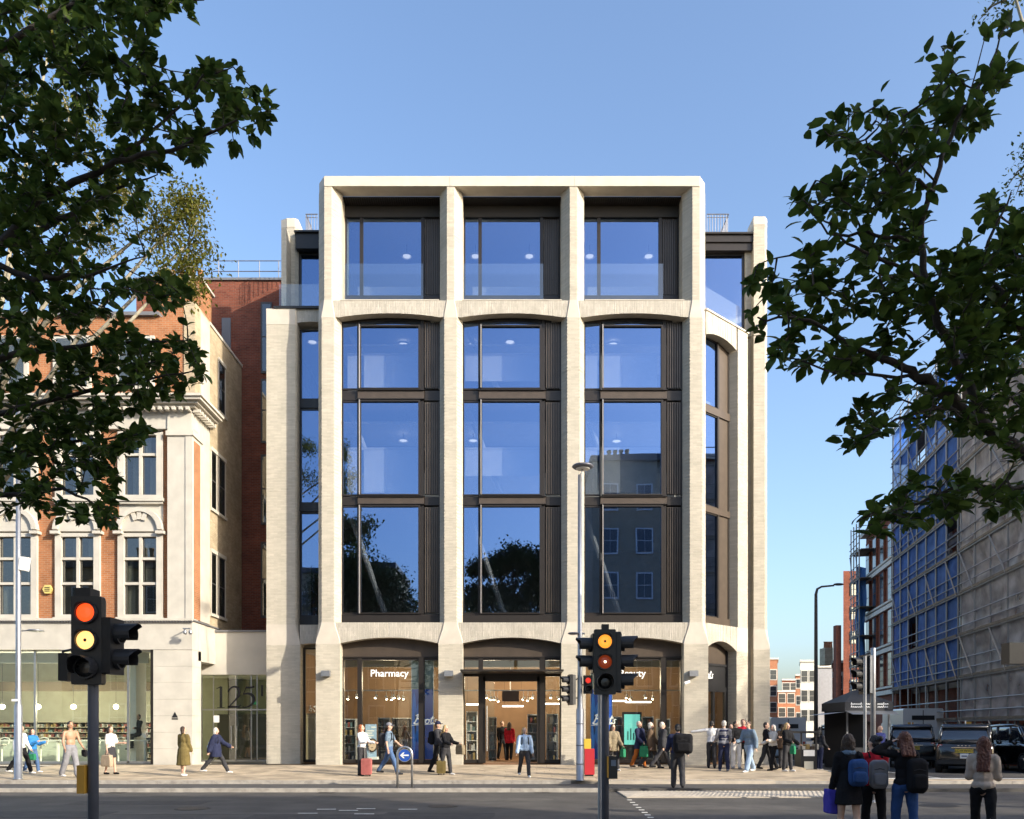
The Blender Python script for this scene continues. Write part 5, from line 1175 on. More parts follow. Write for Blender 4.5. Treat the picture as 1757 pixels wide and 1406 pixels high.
for row, py in enumerate((1209.5, 1214.5)):        # two lines of unreadable script
    xx = PX(1458,y); xe = PX(1521,y); k = 0
    while xx < xe:
        w_ = rng.uniform(.05,.09); h_ = (.10 if k % 5 == 0 else .055); sc_.ribbon([(xx,PZ(py,y)),(xx+w_*.45,PZ(py,y)+h_),(xx+w_*.6,PZ(py,y)+.01),(xx+w_,PZ(py,y)+.03)], .022, y-.13, .006)
        xx += w_*1.05 + (.08 if k % 6 == 5 else 0); k += 1
sc_.build('lettering', M_wlet, K, kind='stuff')
y = -1.0; x0, x1 = PX(1374,y), PX(1402,y); zb = .1
Cc = T('street_cart', 'black news cart stacked with pale boxes beside the black lamp column', 'cart', ((x0+x1)/2,y,zb))
MB().box(x0,x1,y,y+.7,zb+.1,1.0).build('body', M_black, Cc); MB().box(x0-.05,x1+.05,y-.1,y+.8,1.62,1.7).build('canopy', M_black, Cc)
for xx in (x0, x1-.05): MB().box(xx,xx+.05,y,y+.05,1.0,1.62).build('post', M_black, Cc)
MB().box(x0+.1,x1-.1,y-.03,y-.002,.75,.98).build('price_board', M_white, Cc); MB().box(x0+.12,x1-.15,y-.03,y-.002,.25,.55).build('poster', mat('cart_poster', (.45,.43,.36), .6), Cc)
for k in range(4): MB().box(x0+.08+k*.17,x0+.21+k*.17,y+.1,y+.5,1.002,1.12+.08*(k%2)).build('box', prodm[(k*2+1)%6], Cc)
for xx in (x0+.12,x1-.12): MB().lathe([(.0,-.03),(.12,-.03),(.12,.03),(.0,.03)], (xx,y+.1,zb+.12), 12, Matrix.Rotation(R(90),3,'Y')).build('wheel', M_black, Cc)

M_car = mat('black_car_paint', (.008,.008,.009), .18, .0, coat=1., spec=.6); M_carglass = mat('car_glass', (.02,.025,.035), .04, spec=1., coat=1.)
M_tyre = mat('tyre_rubber', (.02,.02,.02), .8); M_rim = mat('alloy_rim', (.35,.35,.36), .3, .9); M_chrome = mat('chrome_trim', (.7,.7,.7), .12, 1.)
M_tail = mat('tail_light', (.35,.02,.02), .2, coat=1.); M_plate = mat('yellow_plate', (.62,.44,.06), .5); M_headl = mat('headlight_ring', (.85,.88,.9), .1, emit=(1,1,1), es=.9)
def rrect(hw, z0, z1, y, r=.12, n=5):
    p = []
    for cx, cz, a0 in ((hw-r,z1-r,0),(-hw+r,z1-r,90),(-hw+r,z0+r,180),(hw-r,z0+r,270)):
        for k in range(n+1): a = R(a0+90*k/n); p.append((cx+r*math.cos(a), y, cz+r*math.sin(a)))
    return p
def make_taxi(label):
    """front points to +y; origin on the ground at the middle"""
    X_ = T('taxi', label, 'taxi', (0,0,0), 'black taxis at the street mouth')
    MB().loft([rrect(.80,.42,.98,-2.42,.14),rrect(.94,.32,1.10,-2.34,.16),rrect(.97,.26,1.15,-2.1,.16),rrect(.98,.25,1.14,-.5,.14),rrect(.98,.25,1.12,.9,.14),rrect(.95,.26,1.08,1.8,.2),rrect(.86,.30,1.0,2.25,.25),rrect(.7,.36,.86,2.42,.22)]).build('body', M_car, X_, True)
    MB().loft([rrect(.80,1.12,1.30,-2.24,.06),rrect(.79,1.10,1.74,-2.02,.14),rrect(.80,1.10,1.80,-1.6,.14),rrect(.80,1.10,1.82,.2,.14),rrect(.78,1.10,1.76,.65,.14),rrect(.80,1.06,1.14,1.5,.03)]).build('glasshouse', M_carglass, X_, True)
    MB().loft([rrect(.74,1.70,1.79,-2.09,.04),rrect(.79,1.72,1.86,-1.8,.06),rrect(.80,1.74,1.885,-1.0,.06),rrect(.79,1.74,1.88,.1,.06),rrect(.72,1.70,1.79,.62,.04)]).build('roof', M_car, X_, True)
    for s in (-1,1):
        MB().tube([(s*.83,-2.28,1.12),(s*.81,-2.13,1.45),(s*.74,-2.03,1.74)], [.07,.055,.05], 8).build('pillar', M_car, X_, True)
        MB().tube([(s*.82,-1.15,1.12),(s*.81,-1.15,1.76)], .045, 6).build('pillar', M_car, X_, True); MB().tube([(s*.82,.0,1.12),(s*.80,.0,1.76)], .045, 6).build('pillar', M_car, X_, True)
        MB().tube([(s*.83,1.35,1.12),(s*.78,.65,1.74)], .045, 6).build('pillar', M_car, X_, True)
        MB().tube([(s*.985,-2.2,1.08),(s*.985,1.2,1.08)], .012, 5).build('trim', M_chrome, X_)
        MB().ell((s*1.06,.95,1.14), (.10,.07,.09), 10, 6).build('mirror', M_car, X_, True)
        for yw in (-1.55, 1.45):
            w = MB().lathe([(.0,-.11),(.33,-.11),(.345,-.06),(.345,.06),(.33,.11),(.0,.11)], (s*.90,yw,.345), 24, Matrix.Rotation(R(90),3,'Y')).build('wheel', M_tyre, X_, True)
            MB().lathe([(.0,-.118),(.21,-.118),(.235,-.09),(.235,.09),(.21,.118),(.0,.118)], (s*.90,yw,.345), 20, Matrix.Rotation(R(90),3,'Y')).build('rim', M_rim, w)
            MB().ring([(.36,-.10),(.40,-.10),(.40,.10),(.36,.10)], (s*.905,yw,.36), 24, Matrix.Rotation(R(90),3,'Y')).build('wheel_arch', M_tyre, X_)
        tl = MB().loft([rrect(.09,.70,1.10,-2.37,.06),rrect(.09,.70,1.10,-2.30,.06)]); tl.v = [(p[0]+s*.80,p[1],p[2]) for p in tl.v]; t_ = tl.build('tail_light', M_tail, X_)
        tl = MB().tube([(s*.80+.075*math.cos(a*.5236), -2.375, .90+.17*math.sin(a*.5236)) for a in range(13)], .012, 5).build('light_ring', M_chrome, t_)
        h = MB().lathe([(.0,0),(.13,0),(.15,.04),(.0,.08)], (s*.66,2.28,.86), 18, Matrix.Rotation(R(-90),3,'X')).build('headlight', M_carglass, X_); MB().ring([(.115,0),(.15,0),(.15,.02),(.115,.02)], (s*.66,2.36,.86), 18, Matrix.Rotation(R(-90),3,'X')).build('light_ring', M_headl, h)
    MB().box(-.30,.30,-2.455,-2.43,.79,.93).build('number_plate', M_plate, X_); text('plate_lettering', 'LC19 WXD', .12, M_black, X_, (0,-2.46,.86), ext=.002)
    MB().box(-.42,.42,-2.47,-2.40,.96,1.0).build('chrome_strip', M_chrome, X_); MB().box(-.13,.15,-2.45,-2.435,.58,.76).build('licence_plate', M_white, X_); MB().box(-.08,.10,-2.458,-2.452,.64,.69).build('licence_print', mat('plate_print', (.12,.13,.2), .5) if 'plate_print' not in MATS else MATS['plate_print'], X_)
    for k in range(4): MB().box(-.21+k*.12,-.16+k*.12,-2.40,-2.38,1.04,1.07).build('badge_letter', M_chrome, X_)
    MB().box(-.9,.9,-2.44,-2.2,.36,.5).build('bumper', M_tyre, X_); MB().tube([(-.55,-2.30,1.17),(-.1,-2.32,1.22),(.3,-2.31,1.17)], .012, 5).build('wiper', M_black, X_)
    MB().box(-.30,.30,2.40,2.46,.40,.52).build('number_plate', M_white, X_); MB().box(-.45,.45,2.36,2.44,.55,.80).build('grille', M_chrome, X_)
    MB().box(-.12,.12,.22,.34,1.87,1.97).build('roof_sign', M_yel, X_); MB().box(-.02,.02,-1.5,-1.46,1.88,2.0).build('aerial', M_white, X_)
    return X_
tx = make_taxi('black taxi seen from behind right of the tan-jacket woman, yellow rear plate in view')
y = -1.0; place(tx, (PX(1660,y)+.9, y+1.6, .1), R(-32))
c = copy_tree(tx); c['label'] = 'black taxi seen from behind further up the street, past the woman with raised arm'; y = 3.5; place(c, (PX(1558,y)+.9, y+1.6, .1), R(-25))
c = copy_tree(tx); c['label'] = 'black taxi facing the road at the east edge, round white headlight ring'; y = .6; place(c, (PX(1758,y)+.3, y, .1), R(180-8))
c = copy_tree(tx); c['label'] = 'dark taxi half hidden behind the kiosk'; y = 9.0; place(c, (PX(1438,y), y, .1), R(-11))
M_vanw = mat('white_van_paint', (.66,.67,.68), .3, coat=.6)
def box_van(name, label, px, y, w, h, L, zt0=1.2):
    x = PX(px,y); V = T(name, label, 'van', (0,0,0))
    MB().loft([rrect(w/2,.55,h,-L/2,.1),rrect(w/2,.5,h,L/2-1.5,.1)]).build('box_body', M_vanw, V); MB().loft([rrect(w/2-.06,.4,h*.78,L/2-1.49,.12),rrect(w/2-.08,.4,h*.74,L/2-.9,.14),rrect(w/2-.12,.4,1.2,L/2,.16)]).build('cab', M_vanw, V)
    MB().box(-w*.28,w*.28,-L/2-.02,-L/2-.002,h-.62,h-.38).build('vent', M_black, V); MB().box(-w/2+.1,w/2-.1,-L/2-.06,-L/2-.005,.5,.62).build('bumper', M_tyre, V)
    for s in (-1,1):
        MB().box(s*.01-.008,s*.01+.008,-L/2-.012,-L/2-.002,.65,h-.1).build('door_seam', M_black, V)
        MB().box(s*(w/2-.12)-.05,s*(w/2-.12)+.05,-L/2-.03,-L/2-.002,.7,.95).build('tail_light', M_tail, V)
        for yw in (-L/2+.8, L/2-.9): MB().lathe([(.0,-.1),(.34,-.1),(.34,.1),(.0,.1)], (s*(w/2-.12),yw,.34), 18, Matrix.Rotation(R(90),3,'Y')).build('wheel', M_tyre, V)
    return place(V, (x,y,.1), R(-10))
box_van('box_van', 'pale box van with a black vent behind the taxis', 1557, 14., 2.0, 2.75, 5.5)
box_van('panel_van', 'white panel van parked beyond the corner pier', 1341, 16., 1.9, 2.3, 5.0)
# ------------------------------------------------------------ people
def skinned(mb, name, m, parent, vox, wr=0., ws=14., it=3, seed=0.):
    me = bpy.data.meshes.new('raw'); me.from_pydata(mb.v, [], mb.f)
    o = bpy.data.objects.new('raw', me)
    md = o.modifiers.new('r', 'REMESH'); md.mode = 'VOXEL'; md.voxel_size = vox
    sm = o.modifiers.new('s', 'SMOOTH'); sm.factor = .5; sm.iterations = it
    r = evalmesh(o); bpy.data.objects.remove(o); bpy.data.meshes.remove(me)
    if wr:
        nrm = [v.normal.copy() for v in r.vertices]
        for v, nn in zip(r.vertices, nrm):
            p = v.co; f = mnoise.noise((p.x*ws+seed, p.y*ws, p.z*ws*.55)) + .5*mnoise.noise((p.x*ws*2.3, p.y*ws*2.3+seed, p.z*ws*1.6))
            v.co = p + nn*f*wr
    r.shade_smooth(); r.materials.clear(); r.materials.append(m); r.name = name
    return link(name, r, parent)
SK = {'light': mat('skin_light', (.58,.36,.26), .5, var=.06, vs=20), 'tan': mat('skin_tan', (.42,.24,.15), .5, var=.06, vs=20), 'dark': mat('skin_dark', (.16,.08,.05), .5)}
HR = {'brown': mat('hair_brown', (.05,.028,.016), .5, bump=.6, bs=120), 'black': mat('hair_black', (.012,.010,.010), .45, bump=.6, bs=120), 'blond': mat('hair_blond', (.50,.34,.15), .5, bump=.6, bs=120),
      'red': mat('hair_red', (.34,.10,.03), .5, bump=.6, bs=120), 'grey': mat('hair_grey', (.45,.43,.40), .6, bump=.5, bs=120), 'auburn': mat('hair_auburn', (.10,.03,.015), .5, bump=.6, bs=120), 'white': mat('hair_white', (.62,.58,.50), .6, bump=.5, bs=120)}
CLC = {'white':(.72,.71,.70),'offwhite':(.62,.58,.52),'black':(.014,.014,.016),'charcoal':(.045,.045,.05),'grey':(.24,.24,.26),'ltgrey':(.42,.42,.45),'navy':(.025,.03,.065),'blue':(.03,.07,.19),'brightblue':(.04,.20,.48),'ltblue':(.38,.50,.66),
       'denim':(.08,.14,.27),'ltdenim':(.30,.40,.54),'olive':(.15,.115,.045),'brown':(.13,.09,.06),'tan':(.40,.31,.22),'red':(.45,.02,.035),'orange':(.42,.13,.03),'green':(.03,.20,.10),'beige':(.46,.38,.31),'purple':(.06,.05,.34),'suitblue':(.04,.05,.17),'khaki':(.22,.18,.12),'pink':(.36,.12,.11),'slate':(.16,.22,.29)}
CL = {}
def cl(n):
    if n not in CL: CL[n] = mat('cloth_'+n, CLC[n], .9, var=.10, vs=9, bump=.25, bs=45, spec=.12)
    return CL[n]
M_eye = mat('eye_dark', (.02,.015,.012), .3); M_lip = mat('lip', (.35,.12,.10), .5); M_shoew = cl('white')
def person(label, px, pyf, h=1.7, rz=0., legs=(0,0,0,0), arms=((5,6,10),(5,6,10)), lean=0., yaw=0., pitch=0., fem=False, skin='light', hair='brown', hs='short', top='black', sleeve=1., hem=None, tin=.016,
           bottom='charcoal', bk='trousers', bin_=.022, shoes='black', y=None, vest=None, vox=.02, bvox=.014, groundz=None, scarf=None, knee=.5, seat=None, cap=None, wide=1.):
    if y is None:
        y = -6.85
        for q in range(700):
            yq = -6.85+q*.01; 
            if HY+(CZ-GZ(0,yq))*F/(yq-CY) <= pyf: y = yq; break
    x = PX(px, y); gz = GZ(x, y) if groundz is None else groundz
    Rt = T('person', label, 'person', (0,0,0), 'people on the street')
    sw = (.165 if fem else .185)*wide; hipw = .092
    Lr = Matrix.Rotation(R(lean), 3, 'X'); piv = Vector((0,0,.95))
    def up(p): return piv + Lr @ (Vector(p)-piv)
    def dirv(a, o=0.): return Vector((math.sin(R(o)), -math.sin(R(a))*math.cos(R(o)), -math.cos(R(a))*math.cos(R(o))))
    J = []
    for s, (a, b_) in ((1, legs[:2]), (-1, legs[2:])):
        hip = Vector((s*hipw, 0, .92)); kn = hip + dirv(a, s*2)*.43; an = kn + dirv(a-b_, s*1)*.42; J.append((hip, kn, an, a-b_))
    low = min(j[2].z for j in J) - .075
    dz = -low
    if seat is not None: dz = seat
    Mh = Matrix.Rotation(R(yaw), 3, 'Z') @ Matrix.Rotation(R(pitch), 3, 'X')
    hp = up((0,0,1.55))
    def hd(p): return hp + Lr @ (Mh @ (Vector(p)-Vector((0,0,1.55))))
    Q = Lr @ Mh
    b = MB(); z3 = Vector((0,0,dz))
    # torso
    tw = .93 if fem else 1.0
    b.ell(up((0,.0,1.30)), (.155*tw*wide,.105,.19), M=Lr); b.ell(up((0,0,1.10)), (.135*tw*wide,.10,.17), M=Lr); b.ell(Vector((0,.01,.95)), (.16*wide,.115,.13)); b.cone(up((-sw+.04,0,1.41)), .06, up((sw-.04,0,1.41)), .06)
    b.cone(up((0,.012,1.44)), .058, hd((0,.0,1.57)), .052)
    b.ell(hd((0,.008,1.645)), (.075,.094,.105), 14, 10, Q); b.ell(hd((0,-.022,1.585)), (.056,.066,.066), 12, 8, Q); b.cone(hd((0,-.085,1.635)), .012, hd((0,-.102,1.605)), .016, 8)
    for s in (-1,1): b.ell(hd((s*.077,.01,1.625)), (.012,.022,.032), 8, 6, Q)
    AR = []
    for s, (f, o, e) in ((1, arms[0]), (-1, arms[1])):
        sh = up((s*sw, 0, 1.41)); d1 = Lr @ dirv(f, s*o); el = sh + d1*.29
        d2 = Lr @ dirv(f+e, s*(o if e < 12 else (o*.4 if e < 100 else -60))); wr_ = el + d2*.25; AR.append((sh, el, wr_, d2, s))
        b.cone(sh, .05, el, .040); b.cone(el, .040, wr_, .027)
        sd = Vector((0,-1,0)); sd = (sd - d2*sd.dot(d2)); sd = sd.normalized() if sd.length > .2 else Vector((0,0,1)); nn = d2.cross(sd)*(-s)
        pm = Matrix((sd, nn, d2)).transposed(); b.ell(wr_+d2*.045, (.040,.017,.052), 10, 6, pm)
        for k in range(4):
            L = (.036,.041,.038,.030)[k]; p0 = wr_+d2*.085+sd*(k-1.5)*.019*-1; dA = (d2+nn*.25).normalized(); dB = (d2*.75+nn*.7).normalized(); p1 = p0+dA*L; p2 = p1+dB*L
            b.cone(p0, .0095, p1, .009, 6); b.cone(p1, .009, p2, .008, 6)
        p0 = wr_+d2*.03+sd*.032; p1 = p0+(d2*.6+sd*.7).normalized()*.04; p2 = p1+(d2*.9+nn*.3).normalized()*.03; b.cone(p0, .012, p1, .010, 6); b.cone(p1, .010, p2, .009, 6)
    for hip, kn, an, fa in J:
        b.cone(hip, .085, kn, .052); b.cone(kn, .052, an, .037); m_ = kn*.68+an*.32; b.ell(m_+Vector((0,.018,0)), (.05,.055,.11))
        fd = Vector((0,-1,0)); b.cone(an+Vector((0,.03,-.035)), .034, an+fd*.15+Vector((0,0,-.045)), .028)
    b.v = [tuple(Vector(p)+z3) for p in b.v]
    skinned(b, 'body', SK[skin], Rt, bvox)
    fz = MB()
    for s in (-1,1): fz.ell(hd((s*.031,-.083,1.638))+z3, (.014,.008,.009), 8, 6, Q)
    if vox < .03: fz.build('eye_pair', M_eye, Rt); MB().ell(hd((0,-.087,1.572))+z3, (.024,.006,.008), 8, 6, Q).build('mouth', M_lip, Rt)
    sd_ = px*.37
    # top
    if top:
        t = MB(); i = tin; t.ell(up((0,.0,1.30)), (.158*tw*wide+i,.108+i,.185), M=Lr); t.ell(up((0,0,1.10)), (.142*tw*wide+i,.105+i,.18), M=Lr); t.cone(up((-sw+.04,0,1.405)), .058+i, up((sw-.04,0,1.405)), .058+i)
        t.cone(up((0,.012,1.43)), .062+i*.5, up((0,.005,1.475)), .058+i*.4)
        if hem is None: t.ell(Vector((0,.01,.99)), (.165*wide+i,.12+i,.10))
        else:
            k = (.95-hem); t.lathe([(.135+i,1.14),(.155+i,1.0),(.168+i+.03*k,.95),(.175+i+.10*k,hem+.01),(.172+i+.10*k,hem)], (0,.005,0), 18, None, wide, .80)
        for sh, el, wr_, d2, s in AR:
            if sleeve > 0:
                t.cone(sh, .054+i, el if sleeve >= .5 else sh+(el-sh)*sleeve*2, .045+i)
                if sleeve > .5: t.cone(el, .044+i, el+(wr_-el)*min(1.,(sleeve-.5)*2), .034+i)
        t.v = [tuple(Vector(p)+z3) for p in t.v]; skinned(t, 'top', cl(top), Rt, vox*.9, .012, 11, seed=sd_)
    if vest:
        t = MB(); i = .04
        for k in range(6): t.ell(up((0,0,1.02+k*.075)), ((.15+.012*math.sin(k))*wide+i*.5,.10+i*.6,.055), M=Lr)
        t.cone(up((-sw+.05,0,1.40)), .06+i*.4, up((sw-.05,0,1.40)), .06+i*.4); t.v = [tuple(Vector(p)+z3) for p in t.v]; skinned(t, 'vest', cl(vest), Rt, vox*.8, .003, it=1)
    # bottom
    if bk in ('trousers', 'jeans', 'flare'):
        t = MB(); i = bin_; t.ell(Vector((0,.012,.955)), (.162*wide+i*.6,.118+i*.6,.125))
        for hip, kn, an, fa in J:
            t.cone(hip, .088+i*.7, kn, .055+i); t.cone(kn, .055+i, an+(kn-an)*.06, (.044+i*1.1) if bk != 'flare' else .075); m_ = kn*.7+an*.3; t.ell(m_+Vector((0,.015,0)), (.05+i*.8,.055+i*.8,.11))
        t.v = [tuple(Vector(p)+z3) for p in t.v]; skinned(t, 'trousers', cl(bottom), Rt, vox*.9, .011, 11, seed=sd_+5)
    elif bk == 'skirt':
        t = MB(); t.lathe([(.14,1.06),(.165,.98),(.185,.85),(.215+.0,knee+.02),(.21,knee)], (0,.005,0), 20, None, 1., .82); t.v = [tuple(Vector(p)+z3) for p in t.v]; skinned(t, 'skirt', cl(bottom), Rt, vox*.9, .010, 9, seed=sd_)
    # shoes
    t = MB()
    for hip, kn, an, fa in J:
        t.cone(an+Vector((0,.035,-.033)), .043, an+Vector((0,-.03,-.030)), .042); t.cone(an+Vector((0,-.03,-.038)), .041, an+Vector((0,-.16,-.045)), .034)
    t.v = [(p[0],p[1],max(p[2],low+.001)) for p in t.v]
    t.v = [tuple(Vector(p)+z3) for p in t.v]; skinned(t, 'shoe_pair', cl(shoes), Rt, vox*.7)
    # hair or cap
    t = MB()
    if hs != 'bald':
        t.ell(hd((0,.026,1.668)), (.084,.090,.092), 14, 10, Q); t.ell(hd((0,.05,1.62)), (.080,.062,.085), 12, 8, Q)
        if hs in ('long','bob','verylong'):
            e = {'bob':1.50,'long':1.36,'verylong':1.18}[hs]
            for xx in (-.055,-.02,.02,.055): t.cone(hd((xx,.05,1.64)), .042, up((xx*1.25,.15,e+.05)) if hs != 'bob' else hd((xx*1.1,.055,e+.02)), .036 if hs != 'verylong' else .028, 8)
            for s in (-1,1): t.cone(hd((s*.07,.0,1.66)), .028, hd((s*.082,.02,1.53)), .024, 8)
        if hs == 'bun': t.ell(hd((0,.12,1.70)), .045, 10, 7)
        t.v = [tuple(Vector(p)+z3) for p in t.v]; skinned(t, 'hair', HR[hair], Rt, vox*.6, .011, 42, it=1, seed=sd_)
    if cap:
        t = MB(); t.ell(hd((0,.015,1.69)), (.090,.104,.085), 14, 10, Q); t.ell(hd((0,-.11,1.675)), (.07,.075,.012), 12, 6, Q); t.v = [tuple(Vector(p)+z3) for p in t.v]; skinned(t, 'cap', cl(cap), Rt, vox*.6)
    if scarf:
        t = MB(); t.lathe([(.07,-.04),(.10,-.02),(.105,.02),(.075,.05)], up((0,.01,1.46))+z3, 14); skinned(t, 'scarf', cl(scarf), Rt, vox*.7, .01, 25)
    s = h/1.75; place(Rt, (x, y, gz), R(rz), s)
    hands = [tuple((a[2]+a[3]*.09)+z3) for a in AR]
    return Rt, dict(x=x, y=y, z=gz, rz=R(rz), s=s, hands=hands, up=lambda p: up(p)+z3, AR=AR, z3=z3)
def worn(name, label, cat, info, build):
    t = T(name, label, cat, (0,0,0)); build(t); place(t, (info['x'],info['y'],info['z']), info['rz'], info['s']); return t
def backpack(info, label, colr, w=.30, h=.44, d=.16, z=1.20, off=.13, tilt=0., pocket=True, strap='black', xo=0.):
    def bd(t):
        c = info['up']((xo,off+d/2,z)); secs = []
        for q, k in ((-.5,.80),(-.3,.97),(.1,1.),(.4,.9),(.5,.72)):
            secs.append([(c.x+p[0], c.y+q*d, c.z+p[2]) for p in rrect(w/2*k, -h/2*k, h/2*k, 0, .09*k)])
        mb = MB().loft(secs); skinned(mb, 'bag_body', cl(colr), t, .016, .007, 12)
        if pocket:
            secs = [[(c.x+p[0], c.y+d*.42+q*.06, c.z-h*.16+p[2]) for p in rrect(w*.36*k, -h*.22*k, h*.22*k, 0, .05*k)] for q, k in ((0,1.),(.7,.97),(1.,.8))]
            skinned(MB().loft(secs), 'front_pocket', cl(colr), t, .014, .004)
            MB().tube([(c.x-w*.3,c.y+d*.47,c.z+h*.16),(c.x,c.y+d*.52,c.z+h*.2),(c.x+w*.3,c.y+d*.47,c.z+h*.16)], .007, 5).build('zip', cl('charcoal'), t)
        for s in (-1,1): MB().tube([info['up']((s*.09+xo*.5,.10,1.40)), info['up']((s*.10+xo*.5,.02,1.475)), info['up']((s*.11+xo*.4,-.105,1.40)), info['up']((s*.12+xo*.4,-.12,1.22)), info['up']((s*.13+xo*.5,.02,1.05))], .017, 6).build('strap', cl(strap), t)
    return worn('backpack', label, 'backpack', info, bd)
def handbag(info, label, colr, hand=0, w=.30, h=.32, d=.12, drop=.10, name='shopping_bag', wob=.008):
    def bd(t):
        p = Vector(info['hands'][hand]); z1 = p.z-drop
        secs = [[(p.x+q*d, p.y+a, zz) for a, zz in ((-w/2*k,z1-h),(w/2*k,z1-h),(w/2*.95,z1-h*.4),(w/2*.8,z1),(-w/2*.8,z1),(-w/2*.95,z1-h*.4))] for q, k in ((-.5,.92),(0,1.02),(.5,.92))]
        skinned(MB().loft(secs), 'bag_body', cl(colr), t, .016, wob, 12)
        for q in (-.3,.3): MB().tube([(p.x+q*d,p.y-w*.25,z1-.01),(p.x+q*d*.3,p.y-.03,p.z),(p.x+q*d*.3,p.y+.03,p.z),(p.x+q*d,p.y+w*.25,z1-.01)], .008, 5).build('handle', cl(colr), t)
    return worn(name, label, 'bag', info, bd)
WALK = (24,8,-20,18); WALK2 = (-20,16,24,6); STEP = (14,6,-12,14)
# --- along the pavement, west to east
r, i = person('person in bright blue jacket and jeans looking at a phone by the lamp column', 56, 1326, 1.52, 80, STEP, ((25,8,80),(25,8,85)), fem=True, hair='brown', hs='bob', top='brightblue', bottom='denim', shoes='white', tin=.03, pitch=-12)
r, i = person('person in white top half hidden behind the grey lamp column before the cafe', 36, 1328, 1.70, 85, WALK, ((10,8,20),(-15,8,20)), hair='black', top='white', bottom='black', shoes='white')
handbag(i, 'green bag carried behind the lamp column before the cafe', 'green', 0, .3, .22)
r, i = person('shirtless man in grey sweatpants carrying a dark shirt', 121, 1335, 1.82, 62, STEP, ((12,10,28),(8,14,22)), skin='tan', hair='black', hs='short', top=None, bottom='grey', bin_=.034, shoes='white', wide=1.08)
handbag(i, 'dark bundled shirt held by the shirtless man', 'black', 0, .22, .2, .1, .0, 'bundled_shirt', .03)
r, i = person('woman in white top and dark patterned skirt carrying a big tan bag', 190, 1329, 1.62, 70, (8,4,-6,6), ((20,6,70),(4,8,8)), fem=True, hair='brown', hs='long', top='offwhite', sleeve=.5, bottom='charcoal', bk='skirt', knee=.62, shoes='black')
handbag(i, 'large tan shopping bag held by the woman in the dark skirt', 'tan', 1, .46, .42, .16, .08)
r, i = person('woman in a long olive coat standing by the stone pillar', 315, 1332, 1.62, 160, (6,2,-6,6), ((6,6,14),(8,6,20)), fem=True, hair='brown', hs='bob', top='olive', hem=.38, tin=.03, bottom='olive', bk='bare', shoes='white', yaw=-40)
handbag(i, 'white carrier bag held by the woman in the olive coat', 'white', 0, .24, .34)
r, i = person('blond woman in a navy coat striding past the numbered entrance', 371, 1327, 1.64, 88, (30,6,-28,14), ((38,10,25),(-22,8,10)), fem=True, hair='white', hs='bob', top='navy', hem=.68, tin=.045, bottom='charcoal', shoes='white', wide=1.15)
backpack(i, 'small pale blue bag on the back of the striding blond woman', 'ltblue', .24, .3, .12, 1.1, .15)
r, i = person('red-haired woman in white top beside a pink suitcase', 621, 1331, 1.68, 60, (10,10,0,2), ((24,6,62),(20,4,70)), fem=True, hair='red', hs='verylong', top='white', bottom='charcoal', shoes='black', yaw=20, pitch=-8)
def suitcase(label, px, py, colr, w=.34, h=.50):
    y = -6.85
    for q in range(700):
        yq = -6.85+q*.01
        if HY+(CZ-GZ(0,yq))*F/(yq-CY) <= py: y = yq; break
    x = PX(px,y); z = GZ(x,y); t = T('suitcase', label, 'suitcase', (x,y,z))
    secs = [[(x+p[0],p[1],p[2]) for p in rrect(w/2*k,z+.05,z+.06+h,yy_,.05)] for yy_, k in ((y-.11,.95),(y-.08,1.),(y+.08,1.),(y+.11,.95))]
    MB().loft(secs).build('shell', cl(colr), t)
    for k in range(5): MB().box(x-w/2+.05+k*(w-.1)/5,x-w/2+.07+k*(w-.1)/5,y-.118,y-.1105,z+.1,z+h).build('rib', cl(colr), t)
    for sx in (-1,1):
        MB().tube([(x+sx*.07,y+.06,z+.06+h),(x+sx*.07,y+.06,z+.98)], .008, 6).build('handle_rod', M_steel, t)
        for sy in (-.07,.07): MB().lathe([(0,-.012),(.026,-.012),(.026,.012),(0,.012)], (x+sx*(w/2-.06),y+sy,z+.026), 10, Matrix.Rotation(R(90),3,'Y')).build('wheel', M_black, t)
    MB().tube([(x-.08,y+.06,z+.98),(x+.08,y+.06,z+.98)], .014, 6).build('grip', M_black, t)
suitcase('pink ribbed suitcase beside the red-haired woman', 629, 1332, 'pink', .34, .52)
r, i = person('man in grey cap and blue shirt with a dark backpack walking past the pharmacy window', 668, 1329, 1.78, 85, WALK2, ((28,8,22),(-8,8,20)), hair='brown', top='slate', sleeve=.4, bottom='denim', shoes='charcoal', cap='grey', wide=1.1)
backpack(i, 'dark backpack on the man in the grey cap', 'charcoal', .34, .5, .22, 1.18, .10)
r, i = person('man in dark cap and dark jacket walking beside a blond woman', 752, 1327, 1.78, 75, STEP, ((20,8,50),(15,8,30)), hair='brown', top='charcoal', bottom='black', shoes='black', cap='navy', tin=.03)
backpack(i, 'black backpack on the man in the dark cap', 'black', .32, .46, .2, 1.2, .11)
r, i = person('blond woman in black carrying a dark green bag in front of her', 765, 1330, 1.66, 55, (10,4,-10,12), ((28,8,50),(30,8,45)), fem=True, hair='blond', hs='long', top='black', bottom='charcoal', shoes='white', tin=.025)
handbag(i, 'dark green bag held by the blond woman in black', 'khaki', 0, .34, .34, .16, .02)
suitcase('dark green suitcase between the couple beside the entrance', 757, 1330, 'olive', .30, .42)
r, i = person('woman in a pale blue jumper and sunglasses walking toward the road', 900, 1334, 1.62, 12, (16,6,-16,20), ((4,10,14),(10,12,10)), fem=True, hair='blond', hs='long', top='ltblue', tin=.03, bottom='charcoal', shoes='white', wide=1.08)
backpack(i, 'small navy backpack worn by the woman in the pale blue jumper', 'navy', .26, .38, .14)
r, i = person('woman with a green bag half hidden behind the signal pole', 1052, 1323, 1.66, 20, STEP, ((14,8,40),(10,8,20)), fem=True, hair='brown', hs='long', top='khaki', tin=.035, hem=.75, bottom='charcoal', shoes='white')
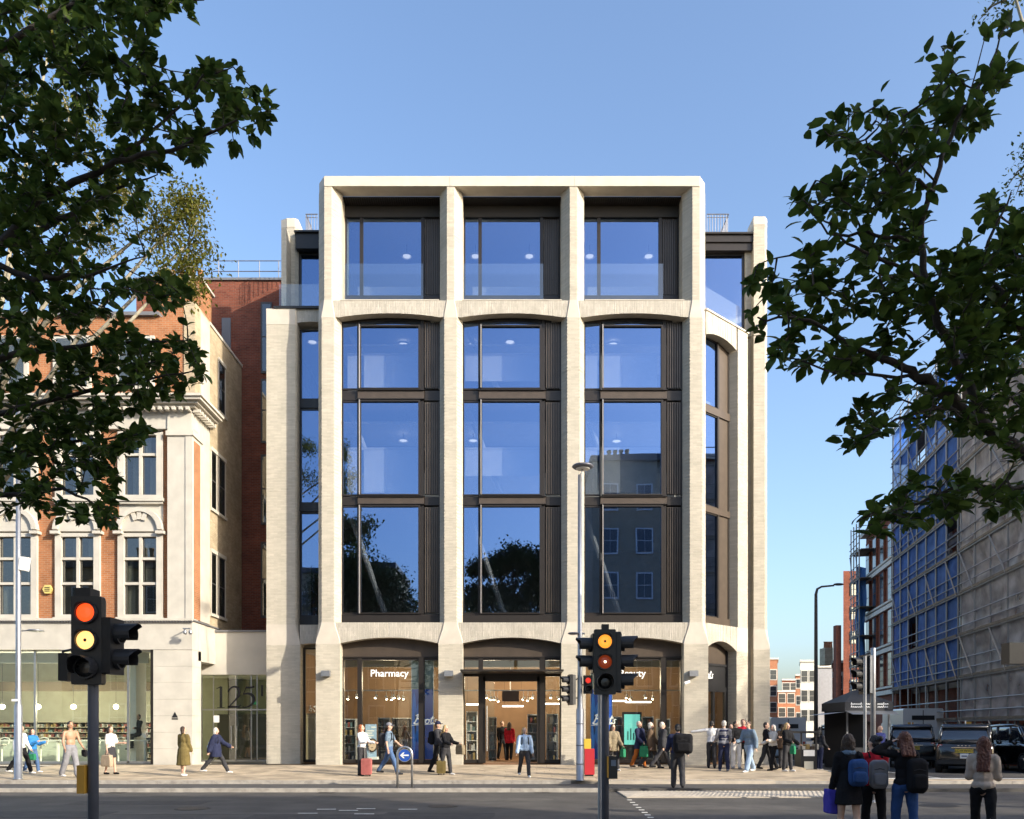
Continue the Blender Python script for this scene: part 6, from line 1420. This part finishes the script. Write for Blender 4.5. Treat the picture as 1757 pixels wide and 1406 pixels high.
handbag(i, 'green patterned bag held by the woman behind the signal pole', 'green', 0, .3, .3)
r, i = person('man in navy coat and orange trousers before the teal screen', 1097, 1318, 1.74, 50, STEP, ((8,8,15),(14,8,40)), hair='grey', top='navy', tin=.035, hem=.72, bottom='orange', shoes='brown')
handbag(i, 'dark green bag held by the man in orange trousers', 'green', 1, .34, .4)
person('person in a grey-brown parka walking right of the teal screen', 1117, 1319, 1.74, 75, WALK, ((16,8,30),(-10,8,20)), hair='white', hs='bob', fem=True, top='brown', tin=.045, hem=.70, bottom='charcoal', shoes='black')
person('white-haired man in a dark grey jacket striding before the corner pier', 1137, 1320, 1.78, 100, (26,4,-30,8), ((10,8,20),(-18,8,20)), hair='white', top='charcoal', tin=.04, hem=.78, bottom='charcoal', shoes='black', wide=1.08)
r, i = person('man seen from behind crossing the cycle track under a huge black pack', 1163, 1353, 1.84, 172, (6,2,-10,10), ((20,12,55),(15,14,40)), hair='black', top='navy', tin=.03, bottom='charcoal', bin_=.03, shoes='black', y=-8.65, groundz=.1, lean=8)
backpack(i, 'huge black rucksack on the man crossing the cycle track', 'black', .52, .54, .36, 1.18, .10, xo=-.12)
person('man in a white shirt with his arm stretched out pointing west', 1221, 1318, 1.74, 160, (4,2,-4,2), ((10,82,6),(8,6,15)), hair='black', top='white', bottom='charcoal', shoes='black', y=-2.0)
person('man in a navy quilted vest seen from behind among the corner group', 1242, 1323, 1.78, 175, (8,2,-6,4), ((12,8,60),(12,8,55)), hair='grey', top='grey', vest='navy', bottom='navy', shoes='grey', y=-3.3, wide=1.06)
person('young person in black jacket and pale trousers in the corner group', 1263, 1320, 1.74, 10, (4,2,-4,2), ((14,6,60),(12,6,70)), hair='black', top='black', tin=.03, bottom='white', shoes='grey', y=-2.4, yaw=30)
person('person in a dark red jacket in the corner group', 1275, 1319, 1.80, -10, (6,2,-4,2), ((18,6,75),(14,6,60)), hair='auburn', top='red', tin=.03, bottom='charcoal', shoes='grey', y=-2.1)
person('young man in blue jumper and light jeans leaning as he walks, corner group', 1286, 1325, 1.82, -55, (22,4,-22,6), ((-10,12,20),(20,8,60)), hair='brown', top='slate', tin=.028, bottom='ltdenim', bin_=.034, shoes='white', y=-3.7, lean=6)
person('small person in grey behind the quilted vest in the corner group', 1254, 1317, 1.62, 0, (2,2,-2,2), ((6,6,20),(6,6,20)), fem=True, hair='brown', hs='bob', top='grey', bottom='grey', shoes='grey', y=-1.6)
person('man in black by the end pier looking at his phone', 1315, 1321, 1.72, 60, STEP, ((20,6,80),(18,6,70)), hair='black', top='black', bottom='charcoal', shoes='black', y=-2.7, tin=.03)
person('grey-haired woman in a pale jacket by the end pier', 1326, 1322, 1.64, -70, STEP, ((22,8,70),(16,8,50)), fem=True, hair='grey', hs='bob', top='offwhite', tin=.03, bottom='black', shoes='black', y=-3.0)
r, i = person('long-haired blond woman in black and green jacket standing on the paving east of the pier', 1351, 1323, 1.70, 35, (6,2,-4,2), ((10,14,50),(14,8,60)), fem=True, hair='blond', hs='long', top='black', tin=.04, bottom='charcoal', shoes='white', y=-3.4)
handbag(i, 'green bag with the blond woman east of the pier', 'green', 1, .2, .3)
person('dark figure half behind the blond woman east of the pier', 1344, 1318, 1.62, 180, (2,2,-2,2), ((8,8,30),(8,8,30)), fem=True, hair='brown', hs='long', top='brown', tin=.04, hem=.8, bottom='charcoal', y=-2.0)
person('bald man in a blue suit beside the kiosk post', 1510, 1320, 1.80, -150, (4,2,-4,2), ((8,6,30),(10,6,40)), hs='bald', top='suitblue', tin=.03, hem=.82, bottom='suitblue', shoes='black', y=-2.0, groundz=.1)
person('dark-clothed person standing by the black lamp column', 1406, 1315, 1.68, 120, (4,2,-4,2), ((14,6,50),(10,6,40)), fem=True, hair='black', hs='long', top='charcoal', tin=.03, bottom='navy', shoes='grey', y=1.2, groundz=.1)
# --- in the shops
r, i = person('person in dark jumper sitting on a stool in the cafe window', 236, 1300, 1.72, -20, (78,80,70,78), ((30,8,60),(32,8,65)), hair='black', top='charcoal', bottom='charcoal', shoes='black', y=1.25, groundz=.41, seat=.26, pitch=-15)
person('shopper in a brown jacket seen from behind inside the pharmacy window', 693, 1300, 1.70, 180, (2,2,-2,2), ((12,6,60),(12,6,60)), hair='brown', top='brown', bottom='grey', y=1.9, groundz=.412)
person('shopper in dark red just inside the open entrance', 874, 1300, 1.66, 170, STEP, ((8,6,20),(8,6,20)), fem=True, hair='brown', hs='long', top='red', hem=.8, bottom='black', y=3.3, groundz=.412)
person('shopper in black just inside the open entrance', 862, 1300, 1.72, 20, STEP, ((8,6,30),(8,6,20)), hair='black', top='black', bottom='charcoal', y=3.8, groundz=.412)
# --- four women on the near crossing
NV = dict(vox=.014, bvox=.009, groundz=0.)
r, i = person('dark-coated woman with a blue backpack and bare legs on the near crossing', 1456, 1450, 1.74, 176, (4,2,-6,4), ((6,8,20),(4,10,25)), fem=True, hair='brown', hs='bob', top='black', tin=.016, hem=.70, bottom='black', bk='skirt', knee=.66, shoes='black', y=-19.4, scarf='slate', yaw=-30, skin='light', wide=.94, **NV)
backpack(i, 'blue backpack on the woman with bare legs', 'blue', .29, .42, .16, 1.16, .11, xo=-.08)
handbag(i, 'bright purple-blue tote hanging by the woman with the blue backpack', 'purple', 0, .34, .38, .14, -.06, 'tote_bag')
r, i = person('woman in a red jacket with a grey rucksack on the near crossing', 1499, 1450, 1.72, 170, (6,2,-8,6), ((40,14,95),(44,10,90)), fem=True, hair='black', hs='bun', top='red', tin=.016, bottom='black', bin_=.012, shoes='black', y=-19.2, yaw=40, wide=.94, **NV)
backpack(i, 'grey rucksack on the woman in the red jacket', 'grey', .28, .46, .16, 1.14, .11, xo=-.03)
r, i = person('woman in black top and blue jeans holding a hand to her head', 1552, 1450, 1.78, 178, (6,2,-6,6), ((10,100,170),(6,8,22)), fem=True, hair='auburn', hs='long', top='black', tin=.012, bottom='blue', bk='jeans', bin_=.012, shoes='black', y=-19.6, yaw=-15, wide=.92, **NV)
backpack(i, 'black backpack with a hanging coat on the woman in blue jeans', 'black', .29, .52, .17, 1.10, .11, xo=-.10)
person('long-haired woman in a tan jacket and black trousers walking at the east side', 1687, 1450, 1.71, 150, (12,4,-14,16), ((10,8,75),(12,8,70)), fem=True, hair='auburn', hs='verylong', top='beige', tin=.022, bottom='black', bk='flare', bin_=.014, shoes='black', y=-19.5, yaw=20, wide=.92, **NV)
# ------------------------------------------------------------ trees
def leafmat(name, c1, c2, tl=.35):
    m, n, l, p = newmat(name); p.inputs['Roughness'].default_value = .45; p.inputs['Specular IOR Level'].default_value = .15
    g = n.new('ShaderNodeNewGeometry'); t = n.new('ShaderNodeTexNoise'); t.inputs['Scale'].default_value = 8.; t.inputs['Detail'].default_value = 3; l.new(g.outputs['Position'], t.inputs['Vector'])
    r = n.new('ShaderNodeValToRGB'); r.color_ramp.elements[0].position = .35; r.color_ramp.elements[1].position = .65
    r.color_ramp.elements[0].color = (*c1,1); r.color_ramp.elements[1].color = (*c2,1); l.new(t.outputs['Fac'], r.inputs[0]); l.new(r.outputs[0], p.inputs['Base Color'])
    tr = n.new('ShaderNodeBsdfTranslucent'); l.new(r.outputs[0], tr.inputs[0]); mx = n.new('ShaderNodeMixShader'); mx.inputs[0].default_value = tl
    l.new(p.outputs[0], mx.inputs[1]); l.new(tr.outputs[0], mx.inputs[2]); l.new(mx.outputs[0], n['Material Output'].inputs[0]); return m
M_leaf = leafmat('dark_magnolia_leaf', (.026,.050,.011), (.095,.145,.028), .42)
M_leaf2 = leafmat('yellow_green_leaf', (.09,.12,.02), (.22,.19,.04), .45)
M_leaf3 = leafmat('plane_leaf', (.035,.06,.018), (.08,.11,.03), .3)
M_bark = mat('dark_bark', (.035,.028,.022), .85, var=.3, vs=12, bump=.6, bs=40); M_palebark = mat('pale_plane_bark', (.30,.27,.20), .85, var=.3, vs=3, bump=.4, bs=30)
LV_ = [(0,0,0),(0,.33,.035),(0,.68,.015),(0,1.,-.10),(-.19,.20,.08),(.19,.20,.08),(-.29,.5,.08),(.29,.5,.08),(-.17,.8,.01),(.17,.8,.01)]
LF_ = [(0,5,1),(0,1,4),(5,7,1),(1,6,4),(7,2,1),(1,2,6),(7,9,2),(2,8,6),(9,3,2),(2,3,8)]
me_leaf = bpy.data.meshes.new('leaf'); me_leaf.from_pydata(LV_, [], LF_); me_leaf.materials.append(M_leaf); me_leaf.shade_smooth()
def inpoly(x, y, P):
    c = False; n = len(P)
    for i in range(n):
        x1, y1 = P[i]; x2, y2 = P[(i+1)%n]
        if (y1 > y) != (y2 > y) and x < (x2-x1)*(y-y1)/(y2-y1)+x1: c = not c
    return c
def leaf_mats(center, axis, size, rg, n, droop=.35):
    """matrices of a rosette of leaves round a twig tip"""
    out = []; axis = axis.normalized(); a0 = rg.random()*6.28; q = axis.to_track_quat('Y','Z')
    for k in range(n):
        a = a0+k*2.4+rg.uniform(-.4,.4); sp = rg.uniform(.55,1.25)
        d = q @ Vector((math.sin(a)*math.sin(sp), math.cos(sp), math.cos(a)*math.sin(sp))); d.z -= droop*rg.uniform(.3,1.3); d.normalize()
        s = size*rg.uniform(.65,1.2); p = center - axis*rg.random()*size*.9
        out.append(Matrix.Translation(p) @ d.to_track_quat('Y','Z').to_matrix().to_4x4() @ Matrix.Rotation(rg.uniform(-.7,.7),4,'Y') @ Matrix.Scale(s,4))
    return out
def leaves_mesh(name, mats, m, parent, lv=LV_, lf=LF_):
    vs = []; fs = []; k = 0
    tv = [Vector(v) for v in lv]
    for M in mats:
        vs += [tuple(M @ v) for v in tv]; fs += [tuple(i+k for i in f) for f in lf]; k += len(lv)
    mb = MB(); mb.v = vs; mb.f = fs; o = mb.build(name, m, parent, True, kind='stuff', fix=False); return o
def near_tree(label, base, branches, fills, size, rg, leafn, dr):
    tr = T('street_tree', label, 'tree', base); off = Vector(base); pts = []
    for bi, (br, r0, r1) in enumerate(branches):
        P = [PD(a, b_, c) for a, b_, c in br]; S = []
        for k in range(len(P)-1):
            for q in range(5):
                t = q/5; S.append(P[k].lerp(P[k+1], t) + Vector((rg.uniform(-1,1),rg.uniform(-1,1),rg.uniform(-1,1)))*.018)
        S.append(P[-1]); n = len(S)
        MB().tube(S, [r0+(r1-r0)*i/(n-1) for i in range(n)], 7).build('branch', M_bark, tr, True); pts += S
    crown_pts = []
    for (poly, n) in fills:
        xs = [p[0] for p in poly]; ys = [p[1] for p in poly]; c = 0; g = 0
        while c < n and g < n*30:
            g += 1; x = rg.uniform(min(xs),max(xs)); y = rg.uniform(min(ys),max(ys))
            if inpoly(x, y, poly): crown_pts.append(PD(x, y, rg.uniform(*dr))); c += 1
    tw = MB(); ms = []
    pts = list(pts); bp = list(pts)
    crown_pts.sort(key=lambda p: min((s-p).length_squared for s in bp))
    for p in crown_pts:
        q = min(pts, key=lambda s: (s-p).length_squared); d = p-q
        if d.length > .02:
            mid = q.lerp(p,.5)+Vector((0,0,-.06*d.length))+Vector((rg.uniform(-1,1),rg.uniform(-1,1),rg.uniform(-1,1)))*.05*d.length
            tw.tube([q, mid, p], [.009,.006,.004], 4); pts += [p] if d.length < .12 else [p, mid]
            if d.length > .25: ms += leaf_mats(mid, d, size, rg, 4)
        else: d = Vector((1,0,.3))
        ms += leaf_mats(p, d+Vector((0,0,.15)), size, rg, leafn+rg.randrange(-2,3))
    for q in bp[::3]: ms += leaf_mats(q+Vector((rg.uniform(-.1,.1),rg.uniform(-.1,.1),rg.uniform(-.05,.12))), Vector((rg.uniform(-1,1),rg.uniform(-.4,.4),.6)), size, rg, 3)
    tw.build('twig', M_bark, tr, kind='stuff')
    ms.sort(key=lambda M: (M.translation-Vector((0,CY,CZ))).length/ (M.to_scale().x))
    vis = [M for M in ms if abs((M.translation.x)/(M.translation.y-CY)) < .62]
    big = vis[:300]; ids = set(id(M) for M in big)
    crown = leaves_mesh('crown', [M for M in ms if id(M) not in ids], M_leaf, tr)
    for M in big:
        o = bpy.data.objects.new('leaf', me_leaf); COL.objects.link(o); o.parent = crown; o.matrix_local = Matrix.Translation(-off) @ M
    return tr
rgL = random.Random(11)
A = lambda *p: list(p)
LBR = [([(-260,700,9.6),(-120,560,9.2),(-20,440,9.0),(80,330,8.9),(200,280,8.8),(320,250,8.7),(430,200,8.6)], .075, .008),
       ([(-260,700,9.6),(-160,300,9.6),(-40,110,9.3),(100,20,9.2),(210,-20,9.0),(350,0,8.9)], .07, .008), ([(-40,440,9.0),(80,390,9.2),(190,330,9.4),(270,300,9.3)], .045, .006),
       ([(-260,700,9.6),(-80,640,9.3),(60,600,9.2),(190,590,9.1),(330,585,9.0)], .06, .006), ([(-200,760,9.6),(-40,720,9.3),(80,690,9.2),(200,660,9.0),(340,635,8.9)], .05, .006),
       ([(-200,800,9.8),(0,790,9.4),(120,760,9.2),(280,740,9.0)], .045, .006), ([(-200,860,9.8),(20,850,9.4),(110,840,9.2),(205,890,9.1)], .04, .006),
       ([(-40,440,9.0),(60,480,8.9),(160,470,8.8),(250,440,8.8)], .04, .006), ([(200,280,8.8),(300,190,8.7),(350,130,8.6),(400,115,8.6)], .02, .005), ([(100,20,9.2),(180,90,9.0),(270,140,8.9),(300,160,8.9)], .02, .005)]
LFI = [([(-60,-40),(330,-40),(372,-30),(368,10),(300,22),(262,45),(250,90),(215,140),(120,170),(-60,160)], 165),
       ([(-60,150),(120,165),(215,140),(270,80),(285,100),(300,140),(340,190),(300,290),(240,340),(210,420),(225,480),(150,560),(-60,560)], 280),
       ([(300,160),(345,105),(400,108),(415,150),(472,165),(455,230),(400,262),(320,285)], 42),
       ([(-60,540),(150,540),(240,560),(345,592),(350,640),(300,680),(200,720),(-60,730)], 165), ([(-60,720),(200,700),(290,745),(215,785),(190,830),(60,800),(-60,840)], 85),
       ([(-60,830),(60,810),(200,800),(212,900),(150,890),(90,880),(-60,880)], 48), ([(215,475),(300,470),(330,490),(300,520),(240,530)], 14)]
near_tree('dark leafy tree overhanging from the west edge of the photo', PD(-260,1400,9.6), LBR + [([(-260,1412,9.6),(-262,1000,9.6),(-260,700,9.6)], .14, .10)], LFI, .14, rgL, 10, (8.2,10.2))
rgR = random.Random(23)
RBR = [([(2000,980,6.9),(1860,860,6.7),(1760,780,6.5),(1690,730,6.4),(1600,660,6.3),(1540,625,6.3),(1460,590,6.2),(1390,550,6.1),(1300,545,6.0)], .07, .006),
       ([(1690,730,6.4),(1640,620,6.4),(1592,500,6.3),(1580,400,6.3),(1600,310,6.2),(1650,190,6.2),(1700,120,6.1),(1722,50,6.1)], .038, .005), ([(1592,480,6.3),(1500,440,6.2),(1420,400,6.2),(1370,330,6.1)], .016, .004),
       ([(1600,330,6.2),(1535,285,6.1),(1480,245,6.1),(1415,225,6.0)], .014, .004), ([(1585,420,6.3),(1480,395,6.3),(1380,430,6.2),(1300,455,6.2)], .016, .004), ([(1640,690,6.4),(1560,645,6.3),(1440,640,6.2),(1320,605,6.2)], .02, .004),
       ([(1700,735,6.4),(1620,700,6.3),(1540,720,6.2),(1450,770,6.1)], .02, .004), ([(2000,980,6.9),(1860,880,6.7),(1760,835,6.5),(1650,835,6.4),(1560,870,6.3),(1470,895,6.2)], .035, .005),
       ([(1860,860,6.7),(1800,640,6.6),(1720,520,6.5),(1690,430,6.5),(1735,330,6.4)], .04, .006), ([(1650,190,6.2),(1625,110,6.2),(1615,80,6.2)], .009, .004), ([(1545,285,6.1),(1520,230,6.1),(1500,185,6.1)], .008, .003),
       ([(1600,310,6.2),(1560,240,6.1),(1545,190,6.1)], .008, .003), ([(1480,395,6.3),(1440,330,6.2),(1400,310,6.2)], .009, .004)]
RFI = [([(1290,470),(1400,430),(1560,400),(1620,430),(1757,430),(1790,720),(1690,690),(1560,590),(1420,590),(1300,570),(1275,530)], 130), ([(1600,440),(1800,360),(1800,740),(1680,700)], 110),
       ([(1320,560),(1440,580),(1560,600),(1500,640),(1400,640),(1280,610)], 22), ([(1440,690),(1560,650),(1680,690),(1757,760),(1757,820),(1660,750),(1540,740),(1445,765)], 44), ([(1465,880),(1560,820),(1640,810),(1757,830),(1757,870),(1600,900),(1480,915)], 48),
       ([(1395,230),(1440,190),(1520,185),(1620,200),(1640,270),(1560,310),(1480,290),(1420,260)], 34), ([(1345,320),(1400,300),(1480,310),(1560,320),(1600,400),(1480,400),(1390,390)], 34), ([(1600,150),(1640,60),(1740,30),(1757,100),(1700,200),(1640,240)], 20), ([(1690,330),(1757,310),(1790,440),(1690,430)], 14)]
near_tree('large-leaved tree reaching in from the east edge over the side street', PD(2000,1560,6.9), RBR + [([(2000,1560,6.9),(2010,1250,6.9),(2000,980,6.9)], .12, .09)], RFI, .125, rgR, 7, (5.7,7.2))
# fine-leaved sunlit tree behind, and others along the road
QV = [(0,0,0),(.28,.45,.06),(0,1,-.05),(-.28,.45,.06)]; QF = [(0,1,2),(0,2,3)]
def round_tree(label, base, h, blobs, n, size, m, bark, rg, name='plane_tree', r=.22):
    tr = T(name, label, 'tree', base); b = Vector(base); top = b+Vector((0,0,h))
    MB().tube([b, b.lerp(top,.35)+Vector((.1,.05,0)), b.lerp(top,.7)], [r,r*.75,r*.5], 9).build('trunk', bark, tr, True)
    ms = []
    for c, rad in blobs:
        c = Vector(c); st = b.lerp(top, .45+.2*rg.random()); mid = st.lerp(c,.55)+Vector((0,0,.4)); MB().tube([st, mid, c], [r*.4,r*.25,.03], 6).build('limb', bark, tr, True)
        for k in range(14):
            d = Vector((rg.gauss(0,1),rg.gauss(0,1),rg.gauss(0,1))).normalized(); e = c+Vector((d.x*rad[0],d.y*rad[1],d.z*rad[2]))*rg.uniform(.6,1.)
            MB().tube([c.lerp(e,.1), c.lerp(e,.6)+Vector((0,0,.1)), e], [.03,.018,.006], 4).build('bough', bark, tr, True) if k < 6 else None
            for q in range(max(1,n//(14*len(blobs)))):
                u = rg.random()**.5; p = c.lerp(e, u)+Vector((rg.gauss(0,1)*rad[0],rg.gauss(0,1)*rad[1],rg.gauss(0,1)*rad[2]))*.20
                dd = Vector((rg.gauss(0,1),rg.gauss(0,1),rg.gauss(0,1)-.6)).normalized()
                ms.append(Matrix.Translation(p) @ dd.to_track_quat('Y','Z').to_matrix().to_4x4() @ Matrix.Scale(size*rg.uniform(.6,1.3),4))
    leaves_mesh('crown', ms, m, tr, QV, QF); return tr
rg = random.Random(5)
def pb(px, py, d, rx, rz): c = PD(px,py,d); k = d/F; return (c, (rx*k, 1.2, rz*k))
round_tree('sunlit yellow-green fine-leaved tree behind the dark west tree', (PX(-40,-9.), -9., .1), 17, [pb(90,55,23,60,50),pb(10,130,23.5,80,60),pb(120,200,23.5,90,70),pb(330,350,22.5,40,40),pb(60,330,23,90,60),pb(170,400,22.5,80,70),pb(270,380,22.5,70,60),pb(320,420,22,50,70),pb(300,470,22,60,45),pb(200,320,23,60,40)], 11000, .12, M_leaf2, M_palebark, rg)
round_tree('bare-looking plane tree tips touching the top east corner of the photo', (PX(1900,-14.), -14., .0), 16, [pb(1740,-10,18,55,35),pb(1775,270,18,35,45),pb(1800,560,18,60,60)], 1500, .10, M_leaf3, M_palebark, rg)
round_tree('tree across the main road mirrored in the middle bay windows', (.2, -38., .13), 18, [((0,-38,13),(3.2,2.4,2.4)),((-2.8,-38,13.3),(2.4,2.2,2.2)),((2.7,-37.6,13),(2.6,2.2,2.2)),((.4,-38,16.6),(2.2,2.,1.7)),((-1.9,-38,15.6),(2.,2.,1.6)),((2.2,-38,15.4),(2.2,2.,1.8)),((0,-38,10.5),(4.,2.,2.))], 26000, .34, M_leaf3, M_bark, rg)
round_tree('tree across the main road mirrored in the west bay windows', (-13.5, -37.4, .13), 19, [((-13.5,-37.4,15),(3.,2.4,2.8)),((-11.3,-37.4,14),(2.4,2.2,2.2)),((-16,-37.,13),(3.,2.2,3.)),((-13.8,-37.4,18.5),(2.4,2.,2.)),((-10.6,-37.4,12),(2.4,2.,2.)),((-14,-37.4,11),(3.,2.,2.))], 20000, .34, M_leaf3, M_bark, rg)
round_tree('tall street tree beyond the east edge that dapples the corner pier', (50, -26., .0), 27, [((50,-26,23.),(3.,3.,2.6)),((48.,-26,21.),(2.4,2.6,2.2)),((52.5,-26,21.),(2.6,2.6,2.6)),((51,-26,18.),(3.,2.6,2.4)),((54,-25,24),(2.4,2.4,2.))], 4200, .30, M_leaf3, M_bark, rg)
round_tree('street tree beyond the east edge that streaks the carriageway with shade', (33, -23., .0), 15, [((33,-23,9.5),(3.,2.4,2.4)),((36,-23,8),(2.4,2.2,2.)),((30.5,-23,8),(2.4,2.2,2.))], 2600, .28, M_leaf3, M_bark, rg)
bpy.data.scenes.remove(WB)
